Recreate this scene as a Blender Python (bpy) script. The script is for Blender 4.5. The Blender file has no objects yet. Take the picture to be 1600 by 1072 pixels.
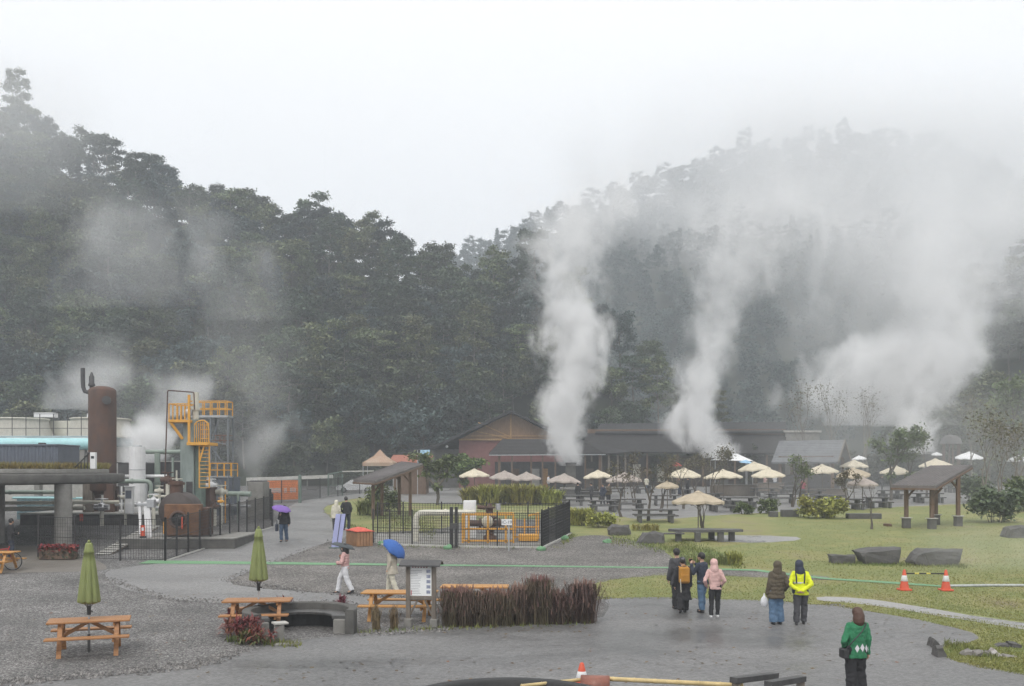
import bpy, bmesh, math, random
import numpy as np
from mathutils import Vector, Matrix, noise as mnoise
R = math.radians
SC = bpy.context.scene
COL = SC.collection
F, CZ, HY = 1550.0, 4.1, 735.0        # focal length in photo pixels, eye height, horizon row

# ------------------------------------------------------------------ terrain profile
_N = [(-40, 0), (28, 0), (40, .36), (50, .82), (62, 1.2), (97, 1.82), (130, 2.0), (300, 2.2), (900, 2.3)]
def zg(y):
    if y <= _N[0][0]: return 0.0
    for (a, za), (b, zb) in zip(_N, _N[1:]):
        if y <= b:
            t = (y - a) / (b - a)
            return za + (zb - za) * t
    return _N[-1][1]
def at(px, py):
    """ground point seen at a photo position"""
    lo, hi = 8.0, 400.0
    for _ in range(60):
        m = (lo + hi) / 2
        if HY + F * (CZ - zg(m)) / m > py: lo = m
        else: hi = m
    return Vector(((px - 800) * lo / F, lo, zg(lo)))
def xa(px, y): return (px - 800) * y / F
def za(py, y): return CZ + (HY - py) * y / F
def lerp(tab, x):
    if x <= tab[0][0]: return tab[0][1]
    for (a, va), (b, vb) in zip(tab, tab[1:]):
        if x <= b: return va + (vb - va) * (x - a) / (b - a)
    return tab[-1][1]
def sst(t):
    t = min(1, max(0, t)); return t * t * (3 - 2 * t)

# ------------------------------------------------------------------ materials
def nodes(m):
    m.use_nodes = True
    return m.node_tree.nodes, m.node_tree.links
def mat(name, col, rough=.6, var=.25, scale=6.0, bump=.15, col2=None, metal=0.0, spec=.5, detail=5, island=0.0, streak=None, coord='Object', coat=0):
    """procedural surface: two octaves of tone variation, optional second colour in patches, fine bump"""
    m = bpy.data.materials.new(name)
    n, l = nodes(m)
    b = n['Principled BSDF']
    tc = n.new('ShaderNodeTexCoord'); vec = tc.outputs[coord]
    if streak:
        mp = n.new('ShaderNodeMapping'); mp.inputs['Scale'].default_value = streak
        l.new(vec, mp.inputs['Vector']); vec = mp.outputs['Vector']
    nz = n.new('ShaderNodeTexNoise'); nz.inputs['Scale'].default_value = scale; nz.inputs['Detail'].default_value = detail; nz.inputs['Roughness'].default_value = .65
    l.new(vec, nz.inputs['Vector'])
    mr = n.new('ShaderNodeMapRange'); mr.inputs['From Min'].default_value = .3; mr.inputs['From Max'].default_value = .7
    l.new(nz.outputs['Fac'], mr.inputs['Value'])
    mx = n.new('ShaderNodeMix'); mx.data_type = 'RGBA'
    c = Vector(col)
    a_ = c * (1 - var); b_ = Vector(col2) if col2 else Vector([min(1, v * (1 + var)) for v in c])
    mx.inputs['A'].default_value = (*a_, 1) if not col2 else (*c, 1)
    mx.inputs['B'].default_value = (*b_, 1)
    l.new(mr.outputs['Result'], mx.inputs['Factor'])
    out = mx.outputs['Result']
    if island:
        g = n.new('ShaderNodeNewGeometry'); hs = n.new('ShaderNodeHueSaturation')
        m2 = n.new('ShaderNodeMapRange'); m2.inputs['To Min'].default_value = 1 - island; m2.inputs['To Max'].default_value = 1 + island
        l.new(g.outputs['Random Per Island'], m2.inputs['Value']); l.new(m2.outputs['Result'], hs.inputs['Value'])
        l.new(out, hs.inputs['Color']); out = hs.outputs['Color']
    l.new(out, b.inputs['Base Color'])
    b.inputs['Roughness'].default_value = rough; b.inputs['Metallic'].default_value = metal
    b.inputs['Specular IOR Level'].default_value = spec
    if coat: b.inputs['Coat Weight'].default_value = coat; b.inputs['Coat Roughness'].default_value = .2
    if bump:
        n2 = n.new('ShaderNodeTexNoise'); n2.inputs['Scale'].default_value = scale * 7; n2.inputs['Detail'].default_value = 4
        l.new(vec, n2.inputs['Vector'])
        bp = n.new('ShaderNodeBump'); bp.inputs['Strength'].default_value = bump; bp.inputs['Distance'].default_value = .02
        l.new(n2.outputs['Fac'], bp.inputs['Height']); l.new(bp.outputs['Normal'], b.inputs['Normal'])
    return m
def leafmat(name, col, hue=.03, val=.45, trans=.0, obj_val=.3, sat=1.0):
    """foliage: each leaf and each tree keeps a tone of its own"""
    m = bpy.data.materials.new(name); n, l = nodes(m); b = n['Principled BSDF']
    g = n.new('ShaderNodeNewGeometry'); oi = n.new('ShaderNodeObjectInfo'); hs = n.new('ShaderNodeHueSaturation')
    hs.inputs['Color'].default_value = (*col, 1); hs.inputs['Saturation'].default_value = sat
    tc = n.new('ShaderNodeTexCoord'); nz = n.new('ShaderNodeTexNoise'); nz.inputs['Scale'].default_value = .55; nz.inputs['Detail'].default_value = 2
    l.new(tc.outputs['Object'], nz.inputs['Vector'])
    a = n.new('ShaderNodeMapRange'); a.inputs['To Min'].default_value = 1 - val; a.inputs['To Max'].default_value = 1 + val
    l.new(g.outputs['Random Per Island'], a.inputs['Value'])
    c = n.new('ShaderNodeMapRange'); c.inputs['To Min'].default_value = 1 - obj_val; c.inputs['To Max'].default_value = 1 + obj_val
    l.new(oi.outputs['Random'], c.inputs['Value'])
    mu = n.new('ShaderNodeMath'); mu.operation = 'MULTIPLY'; l.new(a.outputs[0], mu.inputs[0]); l.new(c.outputs[0], mu.inputs[1])
    l.new(mu.outputs[0], hs.inputs['Value'])
    h = n.new('ShaderNodeMapRange'); h.inputs['From Min'].default_value = .3; h.inputs['From Max'].default_value = .7
    h.inputs['To Min'].default_value = .5 - hue; h.inputs['To Max'].default_value = .5 + hue
    l.new(nz.outputs['Fac'], h.inputs['Value'])
    h2 = n.new('ShaderNodeMath'); h2.operation = 'MULTIPLY_ADD'; h2.inputs[1].default_value = hue * 1.6; 
    l.new(oi.outputs['Random'], h2.inputs[0]); l.new(h.outputs[0], h2.inputs[2])
    h3 = n.new('ShaderNodeMath'); h3.operation = 'SUBTRACT'; h3.inputs[1].default_value = hue * .8; l.new(h2.outputs[0], h3.inputs[0])
    l.new(h3.outputs[0], hs.inputs['Hue'])
    l.new(hs.outputs['Color'], b.inputs['Base Color']); b.inputs['Roughness'].default_value = .55; b.inputs['Specular IOR Level'].default_value = .35
    if trans:
        t = n.new('ShaderNodeBsdfTranslucent'); l.new(hs.outputs['Color'], t.inputs['Color'])
        ms = n.new('ShaderNodeMixShader'); ms.inputs[0].default_value = trans
        l.new(b.outputs[0], ms.inputs[1]); l.new(t.outputs[0], ms.inputs[2]); l.new(ms.outputs[0], n['Material Output'].inputs['Surface'])
    return m

# ------------------------------------------------------------------ mesh builder
class MB:
    def __init__(s): s.v = []; s.f = []; s.sm = []; s.mi = []; s.cur = 0
    def add(s, vs, fs, smooth=False):
        o = len(s.v); s.v += [tuple(v) for v in vs]
        for f in fs: s.f.append([i + o for i in f]); s.sm.append(smooth); s.mi.append(s.cur)
        return s
    def m(s, i): s.cur = i; return s
    def box(s, c, d, rz=0, ch=None, M=None):
        """box with chamfered edges: centre c, full size d"""
        hx, hy, hz = d[0] / 2, d[1] / 2, d[2] / 2
        k = min(ch if ch is not None else .012, hx * .45, hy * .45, hz * .45)
        T = Matrix.Translation(c) @ (Matrix.Rotation(rz, 4, 'Z') if not isinstance(rz, Matrix) else rz)
        if M is not None: T = M @ T
        vs = []; idx = {}
        for sx in (-1, 1):
            for sy in (-1, 1):
                for sz in (-1, 1):
                    for ax in range(3):
                        p = [sx * (hx - (k if ax != 0 else 0)), sy * (hy - (k if ax != 1 else 0)), sz * (hz - (k if ax != 2 else 0))]
                        idx[(sx, sy, sz, ax)] = len(vs); vs.append(T @ Vector(p))
        fs = []
        I = lambda x, y, z, a: idx[(x, y, z, a)]
        for g in (-1, 1):
            q = [I(g, -1, -1, 0), I(g, 1, -1, 0), I(g, 1, 1, 0), I(g, -1, 1, 0)]; fs.append(q if g > 0 else q[::-1])
            q = [I(-1, g, -1, 1), I(-1, g, 1, 1), I(1, g, 1, 1), I(1, g, -1, 1)]; fs.append(q if g > 0 else q[::-1])
            q = [I(-1, -1, g, 2), I(1, -1, g, 2), I(1, 1, g, 2), I(-1, 1, g, 2)]; fs.append(q if g > 0 else q[::-1])
        for a in (-1, 1):
            for b in (-1, 1):
                q = [I(a, b, -1, 0), I(a, b, 1, 0), I(a, b, 1, 1), I(a, b, -1, 1)]; fs.append(q[::-1] if a * b > 0 else q)
                q = [I(a, -1, b, 0), I(a, 1, b, 0), I(a, 1, b, 2), I(a, -1, b, 2)]; fs.append(q if a * b > 0 else q[::-1])
                q = [I(-1, a, b, 1), I(1, a, b, 1), I(1, a, b, 2), I(-1, a, b, 2)]; fs.append(q[::-1] if a * b > 0 else q)
                for c_ in (-1, 1):
                    q = [I(a, b, c_, 0), I(a, b, c_, 1), I(a, b, c_, 2)]; fs.append(q if a * b * c_ > 0 else q[::-1])
        return s.add(vs, fs)
    def bar(s, a, b, w, h=None, up=(0, 0, 1), ch=.006):
        """square timber or rail from a to b"""
        a, b = Vector(a), Vector(b); d = b - a; L = d.length
        z = d.normalized(); u = Vector(up)
        if abs(z.dot(u)) > .98: u = Vector((0, 1, 0))
        x = u.cross(z).normalized(); y = z.cross(x)
        M = Matrix(((x.x, y.x, z.x, (a.x + b.x) / 2), (x.y, y.y, z.y, (a.y + b.y) / 2), (x.z, y.z, z.z, (a.z + b.z) / 2), (0, 0, 0, 1)))
        return s.box((0, 0, 0), (w, h or w, L), 0, ch, M)
    def tube(s, pts, r, n=8, cap=True):
        pts = [Vector(p) for p in pts]; rs = r if isinstance(r, (list, tuple)) else [r] * len(pts)
        vs = []; fs = []; prev = None
        for i, p in enumerate(pts):
            d = (pts[min(i + 1, len(pts) - 1)] - pts[max(i - 1, 0)])
            d = d.normalized() if d.length > 1e-9 else Vector((0, 0, 1))
            if prev is None:
                u = Vector((1, 0, 0)) if abs(d.x) < .8 else Vector((0, 1, 0)); x = (u - d * u.dot(d)).normalized()
            else:
                x = prev - d * prev.dot(d); x = x.normalized() if x.length > 1e-6 else d.orthogonal().normalized()
            prev = x; y = d.cross(x)
            for k in range(n):
                a = 2 * math.pi * k / n; vs.append(p + (x * math.cos(a) + y * math.sin(a)) * rs[i])
        for i in range(len(pts) - 1):
            for k in range(n):
                fs.append([i * n + k, i * n + (k + 1) % n, (i + 1) * n + (k + 1) % n, (i + 1) * n + k])
        s.add(vs, fs, True)
        if cap:
            o = len(vs); s.add(vs[:n], [list(range(n))[::-1]]); s.add(vs[-n:], [list(range(n))])
        return s
    def cyl(s, a, b, r, r2=None, n=12): return s.tube([a, b], [r, r if r2 is None else r2], n)
    def lathe(s, prof, n=24, c=(0, 0, 0), M=None, arc=None, smooth=True):
        """profile [(r, z)] turned about z"""
        vs = []; fs = []; full = arc is None; k = n if full else n + 1
        for r, z in prof:
            for i in range(k):
                a = 2 * math.pi * i / n if full else arc[0] + (arc[1] - arc[0]) * i / n
                p = Vector((c[0] + r * math.cos(a), c[1] + r * math.sin(a), c[2] + z)); vs.append(M @ p if M is not None else p)
        for j in range(len(prof) - 1):
            for i in range(n if full else n):
                a, b = j * k + i, j * k + (i + 1) % k
                fs.append([a, b, b + k, a + k])
        return s.add(vs, fs, smooth)
    def prism(s, poly, z0, z1, M=None):
        n = len(poly); vs = [Vector((x, y, z0)) for x, y in poly] + [Vector((x, y, z1)) for x, y in poly]
        if M is not None: vs = [M @ v for v in vs]
        return s.add(vs, [list(range(n))[::-1], [i + n for i in range(n)]] + [[i, (i + 1) % n, (i + 1) % n + n, i + n] for i in range(n)])
    def ball(s, c, r, n=12, m=8, M=None):
        rx, ry, rz = r if isinstance(r, (tuple, list)) else (r, r, r)
        vs = []; fs = []
        for j in range(m + 1):
            t = math.pi * j / m
            for i in range(n):
                a = 2 * math.pi * i / n; p = Vector((rx * math.sin(t) * math.cos(a), ry * math.sin(t) * math.sin(a), rz * math.cos(t)))
                if M is not None: p = M @ p
                vs.append(p + Vector(c))
        for j in range(m):
            for i in range(n): fs.append([j * n + i, (j + 1) * n + i, (j + 1) * n + (i + 1) % n, j * n + (i + 1) % n])
        return s.add(vs, fs, True)
    def mesh(s, name, mats):
        me = bpy.data.meshes.new(name); me.from_pydata(s.v, [], s.f)
        for m_ in (mats if isinstance(mats, (list, tuple)) else [mats]): me.materials.append(m_)
        me.polygons.foreach_set('use_smooth', s.sm); me.polygons.foreach_set('material_index', s.mi); me.validate(); me.update()
        return me
    def build(s, name, mats, parent=None, label=None):
        o = bpy.data.objects.new(name, s.mesh(name, mats)); COL.objects.link(o)
        if parent: o.parent = parent
        if label: o['label'] = label
        return o
def thing(name, label, cat, loc=(0, 0, 0), rz=0, group=None):
    o = bpy.data.objects.new(name, None); COL.objects.link(o); o.empty_display_size = .2
    o.location = loc; o.rotation_euler = (0, 0, rz); o['label'] = label; o['category'] = cat
    if group: o['group'] = group
    return o
def tag(o, label, cat, group=None, kind=None):
    if label: o['label'] = label
    if cat: o['category'] = cat
    if group: o['group'] = group
    if kind: o['kind'] = kind
    return o
def copy_tree(o, loc=None, rz=None, label=None, parent=None, scale=None):
    c = o.copy(); COL.objects.link(c)
    if parent is not None: c.parent = parent
    if loc is not None: c.location = loc
    if rz is not None: c.rotation_euler = (0, 0, rz)
    if scale is not None: c.scale = scale if isinstance(scale, (tuple, list)) else (scale,) * 3
    if label: c['label'] = label
    for ch in [x for x in KIDS(o)]: copy_tree(ch, parent=c)
    return c
def KIDS(o): return list(o.children)
def quads_mesh(name, P, m, nper=4):
    """numpy array of n x nper x 3 corner points to a mesh"""
    n = P.shape[0]; me = bpy.data.meshes.new(name)
    me.vertices.add(n * nper); me.vertices.foreach_set('co', P.reshape(-1).astype(np.float32))
    me.loops.add(n * nper); me.loops.foreach_set('vertex_index', np.arange(n * nper, dtype=np.int32))
    me.polygons.add(n); me.polygons.foreach_set('loop_start', np.arange(0, n * nper, nper, dtype=np.int32))
    me.polygons.foreach_set('loop_total', np.full(n, nper, dtype=np.int32))
    me.update(); me.validate()
    if m: me.materials.append(m)
    return me
def leaf_quads(rng, C, size, up=.5, aspect=1.7):
    """a leaf (bent diamond) at each centre of C"""
    n = len(C)
    d = rng.normal(size=(n, 3)); d /= np.linalg.norm(d, axis=1)[:, None]
    nrm = rng.normal(size=(n, 3)); nrm[:, 2] = np.abs(nrm[:, 2]) + up; nrm /= np.linalg.norm(nrm, axis=1)[:, None]
    d -= nrm * np.sum(d * nrm, axis=1)[:, None]; d /= (np.linalg.norm(d, axis=1)[:, None] + 1e-9)
    e = np.cross(nrm, d); s = (size * rng.uniform(.6, 1.35, n))[:, None]
    L = d * s * aspect / 2; W = e * s / 2; drop = np.zeros((n, 3)); drop[:, 2] = -.18 * s[:, 0]
    return np.stack([C - L + drop * .4, C - W, C + L + drop, C + W], axis=1)
# ------------------------------------------------------------------ camera, sky, sun
cam = bpy.data.cameras.new('camera'); co = bpy.data.objects.new('camera', cam); COL.objects.link(co)
co.location = (0, 0, CZ); co.rotation_euler = (R(90), 0, 0)
cam.lens = 36 * F / 1600; cam.sensor_width = 36; cam.shift_y = (HY - 536) / 1600; cam.clip_end = 5000; cam.clip_start = .1
SC.camera = co
SC.view_settings.view_transform = 'Standard'; SC.view_settings.look = 'None'; SC.view_settings.exposure = .37; SC.view_settings.gamma = 1
SUN_EL, SUN_AZ = R(52), R(200)
w = bpy.data.worlds.new('World'); SC.world = w; w.use_nodes = True
n, l = w.node_tree.nodes, w.node_tree.links
bg = n['Background']
sky = n.new('ShaderNodeTexSky'); sky.sky_type = 'NISHITA'; sky.sun_disc = False; sky.sun_elevation = SUN_EL; sky.sun_rotation = SUN_AZ
sky.air_density = 1; sky.dust_density = 6; sky.ozone_density = 1
# a closed cloud deck: the clear sky's light evened out to a near-white grey
tc = n.new('ShaderNodeTexCoord'); sp = n.new('ShaderNodeSeparateXYZ'); l.new(tc.outputs['Generated'], sp.inputs[0])
gr = n.new('ShaderNodeMapRange'); gr.inputs['From Min'].default_value = .02; gr.inputs['From Max'].default_value = .55
gr.inputs['To Min'].default_value = 0; gr.inputs['To Max'].default_value = 1; gr.interpolation_type = 'SMOOTHSTEP'
l.new(sp.outputs['Z'], gr.inputs['Value'])
nz = n.new('ShaderNodeTexNoise'); nz.inputs['Scale'].default_value = 1.6; nz.inputs['Detail'].default_value = 3; nz.inputs['Roughness'].default_value = .45
l.new(tc.outputs['Generated'], nz.inputs['Vector'])
ad = n.new('ShaderNodeMath'); ad.operation = 'MULTIPLY_ADD'; ad.inputs[1].default_value = .5; ad.inputs[2].default_value = -.25; l.new(nz.outputs['Fac'], ad.inputs[0])
a2 = n.new('ShaderNodeMath'); a2.operation = 'ADD'; a2.use_clamp = True; l.new(ad.outputs[0], a2.inputs[0]); l.new(gr.outputs[0], a2.inputs[1])
cl = n.new('ShaderNodeMix'); cl.data_type = 'RGBA'; cl.inputs['A'].default_value = (8.1, 8.2, 8.55, 1); cl.inputs['B'].default_value = (9.6, 9.6, 9.6, 1)
l.new(a2.outputs[0], cl.inputs['Factor'])
mx = n.new('ShaderNodeMix'); mx.data_type = 'RGBA'; mx.inputs['Factor'].default_value = .97
l.new(sky.outputs[0], mx.inputs['A']); l.new(cl.outputs['Result'], mx.inputs['B'])
l.new(mx.outputs['Result'], bg.inputs['Color']); bg.inputs['Strength'].default_value = .1
sl = bpy.data.lights.new('sun', 'SUN'); sl.energy = 1.4; sl.angle = R(25); sl.color = (1, .97, .93)
so = bpy.data.objects.new('sun', sl); COL.objects.link(so)
so.rotation_euler = (R(90) - SUN_EL, 0, math.pi - SUN_AZ)
cy = SC.cycles
cy.max_bounces = 6; cy.diffuse_bounces = 2; cy.glossy_bounces = 2; cy.transmission_bounces = 4; cy.transparent_max_bounces = 12; cy.volume_bounces = 4
cy.use_denoising = True; cy.volume_step_rate = 1.0; cy.volume_max_steps = 128
cy.use_adaptive_sampling = True; cy.adaptive_threshold = .03
cy.caustics_reflective = False; cy.caustics_refractive = False
SC.render.use_persistent_data = False

# ------------------------------------------------------------------ hills
# skyline of the tree tops in photo pixels, moved back to the ridge
LEFT_RIDGE = [(-400, -60), (-200, 30), (-60, 100), (0, 135), (50, 150), (90, 195), (150, 215), (220, 240), (290, 272), (400, 300), (470, 318), (520, 330), (580, 335), (640, 360), (740, 392), (830, 395), (900, 430), (950, 470), (1000, 505), (1050, 540), (1110, 600), (1170, 665), (1230, 735)]
LEFT_RY = [(-400, 250), (0, 225), (400, 200), (740, 178), (950, 168), (1230, 160)]
RIGHT_RIDGE = [(1370, 735), (1420, 660), (1450, 600), (1490, 530), (1530, 440), (1565, 405), (1600, 375), (1700, 320), (1900, 250)]
FAR_RIDGE = [(300, 520), (500, 470), (700, 400), (780, 372), (870, 332), (960, 300), (1000, 285), (1080, 255), (1150, 228), (1210, 222), (1270, 208), (1340, 216), (1400, 203), (1470, 225), (1560, 258), (1620, 285), (1750, 330), (2000, 420)]
FAR_Y = 470.0
def bumpy(x, y, s): return mnoise.fractal(Vector((x * s, y * s, 3.1)), 1.0, 2.0, 4)
def hill_left(x, y):
    px = 800 + F * x / max(y, 60); ry = lerp(LEFT_RY, px)
    top = za(lerp(LEFT_RIDGE, px), ry) - 9.5
    by = 139 + 4 * math.sin(x * .05)
    if px > 700: by += min(20, (px - 700) * .05)
    h = max(0, top - 2)
    t = (y - by) / (ry - by)
    if t <= 0: return 0
    if t <= 1: return h * (t ** .9) * (1 + .06 * bumpy(x, y, .03) * (1 - t))
    return h * max(0, 1 - (t - 1) * .9)
def hill_right(x, y):
    px = 800 + F * x / max(y, 60); ry = 190
    top = za(lerp(RIGHT_RIDGE, px), ry) - 9
    h = max(0, top - 2); t = (y - 140) / (ry - 140)
    if t <= 0: return 0
    return h * t if t <= 1 else h * max(0, 1 - (t - 1) * .7)
def hill_far(x, y):
    px = 800 + F * x / max(y, 60)
    top = za(lerp(FAR_RIDGE, px), FAR_Y) - 8
    h = max(0, top - 2); t = (y - 235) / (FAR_Y - 235)
    if t <= 0: return 0
    if t <= 1: return h * (t ** 1.1) * (1 + .12 * bumpy(x, y, .012) * (1 - t))
    return h * max(0, 1 - (t - 1) * .8)
def H(x, y): return zg(y) + max(hill_left(x, y), hill_right(x, y), hill_far(x, y))

soil = mat('hill_soil', (.035, .04, .025), .9, .4, .15, .3)
def grid(name, x0, x1, y0, y1, nx, ny, fz, m, flare=0):
    mb = MB(); vs = []; fs = []
    for j in range(ny + 1):
        y = y0 + (y1 - y0) * j / ny
        for i in range(nx + 1):
            x = x0 + (x1 - x0) * i / nx
            vs.append((x, y, fz(x, y)))
    for j in range(ny):
        for i in range(nx):
            a = j * (nx + 1) + i; fs.append([a, a + 1, a + nx + 2, a + nx + 1])
    mb.add(vs, fs, True); return mb.build(name, m)
o = grid('hills', -330, 560, 128, 760, 120, 90, lambda x, y: H(x, y) - .15 - (1.0 if y < 130 else 0), soil); tag(o, 'steep wooded hills rising into mist behind the park', None, kind='structure')

# ------------------------------------------------------------------ forest trees
RNG = np.random.default_rng(11); random.seed(5)
bark = mat('bark', (.10, .085, .07), .9, .35, 5, .5, streak=(1, 1, .25))
barkgrey = mat('pale_bark', (.2, .18, .155), .9, .35, 6, .5, streak=(1, 1, .25))
LF = [leafmat('leaf_dark', (.052, .074, .044), obj_val=.34), leafmat('leaf_mid', (.075, .096, .048), obj_val=.34), leafmat('leaf_blue', (.05, .075, .066), obj_val=.34), leafmat('leaf_light', (.125, .145, .066), obj_val=.34)]
def limbs(mb, rng, base, top, r0, nlimb, spread, crown_z, rise=.6, fork=True):
    """tapered trunk with limbs; returns limb tips"""
    base, top = Vector(base), Vector(top); tips = []
    mid = (base + top) / 2 + Vector((rng.uniform(-.3, .3), rng.uniform(-.3, .3), 0))
    mb.tube([base, base.lerp(mid, .5), mid, mid.lerp(top, .5), top], [r0, r0 * .8, r0 * .62, r0 * .42, r0 * .2], 6)
    Ht = (top - base).length
    for k in range(nlimb):
        t = crown_z + (1 - crown_z) * (k + rng.uniform(0, .8)) / nlimb
        p = base.lerp(mid, t * 2) if t < .5 else mid.lerp(top, (t - .5) * 2)
        a = k * 2.4 + rng.uniform(-.4, .4); L = spread * (1.15 - .55 * t) * rng.uniform(.75, 1.1)
        q = p + Vector((math.cos(a) * L, math.sin(a) * L, L * rise * rng.uniform(.4, 1.2)))
        m_ = p.lerp(q, .5) + Vector((0, 0, -.08 * L))
        mb.tube([p, m_, q], [r0 * (.5 - .3 * t), r0 * .22, r0 * .08], 5, False); tips.append(q)
        if fork:
            for s_ in (-1, 1):
                q2 = m_ + Vector((math.cos(a + s_ * .8) * L * .5, math.sin(a + s_ * .8) * L * .5, L * .3 * rng.uniform(.4, 1.2)))
                mb.tube([m_, q2], [r0 * .2, r0 * .06], 4, False); tips.append(q2)
    tips.append(top); return tips
def clump_pts(rng, c, r, flat, n):
    v = rng.normal(size=(n, 3)); v /= np.linalg.norm(v, axis=1)[:, None]
    rad = r * np.minimum(1.5, .78 * np.abs(rng.normal(size=n)) ** .75 + .15)
    v *= rad[:, None]; v[:, 2] *= flat
    return v + np.array(c)
def make_tree_meshes(i, kind):
    rng = np.random.default_rng(100 + i); mb = MB()
    if kind == 'round':
        h = rng.uniform(9.5, 12); tips = limbs(mb, rng, (0, 0, -.8), (rng.uniform(-.6, .6), rng.uniform(-.6, .6), h * .86), .2, 12, h * .36, .32)
        pts = [clump_pts(rng, t, rng.uniform(.7, 1.3), rng.uniform(.5, .8), int(rng.uniform(110, 190))) for t in tips]
        C = np.concatenate(pts); size = .30
    elif kind == 'layer':
        h = rng.uniform(11, 13.5); tips = limbs(mb, rng, (0, 0, -.8), (.4, -.2, h * .9), .2, 13, h * .34, .42, .25)
        pts = [clump_pts(rng, t, rng.uniform(.9, 1.6), .22, int(rng.uniform(90, 160))) for t in tips]
        C = np.concatenate(pts); size = .28
    elif kind == 'cone':
        h = rng.uniform(11, 14); mb.tube([(0, 0, -.8), (0, 0, h * .5), (0, 0, h * .97)], [.2, .13, .03], 6); pts = []
        for k in range(46):
            t = k / 46; z = h * (.18 + .8 * t); a = k * 2.4; L = (1 - t) * h * .2 + .25
            q = (math.cos(a) * L, math.sin(a) * L, z - .25 * L); mb.tube([(0, 0, z), q], [.04, .015], 4, False)
            for s_ in (.35, .65, 1.0): pts.append(clump_pts(rng, (q[0] * s_, q[1] * s_, z - .25 * L * s_), .28 + .35 * (1 - t), .5, 30))
        C = np.concatenate(pts); size = .3
    elif kind == 'tall':
        h = rng.uniform(12, 15); tips = limbs(mb, rng, (0, 0, -.8), (.5, .3, h * .92), .19, 14, h * .24, .4, .9)
        pts = [clump_pts(rng, t, rng.uniform(.6, 1.15), .7, int(rng.uniform(85, 140))) for t in tips]
        C = np.concatenate(pts); size = .28
    Q = leaf_quads(rng, C, size)
    return mb, Q
KINDS_T = ['round', 'round', 'round', 'layer', 'tall', 'cone', 'round', 'tall', 'layer']
LABEL_T = {'round': 'round crowned evergreen tree crowding the steep forest slope', 'layer': 'tree with flat layered foliage on the steep forest slope', 'cone': 'narrow pointed conifer standing in the hillside forest', 'tall': 'tall slender leafy tree rising out of the hillside forest'}
PROTO = []; STUFFQ = []
for i, k in enumerate(KINDS_T):
    mb, Q = make_tree_meshes(i, k); STUFFQ.append(Q)
    PROTO.append((k, mb.mesh('trunk', barkgrey if k in ('tall', 'layer') else bark), [quads_mesh('crown', Q, LF[(i + j) % 4]) for j in (0, 1)]))
def forest_tree(x, y, i, s, group, label=None, lf=None):
    k, tm, cms = PROTO[i]
    t = thing('forest_tree', label or LABEL_T[k], 'tree', (x, y, H(x, y)), random.uniform(0, 6.28), group)
    t.scale = (s * random.uniform(.9, 1.1), s * random.uniform(.9, 1.1), s)
    for nm, me in (('trunk', tm), ('crown', lf or random.choice(cms))):
        o = bpy.data.objects.new(nm, me); COL.objects.link(o); o.parent = t
    return t
def in_view(x, y, m=40): return -m < 800 + F * x / y < 1600 + m
cand = []
rs = random.Random(3)
for _ in range(14000):
    y = rs.uniform(137, 236); px = rs.uniform(-30, 1200); x = xa(px, y)
    ry = lerp(LEFT_RY, px)
    if y > ry + 3 or hill_left(x, y) < .5: continue
    if all((x - a) ** 2 + (y - b) ** 2 > (3.5 + .012 * (y - 137)) ** 2 for a, b in cand): cand.append((x, y))
cand.sort(key=lambda p: -p[1])
print('left trees', len(cand))
FOREST_MAX = 285
keep = cand if len(cand) <= FOREST_MAX else rs.sample(cand, FOREST_MAX)
extra = [c for c in cand if c not in set(keep)]
for x, y in keep: forest_tree(x, y, rs.choice([0, 1, 2, 6, 0, 1, 2, 6, 3, 4, 5, 7, 8]), rs.uniform(.68, 1.02), 'trees of the forest on the steep hillside')
# the rest of the wood behind and between: one mass
def mass(name, spots, frac, label, lm, smin, smax, rng, big=1.0, sink=0.0):
    A = []
    for x, y in spots:
        Q = STUFFQ[rng.integers(0, len(STUFFQ))]; n_ = int(len(Q) * frac); q = Q[rng.choice(len(Q), n_, False)].copy()
        c = q.mean(axis=1, keepdims=True); q = c + (q - c) * big
        s = rng.uniform(smin, smax); q[..., 2] -= sink * q[..., 2].min(); a = rng.uniform(0, 6.28); ca, sa = math.cos(a), math.sin(a)
        X = q[..., 0] * ca - q[..., 1] * sa; Y = q[..., 0] * sa + q[..., 1] * ca
        A.append(np.stack([X * s + x, Y * s + y, q[..., 2] * s + H(x, y)], -1))
    o = bpy.data.objects.new(name, quads_mesh(name, np.concatenate(A), lm)); COL.objects.link(o); return tag(o, label, None, kind='stuff')
if extra: mass('hillside_undergrowth', extra, .8, 'dense undergrowth filling the gaps between the hillside trees', LF[0], .5, .75, RNG, 1.0, .8)
far = []
for _ in range(30000):
    y = rs.uniform(238, FAR_Y + 12); px = rs.uniform(650, 1660); x = xa(px, y)
    if hill_far(x, y) < 2 or hill_left(x, y) > hill_far(x, y): continue
    if len(far) < 1500 and all((x - a) ** 2 + (y - b) ** 2 > 49 for a, b in far): far.append((x, y))
print('far trees', len(far))
mass('far_forest', far, .3, 'misty forest covering the far hill', LF[2], .75, 1.15, RNG, 1.5)
rt = []
for _ in range(1500):
    y = rs.uniform(142, 200); px = rs.uniform(1380, 1640); x = xa(px, y)
    if hill_right(x, y) < .5 or y > 196: continue
    if all((x - a) ** 2 + (y - b) ** 2 > 40 for a, b in rt): rt.append((x, y))
print('right trees', len(rt))
for x, y in rt[:40]: forest_tree(x, y, rs.choice([0, 1, 2, 6, 4, 7]), rs.uniform(.75, 1.05), 'trees of the wood behind the rising steam', 'leafy tree veiled in steam on the slope behind the picnic park')

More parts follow.
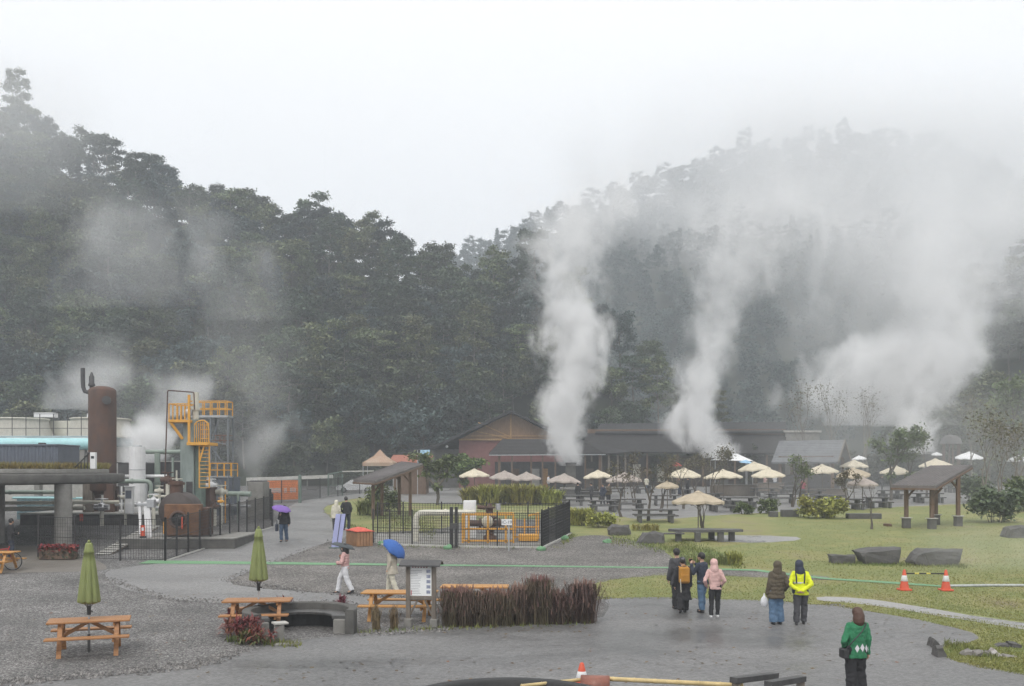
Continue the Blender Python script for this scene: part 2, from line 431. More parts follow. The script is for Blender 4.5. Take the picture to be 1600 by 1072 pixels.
# ------------------------------------------------------------------ air: haze, mist and steam
def volmat(name, build, color=(1, 1, 1), aniso=.2, step=1.0):
    m = bpy.data.materials.new(name); n, l = nodes(m); n.remove(n['Principled BSDF'])
    pv = n.new('ShaderNodeVolumePrincipled'); pv.inputs['Color'].default_value = (*color, 1); pv.inputs['Anisotropy'].default_value = aniso
    l.new(pv.outputs[0], n['Material Output'].inputs['Volume'])
    build(m, n, l, pv); m.cycles.volume_step_rate = step
    return m
def even(d):
    def f(m, n, l, pv): pv.inputs['Density'].default_value = d; m.cycles.homogeneous_volume = True
    return f
HAZE = .0012
hz = MB().box((90, 330, 112), (1100, 900, 232), 0, .1)
o = hz.build('haze', volmat('haze_air', even(HAZE), (.9, .95, 1.0), .1)); tag(o, 'thin even haze in the wet air', None, kind='stuff')
def fcurve(n, l, src, pts):
    """value of a piecewise curve over t in 0..1; returns an output socket"""
    lo = min(v for _, v in pts); hi = max(v for _, v in pts); hi = hi if hi > lo else lo + 1e-3
    fc = n.new('ShaderNodeFloatCurve'); c = fc.mapping.curves[0]; fc.mapping.use_clip = False
    P = [(t, (v - lo) / (hi - lo)) for t, v in pts]
    c.points[0].location = P[0]; c.points[1].location = P[-1]
    for p in P[1:-1]: c.points.new(*p)
    fc.mapping.update(); l.new(src, fc.inputs['Value'])
    mr = n.new('ShaderNodeMath'); mr.operation = 'MULTIPLY_ADD'; mr.inputs[1].default_value = hi - lo; mr.inputs[2].default_value = lo
    l.new(fc.outputs[0], mr.inputs[0]); return mr.outputs[0]
def plume(name, label, Y, rows, dens, grain, rough=.6, k=1.3, depth=1.0, step=.35, seed=0.0, fade=.25, kind=None, sharp=.45, lean=0.0, aniso=.1, cat='steam plume', warp=.6, tw=.5):
    """a steam column as a volume; rows = (py, px_left, px_right, density factor) in the photo, top row last"""
    pts = []
    for py, a, b, d in rows:
        pts.append((za(py, Y), (xa(a, Y) + xa(b, Y)) / 2, max(.3, (xa(b, Y) - xa(a, Y)) / 2), d))
    pts.sort(); z0, z1 = pts[0][0], pts[-1][0]; Hh = z1 - z0; x0 = pts[0][1]
    T = [((z - z0) / Hh, x - x0, r, d) for z, x, r, d in pts]
    def b(m, n, l, pv):
        M_ = lambda op, a, b_=None, c_=None, cl=False: _math(n, l, op, a, b_, c_, cl)
        tc = n.new('ShaderNodeTexCoord'); sp = n.new('ShaderNodeSeparateXYZ'); l.new(tc.outputs['Object'], sp.inputs[0])
        t = M_('DIVIDE', sp.outputs['Z'], Hh)
        cx = fcurve(n, l, t, [(a[0], a[1]) for a in T]); r = fcurve(n, l, t, [(a[0], a[2]) for a in T]); wob = n.new('ShaderNodeTexNoise'); wob.inputs['Scale'].default_value = grain * .3; wob.inputs['Detail'].default_value = 2; l.new(tc.outputs['Object'], wob.inputs['Vector'])
        t = M_('MULTIPLY_ADD', M_('MULTIPLY', M_('SUBTRACT', wob.outputs['Fac'], .5), M_('MINIMUM', M_('MULTIPLY', t, 2.0), 1.0)), tw, t)
        dd = fcurve(n, l, t, [(a[0], a[3]) for a in T])
        SX, SY = sp.outputs['X'], sp.outputs['Y']; dx = ('X', cx, r)
        # rolling billows: low, warped noise plus finer curls
        mp = n.new('ShaderNodeMapping'); mp.inputs['Location'].default_value = (seed, seed * 1.7, seed * .3); mp.inputs['Scale'].default_value = (1, 1, .8); l.new(tc.outputs['Object'], mp.inputs['Vector'])
        nz = n.new('ShaderNodeTexNoise'); nz.inputs['Scale'].default_value = grain; nz.inputs['Detail'].default_value = 4.5 if grain > .25 else 3; nz.inputs['Roughness'].default_value = rough; nz.inputs['Distortion'].default_value = .5
        wn = n.new('ShaderNodeTexNoise'); wn.inputs['Scale'].default_value = grain * .45; wn.inputs['Detail'].default_value = 1; l.new(mp.outputs[0], wn.inputs['Vector'])
        ws = n.new('ShaderNodeSeparateColor'); l.new(wn.outputs['Color'], ws.inputs[0])
        l.new(mp.outputs[0], nz.inputs['Vector'])
        amp = M_('MULTIPLY', M_('MULTIPLY', M_('MINIMUM', t, .25, None), 4.0), warp * 3)
        dx = M_('DIVIDE', M_('MULTIPLY_ADD', M_('SUBTRACT', ws.outputs[0], .5), amp, M_('SUBTRACT', SX, cx)), r)
        dy = M_('DIVIDE', M_('MULTIPLY_ADD', M_('SUBTRACT', ws.outputs[1], .5), amp, SY), M_('MULTIPLY', r, depth))
        d = M_('SQRT', M_('ADD', M_('MULTIPLY', dx, dx), M_('MULTIPLY', dy, dy)))
        q = M_('MULTIPLY_ADD', M_('SUBTRACT', nz.outputs['Fac'], .5), k * 2, d)
        mr = n.new('ShaderNodeMapRange'); mr.interpolation_type = 'SMOOTHSTEP'; mr.inputs['From Min'].default_value = 1.0; mr.inputs['From Max'].default_value = sharp
        mr.inputs['To Min'].default_value = 0; mr.inputs['To Max'].default_value = dens; l.new(q, mr.inputs['Value'])
        # nothing leaves the closed hull
        hull = n.new('ShaderNodeMapRange'); hull.inputs['From Min'].default_value = 1.55; hull.inputs['From Max'].default_value = 1.1; l.new(d, hull.inputs['Value'])
        e = n.new('ShaderNodeMapRange'); e.interpolation_type = 'SMOOTHSTEP'; e.inputs['From Min'].default_value = 1; e.inputs['From Max'].default_value = 1 - fade; l.new(t, e.inputs['Value'])
        out = M_('MULTIPLY', M_('MULTIPLY', M_('MULTIPLY', mr.outputs[0], dd), hull.outputs[0]), e.outputs[0])
        l.new(out, pv.inputs['Density'])
    m = volmat(name + '_vapour', b, (1, 1, 1), aniso, step)
    mb = MB(); vs = []; fs = []; N = 14
    J = 18
    tabx = [(a[0], a[1]) for a in T]; tabr = [(a[0], a[2]) for a in T]
    for j in range(J + 1):
        t = j / J; cx, rr = lerp(tabx, t), lerp(tabr, t) * 1.6 + warp * .6 * min(1, t * 4)
        for i in range(N):
            a = 2 * math.pi * i / N; vs.append((cx + math.cos(a) * rr, math.sin(a) * rr * depth + lean * t * Hh, t * Hh))
    for j in range(J):
        for i in range(N): fs.append([j * N + i, j * N + (i + 1) % N, (j + 1) * N + (i + 1) % N, (j + 1) * N + i])
    fs += [list(range(N))[::-1], [J * N + i for i in range(N)]]
    mb.add(vs, fs); o = mb.build(name, m); o.location = (x0, Y, z0)
    tag(o, label, None if kind else cat, kind=kind); return o
def _math(n, l, op, a, b=None, c=None, clamp=False):
    m = n.new('ShaderNodeMath'); m.operation = op; m.use_clamp = clamp
    for i, v in enumerate((a, b, c)):
        if v is None: continue
        if isinstance(v, (int, float)): m.inputs[i].default_value = v
        else: l.new(v, m.inputs[i])
    return m.outputs[0]
plume('steam_plume', 'tall dense white steam column rising from the concrete stack by the red-brown hall', 98,
      [(728, 872, 908, 1.0), (705, 856, 914, 1.1), (665, 838, 914, 1), (625, 838, 924, .95), (575, 850, 954, .85), (520, 838, 952, .62), (460, 830, 948, .42), (400, 822, 958, .27), (330, 812, 1010, .2), (230, 790, 1110, .09)], 1.25, .42, rough=.62, k=1.6, seed=3.3, step=.3, warp=.7, sharp=.0)
plume('steam_plume', 'white steam billowing from the concrete stack before the long dark roof', 104,
      [(716, 1096, 1150, 1.0), (698, 1066, 1152, 1.1), (662, 1036, 1124, .95), (615, 1044, 1134, .6), (560, 1056, 1152, .36), (500, 1068, 1170, .22), (430, 1058, 1240, .15), (340, 1020, 1330, .09), (220, 960, 1420, .04)], 1.1, .40, rough=.62, k=1.6, seed=8.1, step=.3, warp=.8, sharp=.0)
plume('steam_plume', 'bright steam surging up from the stack among the cream umbrellas and leaning away', 116,
      [(710, 1426, 1476, 1.0), (684, 1384, 1470, 1), (656, 1392, 1474, .75), (625, 1396, 1492, .36), (595, 1400, 1520, .32), (565, 1410, 1534, .36), (538, 1430, 1540, .28), (505, 1420, 1560, .2), (440, 1380, 1600, .1), (330, 1330, 1660, .05)], 1.0, .34, rough=.68, k=1.7, seed=5.5, step=.32, warp=1.0, sharp=.15)
plume('drifting_steam', None, 121, [(665, 1250, 1480, .35), (630, 1225, 1485, .8), (595, 1228, 1510, 1), (562, 1250, 1530, 1), (535, 1300, 1535, .8), (505, 1360, 1540, .35), (460, 1380, 1560, .1)], .3, .2, k=1.5, depth=.5, seed=2.2, step=.5, kind='stuff', fade=.4, warp=1.8, tw=.5)
plume('drifting_steam', None, 128, [(560, 1190, 1560, .3), (480, 1180, 1600, .8), (400, 1170, 1640, 1), (320, 1150, 1680, .8), (230, 1100, 1720, .4)], .075, .09, k=1.3, depth=.5, seed=12.2, step=.7, kind='stuff', fade=.35, warp=2)
plume('steam_plume', 'bright puff of steam behind the ribbed white cylinder of the plant', 66, [(724, 190, 232, .6), (705, 180, 270, 1), (680, 186, 276, 1), (655, 205, 262, .7), (636, 225, 320, .16), (605, 240, 345, .2), (570, 200, 340, .06)], 1.0, .5, k=1.3, seed=1.2, step=.25, warp=.6)
plume('steam_plume', 'soft grey steam hanging over the steaming block by the plant fence', 61, [(758, 388, 412, .6), (735, 372, 425, .8), (700, 366, 462, 1), (670, 372, 468, .9), (640, 385, 460, .4), (590, 330, 470, .2), (530, 280, 480, .12), (450, 240, 480, .06)], .2, .4, k=1.4, seed=4.4, step=.3, warp=.9, sharp=.2)
plume('drifting_steam', None, 72, [(640, 60, 150, .5), (610, 70, 190, 1), (580, 85, 215, .8), (550, 110, 215, .3), (500, 40, 180, .12)], .18, .35, k=1.3, seed=7.4, step=.3, kind='stuff', warp=1)
plume('drifting_steam', None, 105, [(480, 60, 300, .3), (420, 90, 330, .8), (360, 100, 330, 1), (310, 100, 300, .5), (260, 60, 260, .2)], .065, .14, k=1.3, depth=.4, seed=9.4, step=.7, kind='stuff', fade=.4, warp=2)
plume('drifting_steam', None, 112, [(500, 270, 480, .3), (430, 260, 450, .7), (370, 260, 420, 1), (320, 250, 400, .6), (270, 240, 380, .2)], .06, .14, k=1.3, depth=.4, seed=6.1, step=.7, kind='stuff', fade=.4, warp=2)
plume('drifting_steam', None, 84, [(800, 1120, 1760, .5), (740, 1100, 1780, 1), (680, 1120, 1780, 1), (620, 1200, 1780, .7), (560, 1280, 1760, .2)], .016, .12, k=1.0, depth=.45, seed=10.9, step=.8, kind='stuff', fade=.4, warp=2)
plume('low_steam', None, 36, [(890, 1440, 1790, .6), (868, 1440, 1790, 1), (845, 1420, 1780, .8), (815, 1400, 1760, .3), (790, 1380, 1740, .1)], .05, .4, k=1.2, depth=.6, seed=3.9, step=.4, kind='stuff', fade=.5, warp=1)
# cloud hanging on the far hill and on the top of the near one
plume('hill_mist', None, 385, [(560, 900, 1700, .1), (480, 860, 1720, .35), (400, 840, 1740, .6), (320, 820, 1760, .9), (240, 820, 1780, 1), (160, 840, 1790, .7), (60, 860, 1800, .2)], .066, .012, k=.8, depth=.18, seed=1.9, step=1, kind='stuff', fade=.3, sharp=.2, warp=12)
plume('hill_mist', None, 345, [(420, 1330, 1760, .3), (330, 1320, 1800, .8), (260, 1330, 1820, 1), (180, 1340, 1820, .7), (100, 1340, 1820, .2)], .085, .014, k=.9, depth=.2, seed=6.9, step=1, kind='stuff', fade=.3, sharp=.2, warp=10)
plume('hill_mist', None, 165, [(330, -260, 160, .2), (250, -260, 180, .6), (180, -260, 190, 1), (110, -260, 180, .8), (40, -260, 160, .2)], .05, .04, k=1.0, depth=.35, seed=2.9, step=1, kind='stuff', fade=.4, sharp=.2, warp=5)
plume('drifting_steam', None, 92, [(735, 60, 520, .3), (690, 40, 540, .8), (640, 40, 540, 1), (580, 60, 520, .7), (510, 80, 500, .2)], .014, .13, k=1.2, depth=.35, seed=15.3, step=.8, kind='stuff', fade=.4, warp=2)
# ------------------------------------------------------------------ ground sheets
def smooth_poly(pts, it=2):
    for _ in range(it):
        q = []
        for i in range(len(pts)):
            a, b = pts[i], pts[(i + 1) % len(pts)]
            q += [(a[0] * .75 + b[0] * .25, a[1] * .75 + b[1] * .25), (a[0] * .25 + b[0] * .75, a[1] * .25 + b[1] * .75)]
        pts = q
    return pts
def sheet(name, poly, dz, m, label, it=2, jit=0.0, kind='structure', world=False, thick=0.0):
    rnd = random.Random(len(poly))
    W = [(p[0], p[1]) for p in poly] if world else [tuple(at(*p)[:2]) for p in poly]
    W = smooth_poly(W, it)
    if jit:
        Q = []
        for i in range(len(W)):
            a, b = Vector(W[i]), Vector(W[(i + 1) % len(W)]); k = max(1, int((b - a).length / .5))
            for j in range(k):
                p = a.lerp(b, j / k); Q.append((p.x + jit * mnoise.noise(Vector((p.x * 1.3, p.y * 1.3, 0))) * 2, p.y + jit * mnoise.noise(Vector((p.x * 1.3, p.y * 1.3, 9))) * 3))
        W = Q
    bm = bmesh.new(); f = bm.faces.new([bm.verts.new((x, y, 0)) for x, y in W])
    bmesh.ops.triangulate(bm, faces=bm.faces[:])
    for yy, _ in _N:
        bmesh.ops.bisect_plane(bm, geom=bm.verts[:] + bm.edges[:] + bm.faces[:], plane_co=(0, yy, 0), plane_no=(0, 1, 0))
    for v in bm.verts: v.co.z = zg(v.co.y) + dz
    bmesh.ops.recalc_face_normals(bm, faces=bm.faces[:])
    if sum(f.normal.z for f in bm.faces) < 0: bmesh.ops.reverse_faces(bm, faces=bm.faces[:])
    me = bpy.data.meshes.new(name); bm.to_mesh(me); bm.free(); me.materials.append(m)
    o = bpy.data.objects.new(name, me); COL.objects.link(o); return tag(o, label, None, kind=kind)
def gravel_mat(name, cols, cell, rough=.75, patch=.3):
    m = bpy.data.materials.new(name); n, l = nodes(m); b = n['Principled BSDF']
    tc = n.new('ShaderNodeTexCoord')
    v = n.new('ShaderNodeTexVoronoi'); v.inputs['Scale'].default_value = 1 / cell; l.new(tc.outputs['Object'], v.inputs['Vector'])
    cr = n.new('ShaderNodeValToRGB'); sp = n.new('ShaderNodeSeparateColor'); l.new(v.outputs['Color'], sp.inputs[0])
    els = cr.color_ramp.elements
    for i, (p, c) in enumerate(cols):
        e = els[i] if i < 2 else els.new(p); e.position = p; e.color = (*c, 1)
    l.new(sp.outputs[0], cr.inputs[0])
    nz = n.new('ShaderNodeTexNoise'); nz.inputs['Scale'].default_value = .5; nz.inputs['Detail'].default_value = 6; l.new(tc.outputs['Object'], nz.inputs['Vector'])
    mr = n.new('ShaderNodeMapRange'); mr.inputs['From Min'].default_value = .3; mr.inputs['From Max'].default_value = .7; mr.inputs['To Min'].default_value = 1 - patch; mr.inputs['To Max'].default_value = 1 + patch
    l.new(nz.outputs['Fac'], mr.inputs['Value'])
    hs = n.new('ShaderNodeHueSaturation'); l.new(cr.outputs[0], hs.inputs['Color']); l.new(mr.outputs[0], hs.inputs['Value']); l.new(hs.outputs[0], b.inputs['Base Color'])
    bp = n.new('ShaderNodeBump'); bp.inputs['Strength'].default_value = .9; bp.inputs['Distance'].default_value = cell * .5; bp.invert = True
    l.new(v.outputs['Distance'], bp.inputs['Height']); l.new(bp.outputs[0], b.inputs['Normal']); b.inputs['Roughness'].default_value = rough
    return m
def wet_mat(name, dark, light, grain, rough=(.28, .6), scale=.35):
    """damp asphalt or concrete: worn lanes, wet patches that mirror the sky, fine aggregate"""
    m = bpy.data.materials.new(name); n, l = nodes(m); b = n['Principled BSDF']; tc = n.new('ShaderNodeTexCoord')
    mp = n.new('ShaderNodeMapping'); mp.inputs['Scale'].default_value = (.45, 1, 1); mp.inputs['Rotation'].default_value = (0, 0, .12); l.new(tc.outputs['Object'], mp.inputs['Vector'])
    nz = n.new('ShaderNodeTexNoise'); nz.inputs['Scale'].default_value = scale; nz.inputs['Detail'].default_value = 8; nz.inputs['Roughness'].default_value = .62; l.new(mp.outputs[0], nz.inputs['Vector'])
    fine = n.new('ShaderNodeTexVoronoi'); fine.inputs['Scale'].default_value = 1 / grain; l.new(tc.outputs['Object'], fine.inputs['Vector'])
    sp = n.new('ShaderNodeSeparateColor'); l.new(fine.outputs['Color'], sp.inputs[0])
    mr = n.new('ShaderNodeMapRange'); mr.inputs['From Min'].default_value = .3; mr.inputs['From Max'].default_value = .7; l.new(nz.outputs['Fac'], mr.inputs['Value'])
    s = _math(n, l, 'MULTIPLY_ADD', sp.outputs[0], .55, _math(n, l, 'MULTIPLY', mr.outputs[0], .6))
    mx = n.new('ShaderNodeMix'); mx.data_type = 'RGBA'; mx.inputs['A'].default_value = (*dark, 1); mx.inputs['B'].default_value = (*light, 1); l.new(_math(n, l, 'ADD', s, -.08, None, True), mx.inputs['Factor'])
    l.new(mx.outputs['Result'], b.inputs['Base Color'])
    r = n.new('ShaderNodeMapRange'); r.inputs['From Min'].default_value = .36; r.inputs['From Max'].default_value = .62; r.inputs['To Min'].default_value = rough[0]; r.inputs['To Max'].default_value = rough[1]
    l.new(nz.outputs['Fac'], r.inputs['Value']); l.new(r.outputs[0], b.inputs['Roughness'])
    bp = n.new('ShaderNodeBump'); bp.inputs['Strength'].default_value = .35; bp.inputs['Distance'].default_value = .012; l.new(sp.outputs[1], bp.inputs['Height']); l.new(bp.outputs[0], b.inputs['Normal'])
    return m
def lawn_mat(name):
    m = bpy.data.materials.new(name); n, l = nodes(m); b = n['Principled BSDF']; tc = n.new('ShaderNodeTexCoord')
    a = n.new('ShaderNodeTexNoise'); a.inputs['Scale'].default_value = .28; a.inputs['Detail'].default_value = 7; a.inputs['Roughness'].default_value = .6; l.new(tc.outputs['Object'], a.inputs['Vector'])
    c = n.new('ShaderNodeTexNoise'); c.inputs['Scale'].default_value = 9; c.inputs['Detail'].default_value = 5; l.new(tc.outputs['Object'], c.inputs['Vector'])
    cr = n.new('ShaderNodeValToRGB'); e = cr.color_ramp.elements
    for i, (p, k) in enumerate([(.3, (.2, .17, .1)), (.42, (.235, .225, .078)), (.55, (.165, .19, .055)), (.7, (.24, .235, .08))]):
        q = e[i] if i < 2 else e.new(p); q.position = p; q.color = (*k, 1)
    l.new(_math(n, l, 'MULTIPLY_ADD', _math(n, l, 'SUBTRACT', c.outputs['Fac'], .5), .22, a.outputs['Fac']), cr.inputs[0]); l.new(cr.outputs[0], b.inputs['Base Color'])
    bp = n.new('ShaderNodeBump'); bp.inputs['Strength'].default_value = .8; bp.inputs['Distance'].default_value = .05; l.new(c.outputs['Fac'], bp.inputs['Height']); l.new(bp.outputs[0], b.inputs['Normal'])
    b.inputs['Roughness'].default_value = .8; return m
m_dark = gravel_mat('dark_yard_gravel', [(0, (.05, .048, .045)), (.5, (.12, .115, .11)), (.9, (.2, .195, .19)), (1, (.36, .35, .34))], .05)
m_grav = gravel_mat('grey_gravel', [(0, (.035, .033, .031)), (.45, (.11, .104, .1)), (.8, (.19, .182, .174)), (1, (.32, .31, .295))], .036, patch=.3)
m_gravb = gravel_mat('brown_gravel', [(0, (.04, .036, .033)), (.5, (.13, .119, .108)), (.85, (.21, .195, .18)), (1, (.32, .3, .275))], .04, patch=.3)
m_asph = wet_mat('damp_asphalt', (.062, .061, .06), (.225, .22, .216), .055, (.3, .62))
m_road = wet_mat('damp_light_asphalt', (.105, .102, .1), (.28, .275, .268), .055, (.4, .7))
m_plaza = wet_mat('wet_plaza_paving', (.13, .125, .12), (.27, .262, .255), .06, (.3, .6), .25)
m_conc_floor = wet_mat('pavilion_concrete', (.12, .108, .093), (.2, .18, .155), .05, (.5, .8), .5)
m_path = wet_mat('wet_path_concrete', (.2, .195, .19), (.38, .37, .36), .05, (.2, .45), .5)
m_lawn = lawn_mat('lawn_turf')
base = [(-260, -30), (320, -30), (320, 150), (-260, 150)]
sheet('ground', base, 0, m_dark, 'dark gravel ground under the whole park', 0, world=True)
sheet('lawn', [(880, 815), (955, 803), (1000, 815), (1150, 803), (1300, 797), (1600, 783), (2100, 781), (2100, 1140), (1420, 1040), (1400, 940), (900, 938), (905, 905), (1030, 884), (1030, 862), (890, 852)], .006, m_lawn, 'yellowish green lawn', 2, .25)
sheet('lawn', [(500, 793), (520, 788), (560, 776), (580, 780), (700, 790), (880, 784), (905, 800), (880, 812), (720, 812), (700, 828), (585, 832), (562, 830), (545, 826), (522, 812)], .006, m_lawn, 'grass strip between the road and the fenced wellhead', 2, .2)
sheet('gravel', [(-400, 901), (60, 894), (166, 892), (165, 905), (200, 924), (265, 938), (350, 943), (560, 943), (700, 947), (940, 935), (946, 970), (930, 975), (690, 985), (560, 993), (440, 1007), (385, 1018), (300, 1042), (130, 1058), (30, 1069), (-400, 1110)], .010, m_grav, 'coarse grey gravel around the picnic tables', 2, .12)
sheet('gravel', [(351, 907), (430, 877), (500, 850), (545, 838), (580, 838), (584, 852), (880, 852), (900, 836), (960, 838), (1040, 858), (1050, 885), (1180, 890), (1300, 902), (1296, 908), (1160, 902), (1050, 897), (975, 904), (925, 912), (880, 934), (700, 937), (560, 929), (470, 924), (385, 918)], .012, m_gravb, 'brownish pebble bed between the road and the lawn', 2, .15)
sheet('asphalt', [(-500, 1600), (-500, 1090), (30, 1067), (130, 1056), (300, 1040), (385, 1016), (440, 1005), (560, 990), (690, 982), (930, 972), (955, 950), (940, 934), (1050, 934), (1180, 938), (1300, 947), (1400, 962), (1480, 978), (1520, 990), (1534, 998), (1520, 1004), (1478, 1008), (1466, 1016), (1482, 1030), (1530, 1042), (1600, 1054), (2100, 1120), (2100, 1600)], .014, m_asph, 'damp grey asphalt forecourt', 2, .06)
sheet('road', [(470, 781), (560, 768), (700, 762), (705, 767), (580, 776), (540, 781), (498, 794), (522, 815), (545, 828), (586, 832), (584, 838), (545, 839), (500, 851), (430, 878), (351, 908), (380, 918), (470, 925), (560, 930), (700, 938), (702, 946), (560, 944), (350, 944), (265, 938), (200, 924), (165, 907), (164, 892), (220, 884), (258, 879), (330, 857), (400, 835), (428, 822), (440, 800)], .016, m_road, 'pale damp road curving up beside the plant fence', 2, .05)
sheet('plaza', [(560, 774), (700, 767), (1000, 760), (2100, 760), (2100, 784), (1300, 799), (1150, 806), (1000, 818), (955, 804), (880, 790), (720, 792), (700, 795), (580, 783)], .004, m_plaza, 'wet grey paving of the picnic yard', 1, .1)
sheet('path', [(1108, 836), (1240, 838), (1256, 844), (1190, 849), (1110, 846)], .012, m_path, 'wet concrete path crossing the grass by the long bench', 1, .08)
sheet('path', [(1276, 932), (1340, 934), (1420, 945), (1600, 974), (1760, 996), (1760, 1006), (1600, 984), (1420, 954), (1330, 942), (1276, 939)], .012, m_path, 'narrow wet concrete path crossing the lawn', 1, .05)
sheet('floor', [(-400, 850), (60, 850), (130, 868), (166, 882), (166, 893), (60, 895), (-400, 902)], .013, m_conc_floor, 'brownish concrete floor under the round pavilion', 1)
# green netting strip laid along the ground
def ribbon(name, pts, wds, dz, m, label, cat=None, kind=None):
    P = [at(*p) for p in pts]; mb = MB(); vs = []; fs = []; Q = []
    for i in range(len(P) - 1):
        k = max(1, int((P[i + 1] - P[i]).length / .6))
        for j in range(k): Q.append((P[i].lerp(P[i + 1], j / k), wds[i] + (wds[i + 1] - wds[i]) * j / k))
    Q.append((P[-1], wds[-1]))
    for i, (p, wd) in enumerate(Q):
        a = Q[max(0, i - 1)][0]; b = Q[min(len(Q) - 1, i + 1)][0]; d = (b - a).normalized(); s_ = Vector((-d.y, d.x, 0)) * wd / 2
        wob = .06 * mnoise.noise(p * .7)
        for sg in (-1, 0, 1): q = p + s_ * sg; vs.append((q.x + wob, q.y + wob, zg(q.y) + dz + (.05 * abs(mnoise.noise(q * 1.9)) if sg == 0 else .008)))
    for i in range(len(Q) - 1):
        for c in (0, 1): a = i * 3 + c; fs.append([a, a + 1, a + 4, a + 3])
    mb.add(vs, fs, True); o = mb.build(name, m); return tag(o, label, cat, kind=kind)
m_net = mat('green_netting', (.1, .27, .12), .7, .3, 30, .4, col2=(.2, .34, .2))
ribbon('netting_strip', [(225, 879), (430, 881), (700, 884), (1050, 888), (1180, 892), (1290, 905), (1400, 912), (1484, 918)], [.95, .75, .45, .4, .45, .4, .5, .3], .018, m_net, 'long strip of green netting laid across gravel and lawn', 'netting')
m_hose = mat('pale_hose', (.42, .44, .43), .5, .2, 9)
mb = MB(); P_ = [at(x, y) + Vector((0, 0, .05)) for x, y in [(1484, 918), (1540, 917), (1600, 917), (1700, 917)]]; mb.tube(P_, .05, 6)
tag(mb.build('ground_hose', m_hose), 'pale hose lying on the lawn past the traffic cones', 'hose')

# grass blades over the lawn near enough to read
def blades(name, polyspots, n, hgt, wid, m, label, rng, spread=1):
    P = np.array(polyspots); n = len(P)
    a = rng.uniform(0, 6.28, n); h = hgt * rng.uniform(.5, 1.4, n); d = np.stack([np.cos(a), np.sin(a)], 1)
    lean = rng.normal(size=(n, 2)) * .35 * h[:, None]
    b0 = P.copy(); b0[:, :2] -= d * wid / 2; b1 = P.copy(); b1[:, :2] += d * wid / 2; t = P.copy(); t[:, :2] += lean; t[:, 2] += h
    o = bpy.data.objects.new(name, quads_mesh(name, np.stack([b0, b1, t], 1), m, 3)); COL.objects.link(o); return tag(o, label, None, kind='stuff')
def inside(poly, x, y):
    c = False; j = len(poly) - 1
    for i in range(len(poly)):
        if (poly[i][1] > y) != (poly[j][1] > y) and x < (poly[j][0] - poly[i][0]) * (y - poly[i][1]) / (poly[j][1] - poly[i][1]) + poly[i][0]: c = not c
        j = i
    return c
gm = leafmat('grass_blade', (.22, .22, .068), .03, .4, 0, 0)
LAWN = [(895, 932), (925, 908), (1050, 895), (1180, 900), (1300, 906), (1302, 898), (1180, 887), (1050, 880), (1036, 850), (1110, 848), (1200, 850), (1262, 844), (1250, 836), (1200, 800), (1700, 782), (1700, 1070), (1600, 1056), (1530, 1045), (1480, 1031), (1464, 1017), (1478, 1007), (1536, 1000), (1520, 988), (1400, 963), (1300, 949), (1180, 940), (1050, 936), (930, 937)]
sp_ = []
rg = random.Random(8)
while len(sp_) < 56000:
    x, y = rg.uniform(890, 1660), rg.uniform(798, 1062)
    if rg.random() > ((y - 735) / 315) ** 1.2: continue
    if not inside(LAWN, x, y): continue
    if 1276 < x and abs(y - (936 + max(0, x - 1330) * .148)) < 3.6: continue
    p = at(x, y); sp_.append((p.x, p.y, p.z))
blades('grass', sp_, 0, .032, .045, gm, 'short wet grass blades over the lawn', RNG)
# tufts and weeds along the edges of the asphalt and fence kerbs
wm = leafmat('weed_blade', (.15, .18, .05), .03, .4, 0, 0)
sp_ = []
for (x0, y0, x1, y1, k, s_) in [(690, 984, 930, 974, 160, 3), (560, 990, 690, 984, 110, 3), (590, 856, 880, 856, 260, 3), (880, 850, 895, 836, 200, 4), (955, 842, 1080, 862, 1500, 9), (1060, 850, 1160, 884, 1400, 9), (355, 1000, 470, 1010, 500, 4), (1478, 1008, 1560, 1030, 400, 6), (1300, 880, 1510, 886, 900, 3), (560, 790, 680, 830, 2500, 16), (520, 815, 575, 830, 400, 4)]:
    for _ in range(k):
        t = rg.random(); p = at(x0 + (x1 - x0) * t + rg.gauss(0, 3), y0 + (y1 - y0) * t + rg.gauss(0, s_ * .5)); sp_.append((p.x, p.y, p.z))
blades('weeds', sp_, 0, .11, .04, wm, 'loose green weeds along edges and kerbs', RNG)

# pebbles spilled over the edges of the beds, and fallen leaves
def scatter(name, lines, m, size, label, rng, flat=False):
    L = []
    for (x0, y0, x1, y1, k, s_) in lines:
        for _ in range(k):
            t = rg.random(); p = at(x0 + (x1 - x0) * t + rg.gauss(0, s_ * 2), y0 + (y1 - y0) * t + rg.gauss(0, s_)); c = np.array(p) + (0, 0, .022); r = size * rg.uniform(.4, 1.3); a = rg.uniform(0, 6.28); u = np.array((math.cos(a), math.sin(a), rg.uniform(-.2, .2))) * r; v = np.array((-math.sin(a), math.cos(a), rg.uniform(-.2, .2))) * r * .7; h = np.array((0, 0, r * .7))
            L += [[c - u - v, c + u - v, c + u + v, c - u + v]] if flat else [[c - u, c - v, c + h, c + h], [c - v, c + u, c + h, c + h], [c + u, c + v, c + h, c + h], [c + v, c - u, c + h, c + h]]
    if not flat: L = [[q[0], q[1], q[2]] for q in L]
    o = bpy.data.objects.new(name, quads_mesh(name, np.array(L), m, 4 if flat else 3)); COL.objects.link(o); return tag(o, label, None, kind='stuff')
scatter('pebbles', [(385, 1017, 300, 1042, 260, 3), (300, 1042, 130, 1058, 380, 3), (130, 1058, -40, 1072, 300, 3), (165, 905, 265, 938, 260, 2), (265, 938, 560, 944, 320, 2), (351, 908, 470, 924, 240, 2), (470, 925, 700, 937, 260, 2), (430, 878, 545, 839, 200, 2), (351, 907, 430, 878, 160, 2), (560, 992, 700, 985, 200, 2)], mat('loose_pebble', (.16, .152, .145), .8, .5, 3, 0, island=.6), .045, 'loose pebbles spilled along the edges of the gravel beds', RNG)
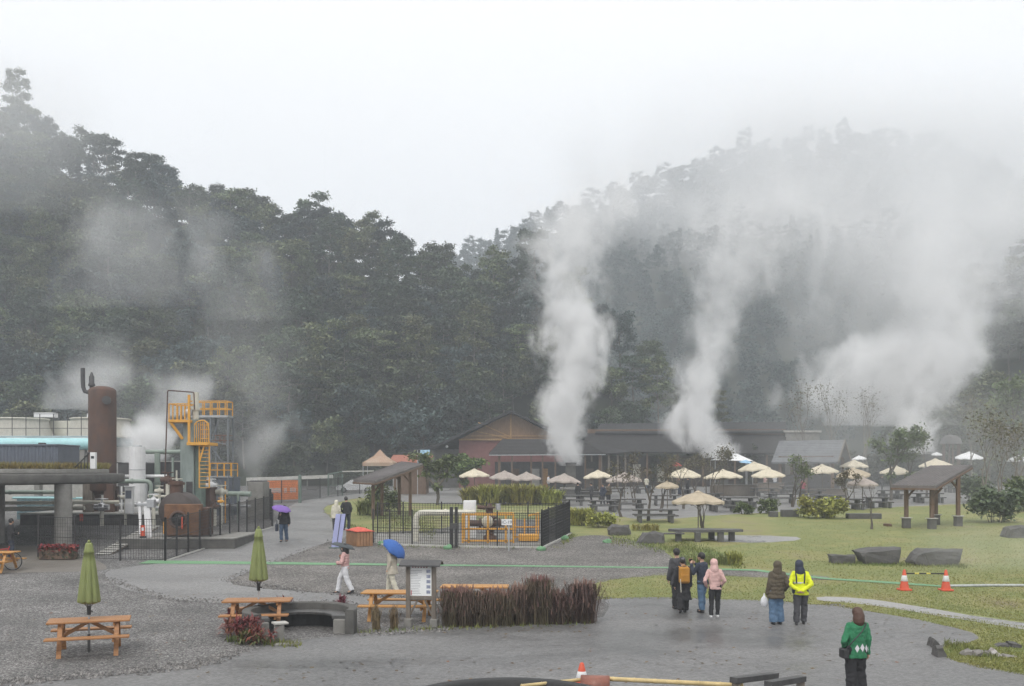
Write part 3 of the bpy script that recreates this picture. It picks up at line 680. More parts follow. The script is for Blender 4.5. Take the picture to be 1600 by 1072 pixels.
scatter('fallen_leaves', [(300, 1050, 1450, 1030, 170, 14), (560, 985, 940, 985, 110, 5), (950, 960, 1480, 985, 120, 9), (200, 930, 700, 940, 70, 4), (60, 1000, 380, 970, 70, 20), (430, 860, 520, 800, 40, 10)], leafmat('fallen_leaf', (.13, .085, .04), .03, .5, 0, 0), .035, 'scattered fallen leaves and twigs on the paving', RNG, True)
# ------------------------------------------------------------------ shared materials
M = {}
M['conc'] = mat('weathered_concrete', (.27, .26, .24), .85, .35, 2.5, .3, col2=(.17, .165, .15))
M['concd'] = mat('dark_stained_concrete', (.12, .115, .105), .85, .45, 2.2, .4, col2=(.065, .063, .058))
M['concl'] = mat('pale_concrete', (.42, .41, .38), .85, .2, 2.5, .25)
M['rust'] = mat('brown_rust', (.06, .046, .041), .8, .3, 1.4, .35, col2=(.13, .066, .043), streak=(1, 1, .5))
M['rusto'] = mat('orange_rust', (.21, .105, .05), .85, .4, 3, .4, col2=(.1, .05, .03))
M['steel'] = mat('dark_steel', (.06, .058, .058), .5, .3, 4, .2)
M['iron'] = mat('black_fence_iron', (.022, .021, .021), .5, .25, 8, .1)
M['green'] = mat('grey_green_paint', (.24, .29, .25), .5, .15, 2, .1)
M['tower'] = mat('weathered_green_grey_steel', (.3, .34, .33), .6, .2, 1.8, .15, col2=(.16, .2, .18), streak=(1, 1, .3))
M['towerd'] = mat('dark_green_steel', (.12, .165, .14), .6, .25, 2, .15)
M['yellow'] = mat('yellow_orange_paint', (.66, .33, .045), .5, .15, 5, .1)
M['white'] = mat('white_paint', (.72, .72, .72), .45, .08, 3, .05)
M['offw'] = mat('cream_paint', (.56, .54, .46), .55, .12, 2, .1)
M['teal'] = mat('teal_pipe_paint', (.36, .62, .64), .45, .08, 1.5, .05)
M['galv'] = mat('galvanised_steel', (.4, .41, .42), .4, .15, 6, .1, metal=.4)
M['slate'] = mat('blue_grey_sheet', (.11, .125, .155), .55, .12, 3, .1)
M['wood'] = mat('orange_varnished_timber', (.45, .215, .075), .5, .25, 3.5, .3, col2=(.26, .12, .05), streak=(.4, 6, 6))
M['woody'] = mat('yellow_varnished_timber', (.56, .29, .075), .48, .22, 3.5, .3, col2=(.38, .175, .05), streak=(.4, 6, 6))
M['woodg'] = mat('grey_weathered_timber', (.17, .145, .12), .8, .3, 4, .35, streak=(4, 4, .5))
M['woodb'] = mat('brown_timber', (.14, .09, .06), .75, .3, 4, .3, streak=(4, 4, .6))
M['roofb'] = mat('brown_corrugated_roof', (.135, .122, .118), .7, .2, 2.5, .2)
M['roofd'] = mat('dark_shingle_roof', (.06, .058, .06), .65, .25, 1.2, .4, streak=(1, 1, 6))
M['redw'] = mat('red_brown_wall', (.2, .085, .078), .8, .15, 1.5, .15)
M['canvc'] = mat('cream_canvas', (.6, .535, .41), .8, .1, 2.5, .1)
M['canvg'] = mat('grey_beige_canvas', (.36, .31, .275), .8, .15, 2.5, .1)
M['canvt'] = mat('tan_canvas', (.44, .37, .27), .8, .12, 2.5, .1)
M['canvw'] = mat('white_canvas', (.78, .78, .78), .7, .05, 2.5, .05)
M['olive'] = mat('olive_green_canvas', (.205, .235, .085), .75, .14, 3.5, .2, streak=(3, 3, .6))
M['stone'] = mat('dark_stone_slab', (.09, .088, .085), .5, .35, 3, .4)
M['rock'] = mat('grey_rock', (.115, .11, .105), .8, .4, 1.8, .9, col2=(.06, .058, .055))
M['rockl'] = mat('pale_rock', (.26, .245, .225), .85, .4, 3, .8, col2=(.13, .12, .11))
M['black'] = mat('black_rubber', (.018, .018, .018), .6, .2, 6, .1)
M['orange'] = mat('orange_plastic', (.6, .085, .035), .45, .12, 4, .1)
M['glass'] = mat('dark_glass', (.02, .024, .028), .08, .2, 2, 0)
M['chrome'] = mat('bright_steel', (.6, .6, .6), .25, .1, 4, 0, metal=.8)
# ------------------------------------------------------------------ the geothermal plant
def P(px, py, Y): return Vector((xa(px, Y), Y, za(py, Y)))
def sc(Y): return F / Y
def ring_pipe(name, pts, r, m, label, cat='pipe', flanges=True, group=None, n=12, parts=None):
    """pipe run with rounded elbows; flange collars as a part"""
    pts = [Vector(p) for p in pts]; o0 = pts[0].copy(); L = [p - o0 for p in pts]; Q = [L[0]]
    for i in range(1, len(L) - 1):
        a = (L[i - 1] - L[i]); b = (L[i + 1] - L[i]); k = min(r * 2.6, a.length * .45, b.length * .45); a.normalize(); b.normalize()
        for t in (0, .25, .5, .75, 1): p0 = L[i] + a * k; p2 = L[i] + b * k; Q.append(p0 * (1 - t) ** 2 + L[i] * 2 * t * (1 - t) + p2 * t * t)
    Q.append(L[-1])
    t = thing(name, label, cat, o0, 0, group); mb = MB(); mb.tube(Q, r, n); mb.build('pipe_run', m, t)
    if flanges:
        for i in range(len(L) - 1):
            d = L[i + 1] - L[i]
            if d.length > r * 8:
                k = max(1, int(d.length / 5))
                for j in range(k):
                    fb = MB(); c = L[i] + d * ((j + .5) / k); u = d.normalized() * .05; fb.tube([c - u, c + u], r * 1.28, 14); fb.build('flange', m, t)
    return t
# round pavilion with planted roof
Yp = at(99, 859).y; zp = zg(Yp); rc = 26 / sc(Yp) / 2
cx_, cy_ = xa(-150, Yp + 3), Yp + 3.0
pv = thing('round_pavilion', 'round concrete pavilion with a grass-topped roof slab and thick columns', 'pavilion', (cx_, cy_, zp))
rad = xa(190, Yp + 1.5) - cx_ - 1.15
sb = MB(); zs = za(758, Yp - 2) - zp
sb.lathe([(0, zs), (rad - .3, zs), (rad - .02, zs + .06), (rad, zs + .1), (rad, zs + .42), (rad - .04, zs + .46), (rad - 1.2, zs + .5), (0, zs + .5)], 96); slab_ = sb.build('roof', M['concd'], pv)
rb = MB(); rb.lathe([(rad - .75, zs + .5), (rad - .75, zs + .68), (rad - .8, zs + .7), (rad - 2.6, zs + .72), (0, zs + .72)], 96); rb.build('parapet', M['conc'], pv)
for (px, dy) in ((99, 0), (-6, 2.6), (-60, -1), (-190, 5)):
    cb = MB(); X = xa(px, Yp + dy) - cx_; cb.lathe([(rc, -.1), (rc, zs + .02)], 28, (X, Yp + dy - cy_, 0)); cb.build('column', M['conc'], pv)
gq = []
for _ in range(14000):
    a = RNG.uniform(-2.6, .75); r_ = rad - .78 - RNG.uniform(0, 1) ** 2 * 3.5; gq.append((cx_ + r_ * math.cos(a), cy_ + r_ * math.sin(a), zp + zs + .70))
gr_ = blades('roof_grass', gq, 0, .26, .06, leafmat('roof_grass_blade', (.2, .17, .05), .03, .35, 0, 0), None, RNG); gr_['kind'] = 'stuff'; gr_['label'] = 'dry yellowish grass growing round the pavilion roof'
# corrugated box on the roof
def corrugated(mb, x0, x1, y0, y1, z0, z1, pitch=.16, amp=.025):
    n = int((x1 - x0) / pitch); poly = []
    for i in range(n):
        x = x0 + (x1 - x0) * i / n; w_ = (x1 - x0) / n
        poly += [(x, y0), (x + w_ * .35, y0), (x + w_ * .5, y0 + amp), (x + w_ * .85, y0 + amp)]
    poly += [(x1, y0), (x1, y1), (x0, y1)]; mb.prism(poly, z0, z1)
Yb = Yp + 2.0; zr = zp + zs + .72
ct = thing('corrugated_cabin', 'grey-blue corrugated metal cabin standing on the pavilion roof', 'cabin', (xa(40, Yb), Yb, zr))
hb = za(694, Yb) - zr; wb = 52 / sc(Yb)
mb = MB(); corrugated(mb, -wb * 1.6, wb, -.1, 2.2, 0, hb - .08); mb.build('wall', M['slate'], ct)
mb = MB(); mb.box((-wb * .3, 1.05, hb - .04), (wb * 2.6 + .06, 2.4, .08)); mb.build('roof', M['slate'], ct)
mb = MB(); mb.box((.35, .9, hb + .04), (.25, .3, .1)); mb.build('vent', M['steel'], ct)
Yq = Yp + 1.4; q0 = P(146, 727, Yq); q0.z = zr - .02
mt = thing('meter_box', 'small white meter cabinet on the pavilion roof beside the rusty tank', 'cabinet', q0)
hh = za(707, Yq) - q0.z; mb = MB(); mb.box((0, 0, hh / 2), (.24, .2, hh)); mb.build('body', M['white'], mt); mb = MB(); mb.box((0, -.105, hh * .7), (.14, .012, .12)); mb.build('screen', M['glass'], mt)
rk = thing('pipe_rack', 'black metal steps and rails beside the white roof cabinet', 'steps', P(132, 727, Yq)); rk.location.z = zr - .02
for i in range(4): mb = MB(); mb.bar((-.3 + .15 * i, 0, 0), (-.3 + .15 * i, 0, .25 + .17 * i), .035); mb.build('rail', M['iron'], rk)
mb = MB(); mb.bar((-.5, 0, 0), (.25, 0, .75), .05); mb.build('handrail', M['iron'], rk)

# rusty separator tank on its plinth
Yt = 57.0; S = sc(Yt); zt = za(803, Yt)
pl = thing('concrete_plinth', 'dark concrete plinth under the tall rusty tank', 'plinth', (xa(175, Yt), Yt + 1.5, zg(Yt)))
mb = MB(); mb.box((-.5, 0, (zt - zg(Yt)) / 2 - .05), (8.6, 5, zt - zg(Yt) + .1), 0, .03); mb.build('block', M['concd'], pl); mb = MB(); mb.box((-.5, 0, zt - zg(Yt) + .04), (8.7, 5.1, .08), 0, .01); mb.build('coping', M['concl'], pl)
tk = thing('rusty_tank', 'tall rust-brown cylindrical tank with a domed top', 'tank', (xa(160, Yt + .9), Yt + .9, zt + .08))
r_ = 21 / S; zb = za(768, Yt) - zt; ztp = za(612, Yt) - zt
prof = [(0.02, zb - .3), (r_ * .6, zb - .22), (r_ * .93, zb - .05), (r_, zb)] + [(r_, zb + (ztp - zb) * k / 5) for k in range(1, 6)] + [(r_ * .97, ztp + .09), (r_ * .8, ztp + .2), (r_ * .45, ztp + .29), (0.02, ztp + .32)]
mb = MB(); mb.lathe(prof, 40); sh_ = mb.build('shell', M['rust'], tk)
for k in (.3, .66): mb = MB(); z = zb + (ztp - zb) * k; mb.lathe([(r_ + .002, z - .02), (r_ + .012, z - .01), (r_ + .012, z + .01), (r_ + .002, z + .02)], 40); mb.build('weld_seam', M['rust'], sh_)
for px in (143, 176): mb = MB(); mb.bar((xa(px, Yt) - xa(160, Yt), -.45, -.08), (xa(px, Yt) - xa(160, Yt), -.45, zb + .35), .55, .3); mb.build('leg', M['woodg'] if px < 160 else M['rust'], tk)
for px in (146, 174): mb = MB(); mb.bar((xa(px, Yt) - xa(160, Yt), .5, -.08), (xa(px, Yt) - xa(160, Yt), .5, zb + .2), .4, .25); mb.build('leg', M['rust'], tk)
mb = MB(); a = P(139, 612, Yt) - Vector(tk.location); Z = ztp
mb.tube([(-.55, -.05, Z + .05), (-.8, -.05, Z - .05), (-1.0, -.05, Z + .0), (-1.1, -.05, Z + .25), (-1.12, -.05, Z + .7), (-1.12, -.05, za(575, Yt) - zt)], [.12, .12, .12, .12, .125, .125], 12); mb.build('vent_pipe', M['steel'], tk)
vx = xa(143, Yt) - xa(160, Yt); mb = MB(); mb.lathe([(.05, Z), (.2, Z + .02), (.2, Z + .1), (.12, Z + .14), (.12, Z + .3), (.19, Z + .32), (.19, Z + .42), (.15, Z + .5), (.15, Z + .85), (.1, Z + .95), (.05, Z + 1.12), (.01, Z + 1.13)], 14, (vx, 0, 0)); mb.build('relief_valve', M['steel'], tk)
mb = MB(); mz = za(627, Yt) - zt; mb.tube([(.48, -.55, mz), (.55, -.78, mz)], [.24, .24], 18); mb.build('manhole', M['steel'], tk)

# cooling tower behind
Yc = 78.0; S = sc(Yc); zc = za(680, Yc); g0 = zg(Yc)
ct = thing('cooling_tower', 'low cooling tower with pale flared fan stacks and a railed deck', 'cooling tower', (xa(40, Yc), Yc + 3, g0))
X = lambda px: xa(px, Yc) - xa(40, Yc)
hd = zc - g0
mb = MB(); mb.box((X(10), 2, hd / 2 - .4), (X(142) - X(-120), 7, hd - .8), 0, .03); mb.build('wall', M['concl'], ct)
mb = MB(); mb.box((X(10), 2, hd - .35), (X(144) - X(-122), 7.4, .7), 0, .03); mb.build('deck', mat('deck_panel', (.36, .45, .47), .6, .15, 2), ct)
mb = MB(); mb.box((X(10), 4.4, hd + .7), (X(140) - X(-118), 2, 1.5), 0, .03); mb.build('rear_hood', M['offw'], ct)
m_stack = mat('pale_ribbed_stack', (.46, .44, .38), .75, .15, 2, .1, col2=(.36, .35, .31), streak=(4, 4, .3))
for k, (px, wd) in enumerate(((-20, 96), (116, 96))):
    r1 = wd / S / 2; zt_ = za(650, Yc) - g0
    mb = MB(); q = [(r1 * 1.15, hd), (r1 * 1.06, hd + .45), (r1 * .98, hd + 1.0), (r1 * .95, zt_ - .2), (r1 * .96, zt_), (r1 * .92, zt_), (r1 * .9, hd + .9), (r1 * .95, hd)]
    mb.lathe(q, 36, (X(px), 2, 0), smooth=False); st = mb.build('fan_stack', m_stack, ct)
    mb = MB(); mb.lathe([(r1 * .965, zt_ - .08), (r1 * 1.0, zt_ - .04), (r1 * 1.0, zt_ + .04), (r1 * .95, zt_ + .06)], 36, (X(px), 2, 0)); mb.build('rim', M['offw'], st)
mb = MB()
for (px, z0_) in ((14, 642), (103, 643)): mb = MB(); mb.box((X(px), 3.2, za(z0_, Yc) - g0), (1.6, 1.0, .38)); mb.build('motor_cover', M['white'], ct)
for i in range(9):
    px = -40 + i * 22; mb = MB(); mb.bar((X(px), -1.5, hd), (X(px), -1.5, za(645, Yc) - g0), .05); mb.build('railing_post', M['steel'], ct)
for py in (645, 668): mb = MB(); z = za(py, Yc) - g0; mb.bar((X(-60), -1.5, z), (X(142), -1.5, z), .04); mb.build('railing', M['steel'], ct)
# teal main
Yl = 70.0; o = ring_pipe('teal_pipeline', [P(-120, 694, Yl), P(150, 694, Yl)], 9.5 / sc(Yl), M['teal'], 'thick pale teal pipeline running behind the corrugated cabin', 'pipeline', False, n=24)
for px in (25, 125): mb = MB(); d = P(px, 0, Yl) - Vector(o.location); mb.box((d.x, .1, .42), (1.3, .3, .06)); mb.build('cover_plate', M['white'], o)
for px in (-60, 60, 130): mb = MB(); d = P(px, 0, Yl) - Vector(o.location); mb.box((d.x, 0, (zg(Yl) - o.location.z - .4) / 2), (.4, .5, -(zg(Yl) - o.location.z) - .4)); mb.build('support', M['conc'], o)
# pipes seen below the pavilion roof
PIPE_L = 'pipes of the plant'
ring_pipe('plant_pipe', [P(-60, 769, 58), P(92, 769, 58)], .12, M['green'], 'pale green pipe high under the pavilion roof', group=PIPE_L)
ring_pipe('plant_pipe', [P(-60, 786.5, 56.5), P(186, 784.5, 56.5)], .10, M['offw'], 'upper cream pipe of the pair behind the pavilion columns', group=PIPE_L)
ring_pipe('plant_pipe', [P(-60, 796, 55.6), P(132, 794, 55.6)], .12, M['offw'], 'lower cream pipe of the pair behind the pavilion columns', group=PIPE_L)
ring_pipe('plant_pipe', [P(150, 744, 58.5), P(262, 744, 58.5)], .09, M['white'], 'thin white pipe passing behind the ribbed white cylinder', group=PIPE_L)
ring_pipe('plant_pipe', [P(176, 752, 55), P(236, 752, 55), P(236, 786, 55)], .12, M['green'], 'pale green pipe that bends down beside the white kiosk', group=PIPE_L)
ring_pipe('plant_pipe', [P(224, 706, 60), P(290, 706, 60)], .13, M['green'], 'thick green pipe entering the grey-green tower', group=PIPE_L)
ring_pipe('plant_pipe', [P(246, 708, 59.6), P(246, 800, 59.6)], .17, M['green'], 'upright green pipe below the thick one by the tower', group=PIPE_L)
ring_pipe('plant_pipe', [P(180, 788, 57.2), P(244, 789, 57.2)], .10, M['galv'], 'grey pipe low behind the white kiosk', group=PIPE_L)
ring_pipe('plant_pipe', [P(318, 771, 58), P(392, 772, 58)], .15, M['green'], 'pale green pipe running to the steaming concrete block', group=PIPE_L)
ring_pipe('sampling_pipe', [P(257, 770, 53.5), P(262, 610, 53.5), P(303, 613, 53.5), P(304, 640, 53.5)], .035, M['rust'], 'thin rusty pipe forming a tall square arch over the tower platform', flanges=False)
# dark machinery houses filling the yard
def unit(name, label, cat, px0, px1, py0, Y, m, dpt=2.0, top=None):
    b = Vector((xa((px0 + px1) / 2, Y), Y + dpt / 2, zg(Y))); t = thing(name, label, cat, b); w_ = (px1 - px0) / sc(Y); h = za(py0, Y) - b.z
    mb = MB(); mb.box((0, 0, h / 2), (w_, dpt, h), 0, .02); mb.build('body', m, t); mb = MB(); mb.box((0, 0, h + .04), (w_ + .1, dpt + .1, .08)); mb.build('lid', top or m, t)
    for k in (-1, 1): mb = MB(); mb.box((k * w_ * .22, -dpt / 2 - .012, h * .5), (w_ * .34, .024, h * .7)); mb.build('panel', m, t)
    return t
unit('turbine_unit', 'dark grey machinery housing behind the ribbed white cylinder', 'machine', 184, 226, 724, 66, M['steel'], 3)
unit('turbine_unit', 'long dark machinery housing behind the thick green pipe', 'machine', 226, 288, 722, 68, M['steel'], 3, M['concl'])
unit('teal_cabinet', 'blue-green equipment cabinet under the pavilion roof', 'cabinet', 26, 80, 778, 60, mat('bluegreen_paint', (.13, .2, .22), .5), 1.5)
unit('grey_cabinet', 'tall pale grey cabinet between pavilion column and rusty tank', 'cabinet', 114, 134, 756, 60, M['concl'], 1)
unit('blue_skid', 'blue-grey equipment skid behind the scaffold tower', 'machine', 330, 362, 748, 63, M['slate'], 2)
unit('brown_tank', 'square rust-brown tank at the foot of the scaffold tower', 'tank', 312, 328, 764, 55, M['rust'], 1.2)
# valves
def valve(px, py, Y, r, label, m=None, wheel=True):
    zb = zg(Y); b = Vector((xa(px, Y), Y, zb)); t = thing('wheel_valve', label, 'valve', b, 0, 'valves of the plant'); z = za(py, Y) - zb
    mb = MB(); mb.tube([(0, 0, 0), (0, 0, z - r * 1.5)], r * .5, 8); mb.build('stem_pipe', M['offw'], t)
    mb = MB(); mb.ball((0, 0, z - r * 1.2), (r, r, r * 1.1)); mb.tube([(-r * 1.6, 0, z - r * 1.2), (r * 1.6, 0, z - r * 1.2)], r * .7, 10); mb.tube([(0, 0, z - r), (0, 0, z + r * .6)], r * .25, 6); mb.build('body', m or M['galv'], t)
    if wheel:
        mb = MB(); R_ = r * 1.3; mb.tube([(R_ * math.cos(a * .5236), R_ * math.sin(a * .5236), z + r * .6) for a in range(13)], r * .14, 6, False); mb.bar((-R_, 0, z + r * .6), (R_, 0, z + r * .6), r * .15); mb.build('handle', m or M['galv'], t)
valve(262, 742, 53, .22, 'brown valve on the neck pipe above the rusty drum', M['rust']); valve(240, 776, 52.5, .2, 'white valve behind the slanted white stand', M['white'])
valve(277, 752, 53, .2, 'small cream valve beside the grey-green tower', M['offw']); valve(159, 784, 55.5, .25, 'bright steel valve between the tank legs', M['chrome'])
valve(345, 780, 54, .1, 'yellow wheel valve below the scaffold stairs', M['yellow']); valve(330, 752, 57, .2, 'white valve at the foot of the yellow ladder', M['white']); valve(346, 762, 56, .2, 'cream valve standing beside the scaffold stairs', M['offw'])
for px, py, Y, lab in ((196, 772, 56, 'white ball valve left of the kiosk pipework'.replace('left of', 'beside')), (249, 762, 57, 'grey valve under the thick green pipe'), (286, 779, 52, 'cream valve at the foot of the grey-green tower'), (336, 786, 55, 'red-brown valve in front of the blue-grey skid'), (112, 780, 57, 'cream valve between concrete column and grey cabinet')): valve(px, py, Y, .16, lab, M['rust'] if 'red' in lab else M['offw'])
for j, (px, y0, y1, Y, m_, r_) in enumerate(((190, 760, 806, 57, 'white', .05), (229, 752, 812, 57, 'galv', .06), (270, 715, 800, 58.5, 'green', .07), (276, 735, 800, 56.5, 'offw', .05), (320, 735, 800, 57.5, 'galv', .05), (327, 748, 804, 56.5, 'white', .045), (352, 752, 806, 57, 'yellow', .04), (372, 771, 806, 57, 'green', .07))):
    ring_pipe('riser_pipe', [P(px, y0, Y), Vector((xa(px, Y), Y, zg(Y)))], r_, M[m_], ('white riser pipe beside the kiosk', 'grey riser pipe behind the white stand', 'green riser pipe hanging from the thick green pipe', 'cream riser pipe beside the tower wall', 'grey riser pipe behind the yellow ladder', 'white riser pipe near the scaffold legs', 'yellow riser pipe below the scaffold stairs', 'pale green riser pipe near the steaming block')[j], 'pipe', True, 'riser pipes of the plant')
for j, (x0, x1, py, Y, m_) in enumerate(((184, 282, 775, 58.2, 'offw'), (226, 300, 793, 56.8, 'galv'), (316, 392, 790, 57.4, 'galv'), (20, 130, 778, 59, 'teal'))): ring_pipe('plant_pipe', [P(x0, py, Y), P(x1, py + .6, Y)], .07, M[m_], ('thin cream pipe crossing behind the rusty drum', 'thin grey pipe low behind the rusty drum', 'thin grey pipe low below the scaffold tower', 'thin teal pipe high behind the pavilion column')[j], group=PIPE_L)
# ribbed white cylinder
Yw = 58.0; b = P(214.5, 803, Yw); b.z = zg(Yw); t = thing('ribbed_silencer', 'upright ribbed white cylinder venting steam', 'silencer', b); r_ = 11.7 / sc(Yw); hz_ = za(698, Yw) - b.z
poly = [((r_ + (.02 if i % 2 else 0)) * math.cos(i * math.pi / 24), (r_ + (.02 if i % 2 else 0)) * math.sin(i * math.pi / 24)) for i in range(48)]
mb = MB(); mb.prism(poly, 0, hz_); mb.build('shell', M['white'], t); mb = MB(); mb.lathe([(r_ * .6, hz_), (r_ * .6, hz_ + .06), (r_ * .5, hz_ + .08), (.01, hz_ + .08)], 24); mb.build('outlet', M['galv'], t)
mb = MB(); z = za(734, Yw) - b.z; mb.lathe([(r_ + .021, z - .02), (r_ + .04, z), (r_ + .021, z + .02)], 32); mb.build('band', M['galv'], t)
# kiosk
Yk = 55.6; b = P(202.5, 803, Yk); t = thing('white_kiosk', 'slim white control kiosk with a dark display', 'kiosk', (b.x, b.y, zt + .08)); h = za(761, Yk) - zt - .08
mb = MB(); mb.box((0, 0, h / 2), (.42, .35, h)); mb.build('body', M['white'], t); mb = MB(); mb.box((0, -.182, h * .72), (.33, .016, h * .3)); mb.build('screen', M['slate'], t); mb = MB(); mb.box((0, 0, h + .03), (.5, .42, .06)); mb.build('cap', M['white'], t)
# front plinth with the rusty drum
Yd = at(250, 858).y; zd0 = zg(Yd); zd = za(843, Yd); S = sc(Yd)
pl = thing('concrete_plinth', 'low black-stained concrete plinth under the rusty drum', 'plinth', (xa(262, Yd), Yd + 2, zd0)); mb = MB(); mb.box((.4, .2, (zd - zd0) / 2), (5.2, 4.4, zd - zd0), 0, .02); mb.build('block', M['concd'], pl); mb = MB(); mb.box((.4, .2, zd - zd0 + .03), (5.25, 4.45, .06), 0, .01); mb.build('coping', M['conc'], pl)
Yv = Yd + .7; S = sc(Yv); zv = zd + .06
dr = thing('rusty_drum', 'squat rusty drum with a square flange and round porthole', 'pressure vessel', (xa(278, Yv), Yv + 1, zv)); X = lambda px: xa(px, Yv) - xa(278, Yv); Zp = lambda py: za(py, Yv) - zv
rd = 29 / S; MY = Matrix.Translation((X(268), .2, Zp(770) - rd)) @ Matrix.Rotation(R(90), 4, 'X')
mb = MB(); mb.lathe([(.02, -1.1), (rd * .6, -1.05), (rd * .92, -.85), (rd, -.6), (rd, .5), (rd * .95, .62), (.02, .66)], 36, M=MY); mb.build('shell', mat('dark_grey_rust', (.085, .07, .064), .8, .3, 1.6, .3, col2=(.05, .04, .037)), dr)
mb = MB(); mb.box((X(284), -.75, (Zp(788) + Zp(837)) / 2), (56 / S, .5, 49 / S), 0, .03); fl = mb.build('square_flange', M['rusto'], dr)
MR = Matrix.Translation((X(279), -1.0, Zp(812))) @ Matrix.Rotation(R(90), 4, 'X'); rr = 12.5 / S
mb = MB(); mb.lathe([(rr * .82, 0), (rr * 1.12, 0), (rr * 1.15, .04), (rr * 1.1, .09), (rr * .85, .09), (rr * .82, .05), (rr * .82, 0)], 32, M=MR); mb.build('porthole_ring', M['rust'], fl)
mb = MB(); mb.lathe([(.001, .035), (rr * .84, .035), (rr * .84, .0)], 32, M=MR); mb.build('porthole', M['black'], fl)
mb = MB(); mb.box((X(286), -1.12, Zp(817)), (.07, .05, 19 / S)); mb.build('marker', M['orange'], fl)
mb = MB(); mb.cyl((X(263), .1, Zp(775)), (X(263), .1, Zp(752)), 10 / S, n=16); mb.cyl((X(263), .1, Zp(758)), (X(263), .1, Zp(754)), 13 / S, n=16); mb.build('neck', M['rust'], dr)
mb = MB(); mb.box((X(315), -.2, Zp(812) / 1.0 - .1), (12 / S, .8, 44 / S)); mb.build('end_box', M['rust'], dr)
for px in (262, 300): mb = MB(); mb.box((X(px), .2, .12), (.3, 1.6, .24)); mb.build('foot', M['rusto'], dr)
mb = MB(); mb.box((X(255), -.8, Zp(825)), (.12, .12, .55)); mb.build('gauge', M['yellow'], dr)
# slanted white stand
Ys = Yd + .4; b = P(228, 841, Ys); b.z = zd + .06; t = thing('white_stand', 'white A-shaped stand leaning over the front plinth', 'stand', b); X = lambda px: xa(px, Ys) - b.x; h = za(784, Ys) - b.z
mb = MB(); mb.bar((X(233), 0, 0), (X(228), .1, h), .28, .12); mb.build('leg', M['white'], t); mb = MB(); mb.bar((X(220), 0, .15), (X(217), .1, h), .12, .1); mb.build('leg', M['white'], t)
mb = MB(); mb.box((X(222), .06, h * .92), (.5, .12, .12)); mb.build('crossbar', M['galv'], t); mb = MB(); mb.box((X(235), .12, h * .95), (.32, .3, .36)); mb.build('box', M['galv'], t)
Y_ = Ys - .3; b = P(223, 834, Y_); b.z = zd + .06; t = thing('warning_board', 'small orange warning board at the foot of the white stand', 'sign', b); mb = MB(); mb.box((0, 0, .33), (.2, .03, .5)); mb.build('panel', M['orange'], t); mb = MB(); mb.box((0, -.018, .4), (.13, .008, .14)); mb.build('notice', M['white'], t); mb = MB(); mb.box((0, .02, .04), (.24, .2, .08)); mb.build('foot', M['black'], t)
b = P(127, 816, 55.0); b.z = zg(55.0); t = thing('warning_board', 'orange tag hanging by the plinth behind the concrete column', 'sign', b); h = za(803, 55.) - b.z; mb = MB(); mb.box((0, 0, h - .2), (.2, .03, .4)); mb.build('panel', M['orange'], t); mb = MB(); mb.bar((0, .03, 0), (0, .03, h), .04); mb.build('post', M['steel'], t)
# pale slatted steps
b = at(162, 867); t = thing('slatted_steps', 'pale slatted wooden steps up to the tank plinth', 'steps', b); L = 6.0; hh_ = za(824, b.y + L) - b.z
for i in range(14): mb = MB(); k = i / 13; mb.box((-.1 * k, L * k, .05 + (hh_) * k), (.62, .3, .05)); mb.build('tread', M['concl'], t)
for s_ in (-1, 1): mb = MB(); mb.bar((s_ * .28, -.1, .0), (s_ * .28 - .1, L, hh_ - .03), .05, .08); mb.build('stringer', M['woodg'], t)

# grey-green tower with platforms
Yt2 = 54.0; S = sc(Yt2); g0 = zg(Yt2); tw = thing('wellhead_tower', 'weathered grey-green steel tower with yellow platforms and caged ladder', 'tower', (xa(298, Yt2), Yt2, g0)); X = lambda px: xa(px, Yt2) - xa(298, Yt2); Z = lambda py: za(py, Yt2) - g0
mb = MB(); mb.box((X(293), .3, Z(682) / 2), (X(304) - X(283), .8, Z(682)), 0, .02); mb.build('column', M['tower'], tw)
mb = MB(); mb.box((X(309), .45, Z(684) / 2), (X(314) - X(304), .8, Z(684)), 0, .02); mb.build('right_face', M['towerd'], tw)  # right face of the same tower, coloured a darker green
mb = MB(); mb.box((X(294), .4, (Z(682) + Z(655)) / 2), (X(303) - X(286), .7, Z(655) - Z(682)), 0, .02); mb.build('upper_column', M['tower'], tw)
mb = MB(); mb.box((X(297), -.115, Z(771)), (X(302) - X(292), .03, Z(753) - Z(790))); mb.build('door', M['steel'], tw)
def railing(parent, x0, x1, y0, y1, z0, z1, m, npost, t_=.05, mids=1, name='railing', sides=True):
    mb = MB()
    ys = [y0, y1] if sides else [y0]
    for y in ys:
        for i in range(npost): x = x0 + (x1 - x0) * i / (npost - 1); mb.bar((x, y, z0), (x, y, z1), t_)
        for k in range(mids + 1): z = z1 - (z1 - z0) * k / (mids + 1); mb.bar((x0, y, z), (x1, y, z), t_)
    if sides:
        for x in (x0, x1):
            for k in range(mids + 1): z = z1 - (z1 - z0) * k / (mids + 1); mb.bar((x, y0, z), (x, y1, z), t_)
    return mb.build(name, m, parent)
def deck(parent, x0, x1, y0, y1, z, m, th=.14, name='platform'): mb = MB(); mb.box(((x0 + x1) / 2, (y0 + y1) / 2, z), (x1 - x0, y1 - y0, th)); return mb.build(name, m, parent)
deck(tw, X(268), X(300), -.5, 1.0, Z(658.5), M['yellow']); railing(tw, X(268.5), X(299), -.45, .95, Z(658), Z(632), M['yellow'], 6, .06, 0)
mb = MB(); mb.bar((X(270), -.4, Z(660)), (X(286), -.1, Z(686)), .14); mb.build('brace', M['yellow'], tw)
mb = MB(); mb.bar((X(300), -.5, Z(618)), (X(300), -.5, Z(695)), .12); mb.build('post', M['yellow'], tw)
deck(tw, X(298), X(332), -.7, 1.0, Z(694), M['yellow'], .16)
mb = MB(); x0, x1 = X(310), X(332)
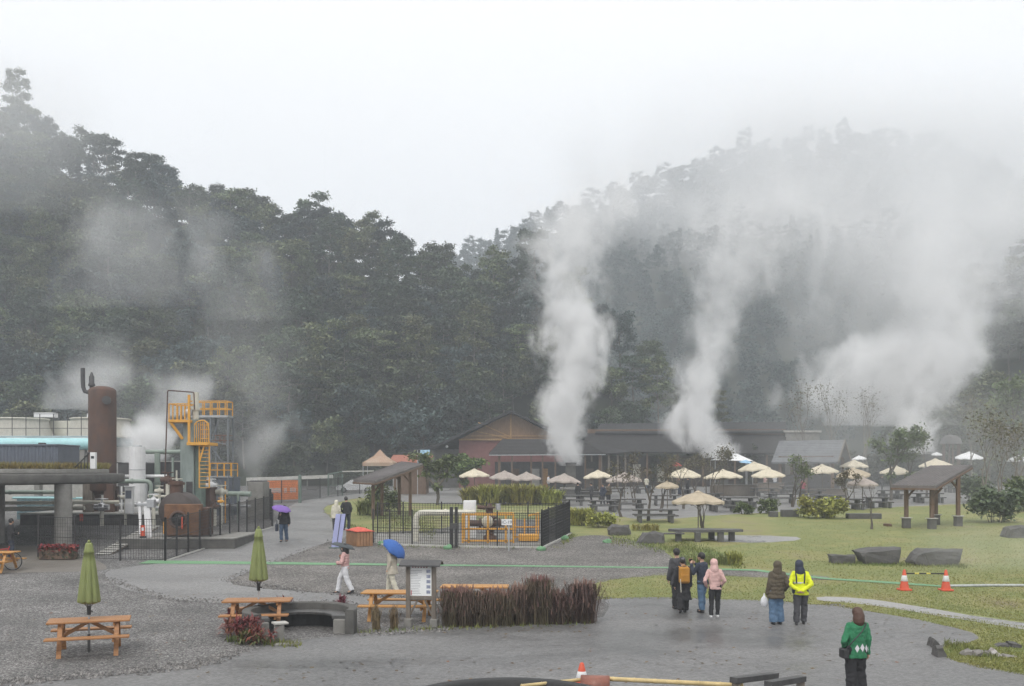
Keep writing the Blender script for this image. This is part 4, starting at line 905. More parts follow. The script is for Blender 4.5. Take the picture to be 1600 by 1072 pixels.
for k in range(8):
    x = x0 + (x1 - x0) * k / 7; top = Z(658) if 2 < k < 6 else Z(662)
    mb.tube([(x, -.65, Z(693)), (x, -.65, top)], .022, 5)
for py in (665, 672, 679, 686): mb.tube([(x0 + .3, -.66, Z(py)), (x1, -.66, Z(py))], .02, 5)
mb.tube([(x0, -.66, Z(666)), (x0 + .12, -.66, Z(660)), (x0 + .35, -.66, Z(658)), (x1 - .25, -.66, Z(658)), (x1 - .05, -.66, Z(662)), (x1, -.66, Z(672)), (x1, -.66, Z(693))], .035, 6); mb.build('cage', M['yellow'], tw)
mb = MB()
for s_ in (315.5, 331): mb.bar((X(s_), -.45, Z(762)), (X(s_), -.45, Z(690)), .06)
for k in range(12): z = Z(762) + (Z(692) - Z(762)) * k / 12; mb.bar((X(315.5), -.45, z), (X(331), -.45, z), .035)
mb.bar((X(316), -.5, Z(722)), (X(324), -.5, Z(696)), .08); mb.build('ladder', M['yellow'], tw)
mb = MB(); mb.cyl((X(301), .5, Z(655)), (X(301), .5, Z(612)), .17, n=12); mb.cyl((X(301), .5, Z(640)), (X(301), .5, Z(636)), .24, n=12); mb.build('vent', M['offw'], tw)
mb = MB(); mb.ball((X(291), .3, Z(645)), (.22, .2, .26)); mb.cyl((X(291), .3, Z(655)), (X(291), .3, Z(636)), .1); mb.build('valve', M['galv'], tw)
# scaffold tower behind
Yf = 59.0; S = sc(Yf); g0 = zg(Yf); sf = thing('scaffold_tower', 'grey steel scaffold tower with yellow railed platforms and stairs', 'scaffold', (xa(340, Yf), Yf, g0)); X = lambda px: xa(px - 4, Yf) - xa(340, Yf); Z = lambda py: za(py, Yf) - g0
m_sfd = mat('dull_scaffold_steel', (.15, .165, .175), .6, .2, 4, .1)
for px in (334, 361):
    for y in (-.1, .95): mb = MB(); mb.bar((X(px), y, 0), (X(px), y, Z(652)), .11); mb.build('leg', m_sfd, sf)
mb = MB(); mb.bar((X(318), .7, 0), (X(318), .7, Z(652)), .1); mb.build('leg', M['galv'], sf)
for a, b in (((336, 688), (347, 656)), ((336, 700), (352, 722)), ((345, 745), (358, 770)), ((336, 690), (361, 695)), ((334, 722), (361, 722)), ((336, 735), (352, 768))): mb = MB(); mb.bar((X(a[0]), -.1, Z(a[1])), (X(b[0]), -.1, Z(b[1])), .06); mb.build('brace', m_sfd, sf)
deck(sf, X(300), X(361), -.2, 1.05, Z(651), M['galv']); railing(sf, X(301), X(360), -.15, 1.0, Z(650), Z(627), M['yellow'], 6, .05, 1)
deck(sf, X(334), X(362), -.2, 1.05, Z(745), M['galv'], .1); railing(sf, X(335), X(368), -.3, 1.0, Z(745), Z(724), M['yellow'], 4, .05, 1); railing(sf, X(335), X(361), -.1, 1.0, Z(696), Z(680), mat('dull_red_steel', (.2, .12, .09), .7), 5, .035, 1)
mb = MB()
for s_ in (-.25, .25): mb.bar((X(334), -.6 + s_, Z(744)), (X(366), -.6 + s_, Z(778)), .05, .12)
for k in range(9): t_ = (k + .5) / 9; mb.box((X(334) + (X(366) - X(334)) * t_, -.6, Z(744) + (Z(778) - Z(744)) * t_), (.22, .5, .03))
mb.build('stairs', M['galv'], sf)
# steaming block
Ye = 60.0; b = Vector((xa(399, Ye), Ye + .8, zg(Ye))); t = thing('steam_block', 'grey concrete weir block letting off steam beside the plant fence', 'concrete block', b); h = za(753, Ye) - b.z
mb = MB(); mb.box((0, 0, h / 2), (24 / sc(Ye), 1.6, h), 0, .03); mb.build('wall', M['conc'], t); mb = MB(); mb.box((0, 0, h + .03), (20 / sc(Ye), 1.3, .1)); mb.build('outlet', M['steel'], t)
# small planters, flower trough, bicycle, table corner under the pavilion
b = at(100, 872); b.y -= .5; t = thing('flower_trough', 'dark trough of crimson flowers at the foot of the concrete column', 'planter', b); mb = MB(); mb.box((0, 0, .2), (1.45, .4, .4), 0, .02); mb.build('trough', M['woodb'], t)
C = np.stack([RNG.uniform(-.75, .75, 700), RNG.uniform(-.25, .25, 700), RNG.uniform(.3, .62, 700)], 1); o = bpy.data.objects.new('flowers', quads_mesh('flowers', leaf_quads(RNG, C, .075), leafmat('crimson_petal', (.22, .03, .04), .03, .4, 0, 0))); COL.objects.link(o); o.parent = t
C = np.stack([RNG.uniform(-.75, .75, 500), RNG.uniform(-.25, .25, 500), RNG.uniform(.05, .5, 500)], 1); o = bpy.data.objects.new('leaves', quads_mesh('leaves', leaf_quads(RNG, C, .09), leafmat('trough_leaf', (.05, .06, .03), .03, .4, 0, 0))); COL.objects.link(o); o.parent = t
# ------------------------------------------------------------------ fences
def mesh_fence(name, label, posts, hgt, wire=.11, t=.008, post=.07, m=None, kerb=0.0, grp=None, rails=(0.04, .5, .97), gate=None):
    """welded mesh fence; posts = ground points"""
    m = m or M['iron']; b = Vector(posts[0]); f = thing(name, label, 'fence', b, 0, grp); Lp = [Vector(p) - b for p in posts]
    for p in Lp: mb = MB(); mb.bar(p + Vector((0, 0, -.1)), p + Vector((0, 0, hgt + .05)), post); mb.build('post', m, f)
    for a, c in zip(Lp, Lp[1:]):
        mb = MB(); d = c - a; n_ = max(2, int(d.length / wire))
        for i in range(1, n_):
            p = a + d * (i / n_); mb.add([p + Vector((-t, 0, .06)), p + Vector((t, 0, .06)), p + Vector((t, 0, hgt - .02)), p + Vector((-t, 0, hgt - .02)), p + Vector((0, t, .06)), p + Vector((0, -t, .06)), p + Vector((0, -t, hgt - .02)), p + Vector((0, t, hgt - .02))], [[0, 1, 2, 3], [4, 5, 6, 7]])
        for k in rails: mb.bar(a + Vector((0, 0, hgt * k)), c + Vector((0, 0, hgt * k)), .025)
        for k in range(1, 12): z = hgt * k / 12; mb.bar(a + Vector((0, 0, z)), c + Vector((0, 0, z)), .009, ch=.001)
        mb.build('mesh_panel', m, f)
        if kerb:
            mb = MB(); mb.bar(a + Vector((0, 0, -.02)), c + Vector((0, 0, -.02)), .22, kerb * 2); mb.build('kerb', M['concl'], f)
    return f
mesh_fence('mesh_fence', 'black mesh fence along the front of the plant yard', [at(60, 871), at(117, 873), at(188, 876), at(258, 877)], 1.75)
mesh_fence('mesh_fence', 'black mesh fence running beside the road around the plant', [at(*p) for p in ((258.5, 877), (276, 871), (294, 865), (312, 859.5), (329, 854), (344, 849), (359, 844.5), (373, 840), (386, 836), (399, 832), (412, 828), (425, 824))], 1.75, kerb=.07)
mesh_fence('mesh_fence', 'dense black mesh fence turning back behind the steaming block', [at(426, 823.5), at(423, 812), at(419, 803), at(414, 796)], 1.8, wire=.06)
Yn = at(440, 786).y
bf = mesh_fence('mesh_fence', 'dark mesh fence along the far side of the road behind the car gate', [at(406, 788), at(440, 786), at(468, 784), at(500, 779), at(528, 776), at(562, 772), at(592, 770)], 1.75)
a, c = at(409, 786.5), at(467, 783); b = a; d = c - a; ang = math.atan2(d.y, d.x)
bn = thing('orange_banner', 'orange banner with white lettering tied to the road fence', 'banner', b, ang); bn.location.y -= .12
h0, h1 = .22, 1.78; L = d.xy.length
mb = MB(); mb.box((L / 2, 0, (h0 + h1) / 2), (L, .02, h1 - h0)); mb.build('cloth', mat('orange_banner_cloth', (.88, .28, .1), .7, .12, 3, .1), bn)
mb = MB(); rr = random.Random(4); cw = .38; zc_ = (h0 + h1) / 2
for i in range(11):
    if i in (6, 8): continue
    x = .2 + (L - .5) * i / 10.6
    if rr.random() < 2:
        for k in range(3): mb.box((x + cw * (k - 1) * .32, -.016, zc_ + rr.uniform(-.02, .02)), (.05, .012, .38))
        for k in range(rr.choice([2, 3])): mb.box((x, -.016, zc_ - .16 + k * .15), (cw * rr.uniform(.55, .85), .014, .04))
mb.build('lettering', M['white'], bn)
g = thing('gate_post', 'dark green gate post at the end of the orange banner', 'post', at(468.5, 786)); mb = MB(); mb.box((0, 0, 1.05), (.24, .24, 2.1), 0, .03); mb.build('post', M['towerd'], g); mb = MB(); mb.lathe([(.15, 2.1), (.15, 2.14), (.02, 2.26)], 8); mb.build('cap', M['towerd'], g)
# guard rail and lane behind
Yg = 112.0; gl = [Vector((xa(px, Yg), Yg, za(py, Yg) - .0)) for px, py in ((385, 749), (440, 747.5), (480, 746), (520, 744.5))]
t = thing('guard_rail', 'long pale guard rail along the lane at the foot of the hill', 'guard rail', (gl[0].x, Yg, zg(Yg))); mb = MB()
for a, c in zip(gl, gl[1:]): mb.bar(a - Vector(t.location), c - Vector(t.location), .1, .38)
mb.build('beam', M['concl'], t)
for p in gl: mb = MB(); q = p - Vector(t.location); mb.bar((q.x, .1, -.1), (q.x, .1, q.z + .1), .12); mb.build('post', M['conc'], t)
Yb_ = 92.; b = Vector((xa(524, Yb_), Yb_, zg(Yb_))); t = thing('wire_gate', 'dark green wire gate standing beside the white car', 'gate', b); h = za(741, Yb_) - b.z
mb = MB(); w_ = 22 / sc(Yb_)
for x in (-w_ / 2, w_ / 2): mb.bar((x, 0, 0), (x, 0, h), .12)
mb.bar((-w_ / 2, 0, h), (w_ / 2, 0, h + .25), .1); mb.bar((-w_ / 2, 0, h * .5), (w_ / 2, 0, h * .5), .07)
for k in range(1, 9): mb.bar((-w_ / 2 + w_ * k / 9, 0, .1), (-w_ / 2 + w_ * k / 9, 0, h), .035)
mb.build('frame', M['towerd'], t); mb = MB(); mb.bar((w_ / 2, 0, h + .25), (w_ / 2 + 2.9, 0, h + .3), .12); mb.build('top_beam', M['concl'], t)

# white car
def car(px, Y, rz, label):
    b = Vector((xa(px, Y), Y, zg(Y))); t = thing('parked_car', label, 'car', b, rz)
    prof = [(-2.1, .35), (-2.12, .62), (-2.0, .82), (-1.25, .95), (-.62, 1.38), (-.2, 1.48), (.9, 1.47), (1.55, 1.3), (2.0, .98), (2.1, .8), (2.08, .36)]
    mb = MB(); vs = []; n_ = len(prof)
    for y, ins in ((-.86, .06), (-.72, 0), (.72, 0), (.86, .06)):
        for x, z in prof: k = max(0, (z - .9)) * .28; yy = y * (1 - k * .55); vs.append((x * (1 - ins * .35), yy, z - ins * .3))
    fs = [[j * n_ + i, j * n_ + (i + 1) % n_, (j + 1) * n_ + (i + 1) % n_, (j + 1) * n_ + i] for j in range(3) for i in range(n_)] + [list(range(n_))[::-1], [3 * n_ + i for i in range(n_)]]
    mb.add(vs, fs); mb.build('body', mat('white_car_paint', (.78, .79, .8), .25, .04, 2, 0, coat=.6), t)
    for s_ in (-1, 1):
        mb = MB(); mb.prism([(-.98, .98), (-.55, 1.33), (-.2, 1.4), (.85, 1.39), (1.35, 1.24), (1.5, 1.02)], -.01, .01, Matrix.Translation((0, s_ * .775, 0)) @ Matrix.Rotation(R(90), 4, 'X')); mb.build('window', M['glass'], t)
        for x in (-1.3, 1.25):
            MW = Matrix.Translation((x, s_ * .76, .32)) @ Matrix.Rotation(R(90), 4, 'X'); mb = MB(); mb.lathe([(.2, -.11), (.3, -.11), (.33, -.07), (.33, .07), (.3, .11), (.2, .11), (.2, -.11)], 22, M=MW); wl = mb.build('wheel', M['black'], t)
            mb = MB(); mb.lathe([(.01, -.1), (.2, -.1), (.2, .1), (.01, .1)], 14, M=MW); mb.build('rim', M['galv'], wl)
        mb = MB(); mb.box((-2.03, s_ * .6, .72), (.12, .34, .16), 0, .04); mb.build('headlight', M['chrome'], t)
        mb = MB(); mb.box((2.02, s_ * .62, .86), (.1, .26, .18), 0, .03); mb.build('tail_light', mat('tail_lamp', (.35, .02, .02), .3), t)
        mb = MB(); mb.box((-.75, s_ * .92, .98), (.14, .16, .11), 0, .03); mb.build('mirror', M['white'], t)
    mb = MB(); mb.prism([(-1.2, .97), (-.66, 1.37), (-.62, 1.36), (-1.16, .95)], -.62, .62, Matrix.Rotation(R(90), 4, 'X')); mb.build('windscreen', M['glass'], t)
    return t
cc = car(556, 100.0, R(8), 'white hatchback car parked behind the road fence'); cc.scale = (.92,) * 3

# ------------------------------------------------------------------ buildings
def poly3(name, pts, th, m, parent, o, streak=None):
    """slab over 3D corner points, thickened downwards"""
    L = [Vector(p) - Vector(o) for p in pts]; n_ = len(L); mb = MB(); vs = L + [p + Vector((0, 0, -th)) for p in L]
    mb.add(vs, [list(range(n_)), [i + n_ for i in range(n_)][::-1]] + [[i, i + n_, (i + 1) % n_ + n_, (i + 1) % n_] for i in range(n_)]); return mb.build(name, m, parent)
def shingle(name, col, course=.28):
    m = mat(name, col, .75, .25, 1.6, .2, spec=.2); n, l = nodes(m); b = n['Principled BSDF']; g = n.new('ShaderNodeTexCoord'); w_ = n.new('ShaderNodeTexWave'); w_.wave_type = 'BANDS'; w_.bands_direction = 'Z'; w_.inputs['Scale'].default_value = 1 / course * .5; w_.inputs['Distortion'].default_value = .4
    l.new(g.outputs['Object'], w_.inputs['Vector']); bp = n.new('ShaderNodeBump'); bp.inputs['Strength'].default_value = .6; bp.inputs['Distance'].default_value = .05; l.new(w_.outputs['Fac'], bp.inputs['Height']); l.new(bp.outputs[0], b.inputs['Normal']); return m
m_sh1, m_sh2, m_sh3 = shingle('dark_shingles', (.034, .034, .036)), shingle('brown_black_shingles', (.032, .03, .03)), shingle('grey_shingles', (.15, .155, .165))
Yh = 122.0; g0 = zg(Yh); o0 = Vector((xa(790, Yh), Yh, g0))
hall = thing('gabled_hall', 'red-brown gabled hall with tan timber gable and dark roof', 'building', o0)
q = lambda px, py, Y: Vector((xa(px, Y), Y, za(py, Y)))
mb = MB(); x0, x1 = xa(717, Yh) - o0.x, xa(880, Yh) - o0.x; ze = za(687, Yh) - g0
mb.box(((x0 + x1) / 2, 6, ze / 2), (x1 - x0, 12, ze)); mb.build('wall', M['redw'], hall)
zap = za(645, Yh) - g0; xap = xa(798, Yh) - o0.x; mb = MB(); mb.prism([(x0, ze), (x1, ze), (xap, zap)], -.12, 12, Matrix.Rotation(R(90), 4, 'X') @ Matrix.Scale(-1, 4, (0, 0, 1))); mb.build('gable', mat('tan_timber_cladding', (.24, .15, .09), .75, .25, 2, .2, streak=(6, 1, 1)), hall)
mb = MB(); mb.bar((xap, -.2, ze), (xap, -.2, zap - .3), .22); mb.bar((x0 + 2.2, -.2, ze + 1.0), (xap, -.2, ze + .1), .14); mb.bar((xap - 4, -.2, ze + 2.1), (xap, -.2, ze + .3), .14); mb.bar((x0, -.2, ze), (x1, -.2, ze), .2); mb.bar((x0 + 1.5, -.2, ze + .45), (x1 - 1.5, -.2, ze + .45), .12); mb.build('gable_beams', mat('honey_beam', (.36, .22, .1), .7), hall)
poly3('roof', [q(672, 699, Yh - 1.6), q(798, 640, Yh - 1.6), q(798, 640, Yh - 1.6) + Vector((1, 15, 0)), q(672, 699, Yh - 1.6) + Vector((1, 15, 0))], .35, m_sh1, hall, o0)
poly3('roof', [q(798, 640, Yh - 1.6), q(925, 699, Yh - 1.6), q(925, 699, Yh - 1.6) + Vector((1, 15, 0)), q(798, 640, Yh - 1.6) + Vector((1, 15, 0))], .35, m_sh1, hall, o0)
poly3('lean_to_roof', [q(625, 707, Yh + 1), q(700, 690, Yh + 1), q(700, 690, Yh + 1) + Vector((0, 9, 0)), q(625, 707, Yh + 1) + Vector((0, 9, 0))], .25, m_sh1, hall, o0)
mb = MB(); mb.box((xa(695, Yh) - o0.x, 4, (za(702, Yh) - g0) / 2), (xa(717, Yh) - xa(672, Yh), 6, za(702, Yh) - g0)); mb.build('annex_wall', M['concd'], hall)
mb = MB(); mb.ball((xa(699, Yh) - o0.x, -.8, za(698, Yh) - g0), .16); mb.build('lamp', M['white'], hall)
# verandah wing in front
Yv = 112.0; g0 = zg(Yv); o0 = Vector((xa(855, Yv), Yv, g0)); vw = thing('verandah_wing', 'low wing with dark hipped verandah roof in front of the red-brown hall', 'building', o0)
E = [q(764, 710, Yv), q(946, 709, Yv), q(985, 706, Yv + 9), q(764, 708, Yv + 9)]; rg1, rg2 = q(785, 686, Yv + 4.5), q(905, 686, Yv + 4.5)
for a in ([E[0], E[1], rg2, rg1], [E[1], E[2], rg2], [E[3], E[0], rg1]): poly3('roof', a, .12, m_sh2, vw, o0)
mb = MB(); mb.bar(E[0] - o0 + Vector((0, -.08, -.1)), E[1] - o0 + Vector((0, -.08, -.1)), .12, .1); mb.build('gutter', M['galv'], vw)
mb = MB(); mb.box((0, 5, 1.6), (xa(940, Yv) - xa(775, Yv), 3, 3.2)); mb.build('wall', M['steel'], vw)
for px in (780, 800, 830, 848, 868, 915, 938): mb = MB(); X = xa(px, Yv) - o0.x; mb.bar((X, .5, 0), (X, .5, za(711, Yv) - g0), .28 if px in (780, 938) else .16); mb.build('post', M['woodb'], vw)
for px, w_, m_ in ((806, .8, M['woodb']), (838, .9, M['concl']), (853, .7, mat('honey_timber_door', (.4, .22, .08), .7)), (925, .9, M['woodg'])): mb = MB(); mb.box((xa(px, Yv) - o0.x, 3.46, 1.3), (w_, .08, 2.2)); mb.build('door', m_, vw)  # one door gets a lighter, honey-brown timber colour
# long dark roofed building
Yl = 128.0; g0 = zg(Yl); o0 = Vector((xa(1080, Yl), Yl, g0)); lb = thing('long_hall', 'long low hall under a stepped dark shingle roof', 'building', o0)
poly3('roof', [q(905, 705, Yl), q(1228, 708, Yl), q(1228, 680, Yl + 5), q(918, 677, Yl + 5)], .2, m_sh2, lb, o0)
mb = MB(); mb.box(((xa(918, Yl + 5) + xa(1228, Yl + 5)) / 2 - o0.x, 5.3, za(676, Yl + 5) - g0), (xa(1228, Yl + 5) - xa(918, Yl + 5), .4, .9)); mb.build('clerestory', M['woodb'], lb)
poly3('upper_roof', [q(930, 676, Yl + 4.5), q(1230, 674, Yl + 4.5), q(1228, 659, Yl + 9), q(938, 662, Yl + 9)], .25, m_sh1, lb, o0)
poly3('upper_roof', [q(938, 662, Yl + 9), q(1228, 659, Yl + 9), q(1228, 659, Yl + 9) + Vector((0, 6, -1.6)), q(938, 662, Yl + 9) + Vector((0, 6, -1.6))], .2, m_sh1, lb, o0)
mb = MB(); mb.box(((xa(915, Yl) + xa(1225, Yl)) / 2 - o0.x, 5, 2.0), (xa(1225, Yl) - xa(915, Yl), 6, 4)); mb.build('wall', mat('dark_plank_wall', (.05, .04, .036), .8, .3, 2, .2, streak=(6, 6, .5)), lb)
for px, w_ in ((985, .5), (998, 1.0), (1036, 1.0), (1048, .4), (1185, .9), (960, .5)): mb = MB(); mb.box((xa(px, Yl) - o0.x, 1.94, 1.75), (w_, .08, 2.3)); mb.build('window', M['offw'] if px in (998, 1036) else M['glass'], lb)  # two windows coloured cream so that they look lit from inside
for px in (925, 940, 952, 966, 978, 1012, 1060, 1100, 1150, 1200, 1222): mb = MB(); X = xa(px, Yl) - o0.x; mb.bar((X, .6, 0), (X, .6, za(706, Yl) - g0 + .05), .22); mb.build('post', M['woodg'] if px < 980 else M['woodb'], lb)
b = q(1266, 690, 134); b.z = zg(134); t = thing('pale_shed', 'pale shed showing behind the grey-roofed pavilion', 'shed', b); h = za(676, 134) - b.z; mb = MB(); mb.box((-1.5, 0, h / 2), (4.6, 3, h)); mb.build('wall', M['conc'], t); mb = MB(); mb.box((-1.5, 0, h + .1), (5, 3.4, .25)); mb.build('roof', M['concl'], t)
# small grey-roofed pavilion
def gable_house(name, label, c, L, W, he, hr, rz, mroof, over=.7, posts=True, cat='pavilion'):
    t = thing(name, label, cat, c, rz); a, b_ = L / 2 + over, W / 2 + over; dz = (hr - he) * over / (W / 2)
    for s_ in (-1, 1):
        mb = MB(); vs = [Vector((-a, 0, hr)), Vector((a, 0, hr)), Vector((a, s_ * b_, he - dz)), Vector((-a, s_ * b_, he - dz))]; vs += [v + Vector((0, 0, -.18)) for v in vs]
        mb.add(vs, [[0, 1, 2, 3][::s_], [4, 5, 6, 7][::-s_]] + [[i, i + 4, (i + 1) % 4 + 4, (i + 1) % 4][::s_] for i in range(4)]); mb.build('roof', mroof, t)
        mb = MB(); mb.bar((a + .03, 0, hr - .08), (a + .03, s_ * b_, he - dz - .08), .1, .28); mb.build('barge_board', M['woodg'], t)
    for s_ in (-1, 1):
        mb = MB(); mb.prism([(-W / 2, he), (W / 2, he), (0, hr - .2)], -.05, .05, Matrix.Translation((s_ * L / 2, 0, 0)) @ Matrix.Rotation(R(90), 4, 'Z') @ Matrix.Rotation(R(90), 4, 'X')); mb.build('gable', M['woodb'], t)
    for x in (-L / 2, 0, L / 2):
        for y in (-W / 2, W / 2): mb = MB(); mb.bar((x, y, 0), (x, y, he), .28); mb.build('post', M['woodb'], t)
    mb = MB()
    for y in (-W / 2, W / 2): mb.bar((-L / 2, y, he - .15), (L / 2, y, he - .15), .25)
    mb.build('beam', M['woodb'], t); return t
Yp2 = 101.0; b = q(1268, 700, Yp2); b.z = zg(Yp2); gh = gable_house('picnic_pavilion', 'open timber pavilion with a grey shingled gable roof among the parasols', b, 5.2, 4.0, za(713, Yp2) - b.z, za(688, Yp2) - b.z, R(-32), m_sh3)
mb = MB(); mb.box((0, 0, .9), (4.8, 3.4, 1.8)); mb.build('counter', M['steel'], gh)
Yd2 = 124.0; b = q(1486, 700, Yd2); b.z = zg(Yd2); t = thing('round_hut', 'small hut with a domed brown roof beyond the steam', 'hut', b); zr = za(694, Yd2) - b.z; zt_ = za(679, Yd2) - b.z; r_ = 17 / sc(Yd2)
mb = MB(); mb.lathe([(r_, zr), (r_ * .96, zr + .15), (r_ * .8, zr + (zt_ - zr) * .6), (r_ * .5, zr + (zt_ - zr) * .88), (.02, zt_)], 20); mb.build('roof', M['roofb'], t)
for k in range(6): mb = MB(); a = k * math.pi / 3 + .3; mb.bar((r_ * .75 * math.cos(a), r_ * .75 * math.sin(a), 0), (r_ * .75 * math.cos(a), r_ * .75 * math.sin(a), zr + .1), .16); mb.build('post', M['woodb'], t)
# lean-to shelters on posts
def shelter(name, label, corners, posts, mroof, th=.14, ped=True, mp=None):
    b = Vector((sum(c.x for c in corners) / 4, sum(c.y for c in corners) / 4, 0)); b.z = zg(b.y); t = thing(name, label, 'shelter', b)
    rf = poly3('roof', corners, th, mroof, t, b)
    n_ = (corners[1] - corners[0]).cross(corners[3] - corners[0]).normalized(); mb = MB()
    for i in range(13):
        k = (i + .5) / 13; a = corners[0].lerp(corners[1], k) - b; c = corners[3].lerp(corners[2], k) - b; up = Vector((0, 0, .012)); mb.bar(a + up, c + up, .03, .03)
    mb.build('roof_rib', mroof, rf)
    mb = MB()
    for i, j in ((0, 1), (1, 2), (2, 3), (3, 0)): mb.bar(corners[i] - b + Vector((0, 0, -th - .06)), corners[j] - b + Vector((0, 0, -th - .05)), .1)
    mb.build('beam', M['woodb'], t)
    def rz_(x, y):
        A, B, D = corners[0], corners[1], corners[3]; nn = (B - A).cross(D - A); return A.z - (nn.x * (x - A.x) + nn.y * (y - A.y)) / nn.z
    for x, y in posts:
        zt_ = rz_(x, y) - th - .05 - b.z; g = zg(y) - b.z; mb = MB(); mb.bar((x - b.x, y - b.y, g + (.5 if ped else -.1)), (x - b.x, y - b.y, zt_), .19); mb.build('post', mp or M['woodb'], t)
        if ped: mb = MB(); mb.box((x - b.x, y - b.y, g + .25), (.38, .38, .6), 0, .03); mb.build('pedestal', M['concd'], t); mb = MB(); mb.box((x - b.x, y - b.y, g + .57), (.5, .5, .05)); mb.build('pedestal_cap', M['concl'], t)
        mb = MB()
        for s_ in ((1,) if x < b.x else (-1,)): mb.bar((x - b.x, y - b.y, zt_ - .75), (x - b.x + s_ * .55, y - b.y, zt_ - .1), .1)
        mb.build('knee_brace', mp or M['woodb'], t)
    return t
Ya = 53.5
shelter('lean_to_shelter', 'brown-roofed lean-to shelter on tall posts at the edge of the lawn', [q(1393, 758, Ya), q(1462, 759, Ya - .6), q(1519, 726.5, Ya + 3.2), q(1453, 727.5, Ya + 3.6)], [(xa(1416, Ya + .6), Ya + .6), (xa(1456, Ya + .1), Ya + .1), (xa(1497, Ya + 1.8), Ya + 1.8), (xa(1462, Ya + 2.8), Ya + 2.8)], M['roofb'])
Ya = 60.0
shelter('lean_to_shelter', 'brown-roofed lean-to shelter with creepers beside the road', [q(552, 749.5, Ya), q(586, 751.5, Ya - 1), q(661, 724.5, Ya + 4), q(627, 721, Ya + 6)], [(xa(583, Ya + .3), Ya + .3), (xa(641, Ya + 3), Ya + 3), (xa(624, Ya + 4), Ya + 4), (xa(597, Ya + 3), Ya + 3)], M['roofb'], ped=False)
# pop-up tent and stall roofs behind
Ye = 88.0; b = q(594, 715, Ye); b.z = zg(Ye); t = thing('market_tent', 'peaked beige and orange market tent behind the lean-to shelter', 'tent', b); zt_ = za(702, Ye) - b.z; ze = za(723, Ye) - b.z; w_ = 24 / sc(Ye)
vs = [Vector((sx * w_, sy * w_, ze)) for sx, sy in ((-1, -1), (1, -1), (1, 1), (-1, 1))]; md = [Vector((sx * w_ * .38, sy * w_ * .38, ze + (zt_ - ze) * .48)) for sx, sy in ((-1, -1), (1, -1), (1, 1), (-1, 1))]; mb = MB()
mb.add(vs + md + [Vector((0, 0, zt_))] + [v + Vector((0, 0, -.3)) for v in vs], [[i, (i + 1) % 4, (i + 1) % 4 + 4, i + 4] for i in range(4)] + [[i + 4, (i + 1) % 4 + 4, 8] for i in range(4)] + [[i + 9, (i + 1) % 4 + 9, (i + 1) % 4, i] for i in range(4)]); mb.build('canopy', mat('beige_orange_canvas', (.4, .34, .27), .8, .1, .5, .1, col2=(.33, .17, .1)), t)
for sx, sy in ((-1, -1), (1, -1), (1, 1), (-1, 1)): mb = MB(); mb.bar((sx * w_ * .97, sy * w_ * .97, 0), (sx * w_ * .97, sy * w_ * .97, ze), .06); mb.build('leg', M['galv'], t)
Ye = 96.0; b = q(640, 720, Ye); b.z = zg(Ye); t = thing('stall_hut', 'stall hut with a rust-red sheet roof behind the lean-to shelter', 'stall', b); h = za(722, Ye) - b.z; mb = MB(); mb.box((0, 1.5, h / 2), (3.2, 3, h)); mb.build('wall', M['woodb'], t); poly3('roof', [b + Vector((-2, -.5, h)), b + Vector((2, -.5, h)), b + Vector((2, 3.5, h + .75)), b + Vector((-2, 3.5, h + .75))], .1, mat('rust_red_sheet', (.3, .1, .06), .65, .2, 3), t, b)
Ye = 90.0; b = q(661, 715, Ye); b.z = zg(Ye); t = thing('blue_tarpaulin', 'light blue tarpaulin hung upright beside the rust-red stall roof', 'tarpaulin', b); mb = MB(); N = 8; vs = []
for i in range(N + 1):
    for j, py in enumerate((703, 726)): vs.append((xa(654 + 15 * i / N + (3 if j == 0 else -2), Ye) - b.x, .12 * math.sin(i * 2.3), za(py + (2 * math.sin(i) if j else 0), Ye) - b.z))
mb.add(vs, [[2 * i, 2 * i + 2, 2 * i + 3, 2 * i + 1] for i in range(N)], True); o = mb.build('sheet', mat('light_blue_tarp', (.3, .47, .6), .5, .1, 3), t); md_ = o.modifiers.new('t', 'SOLIDIFY'); md_.thickness = .02
mb = MB(); mb.bar((-.5, 0, 0), (-.5, 0, za(703, Ye) - b.z), .06); mb.build('pole', M['galv'], t)

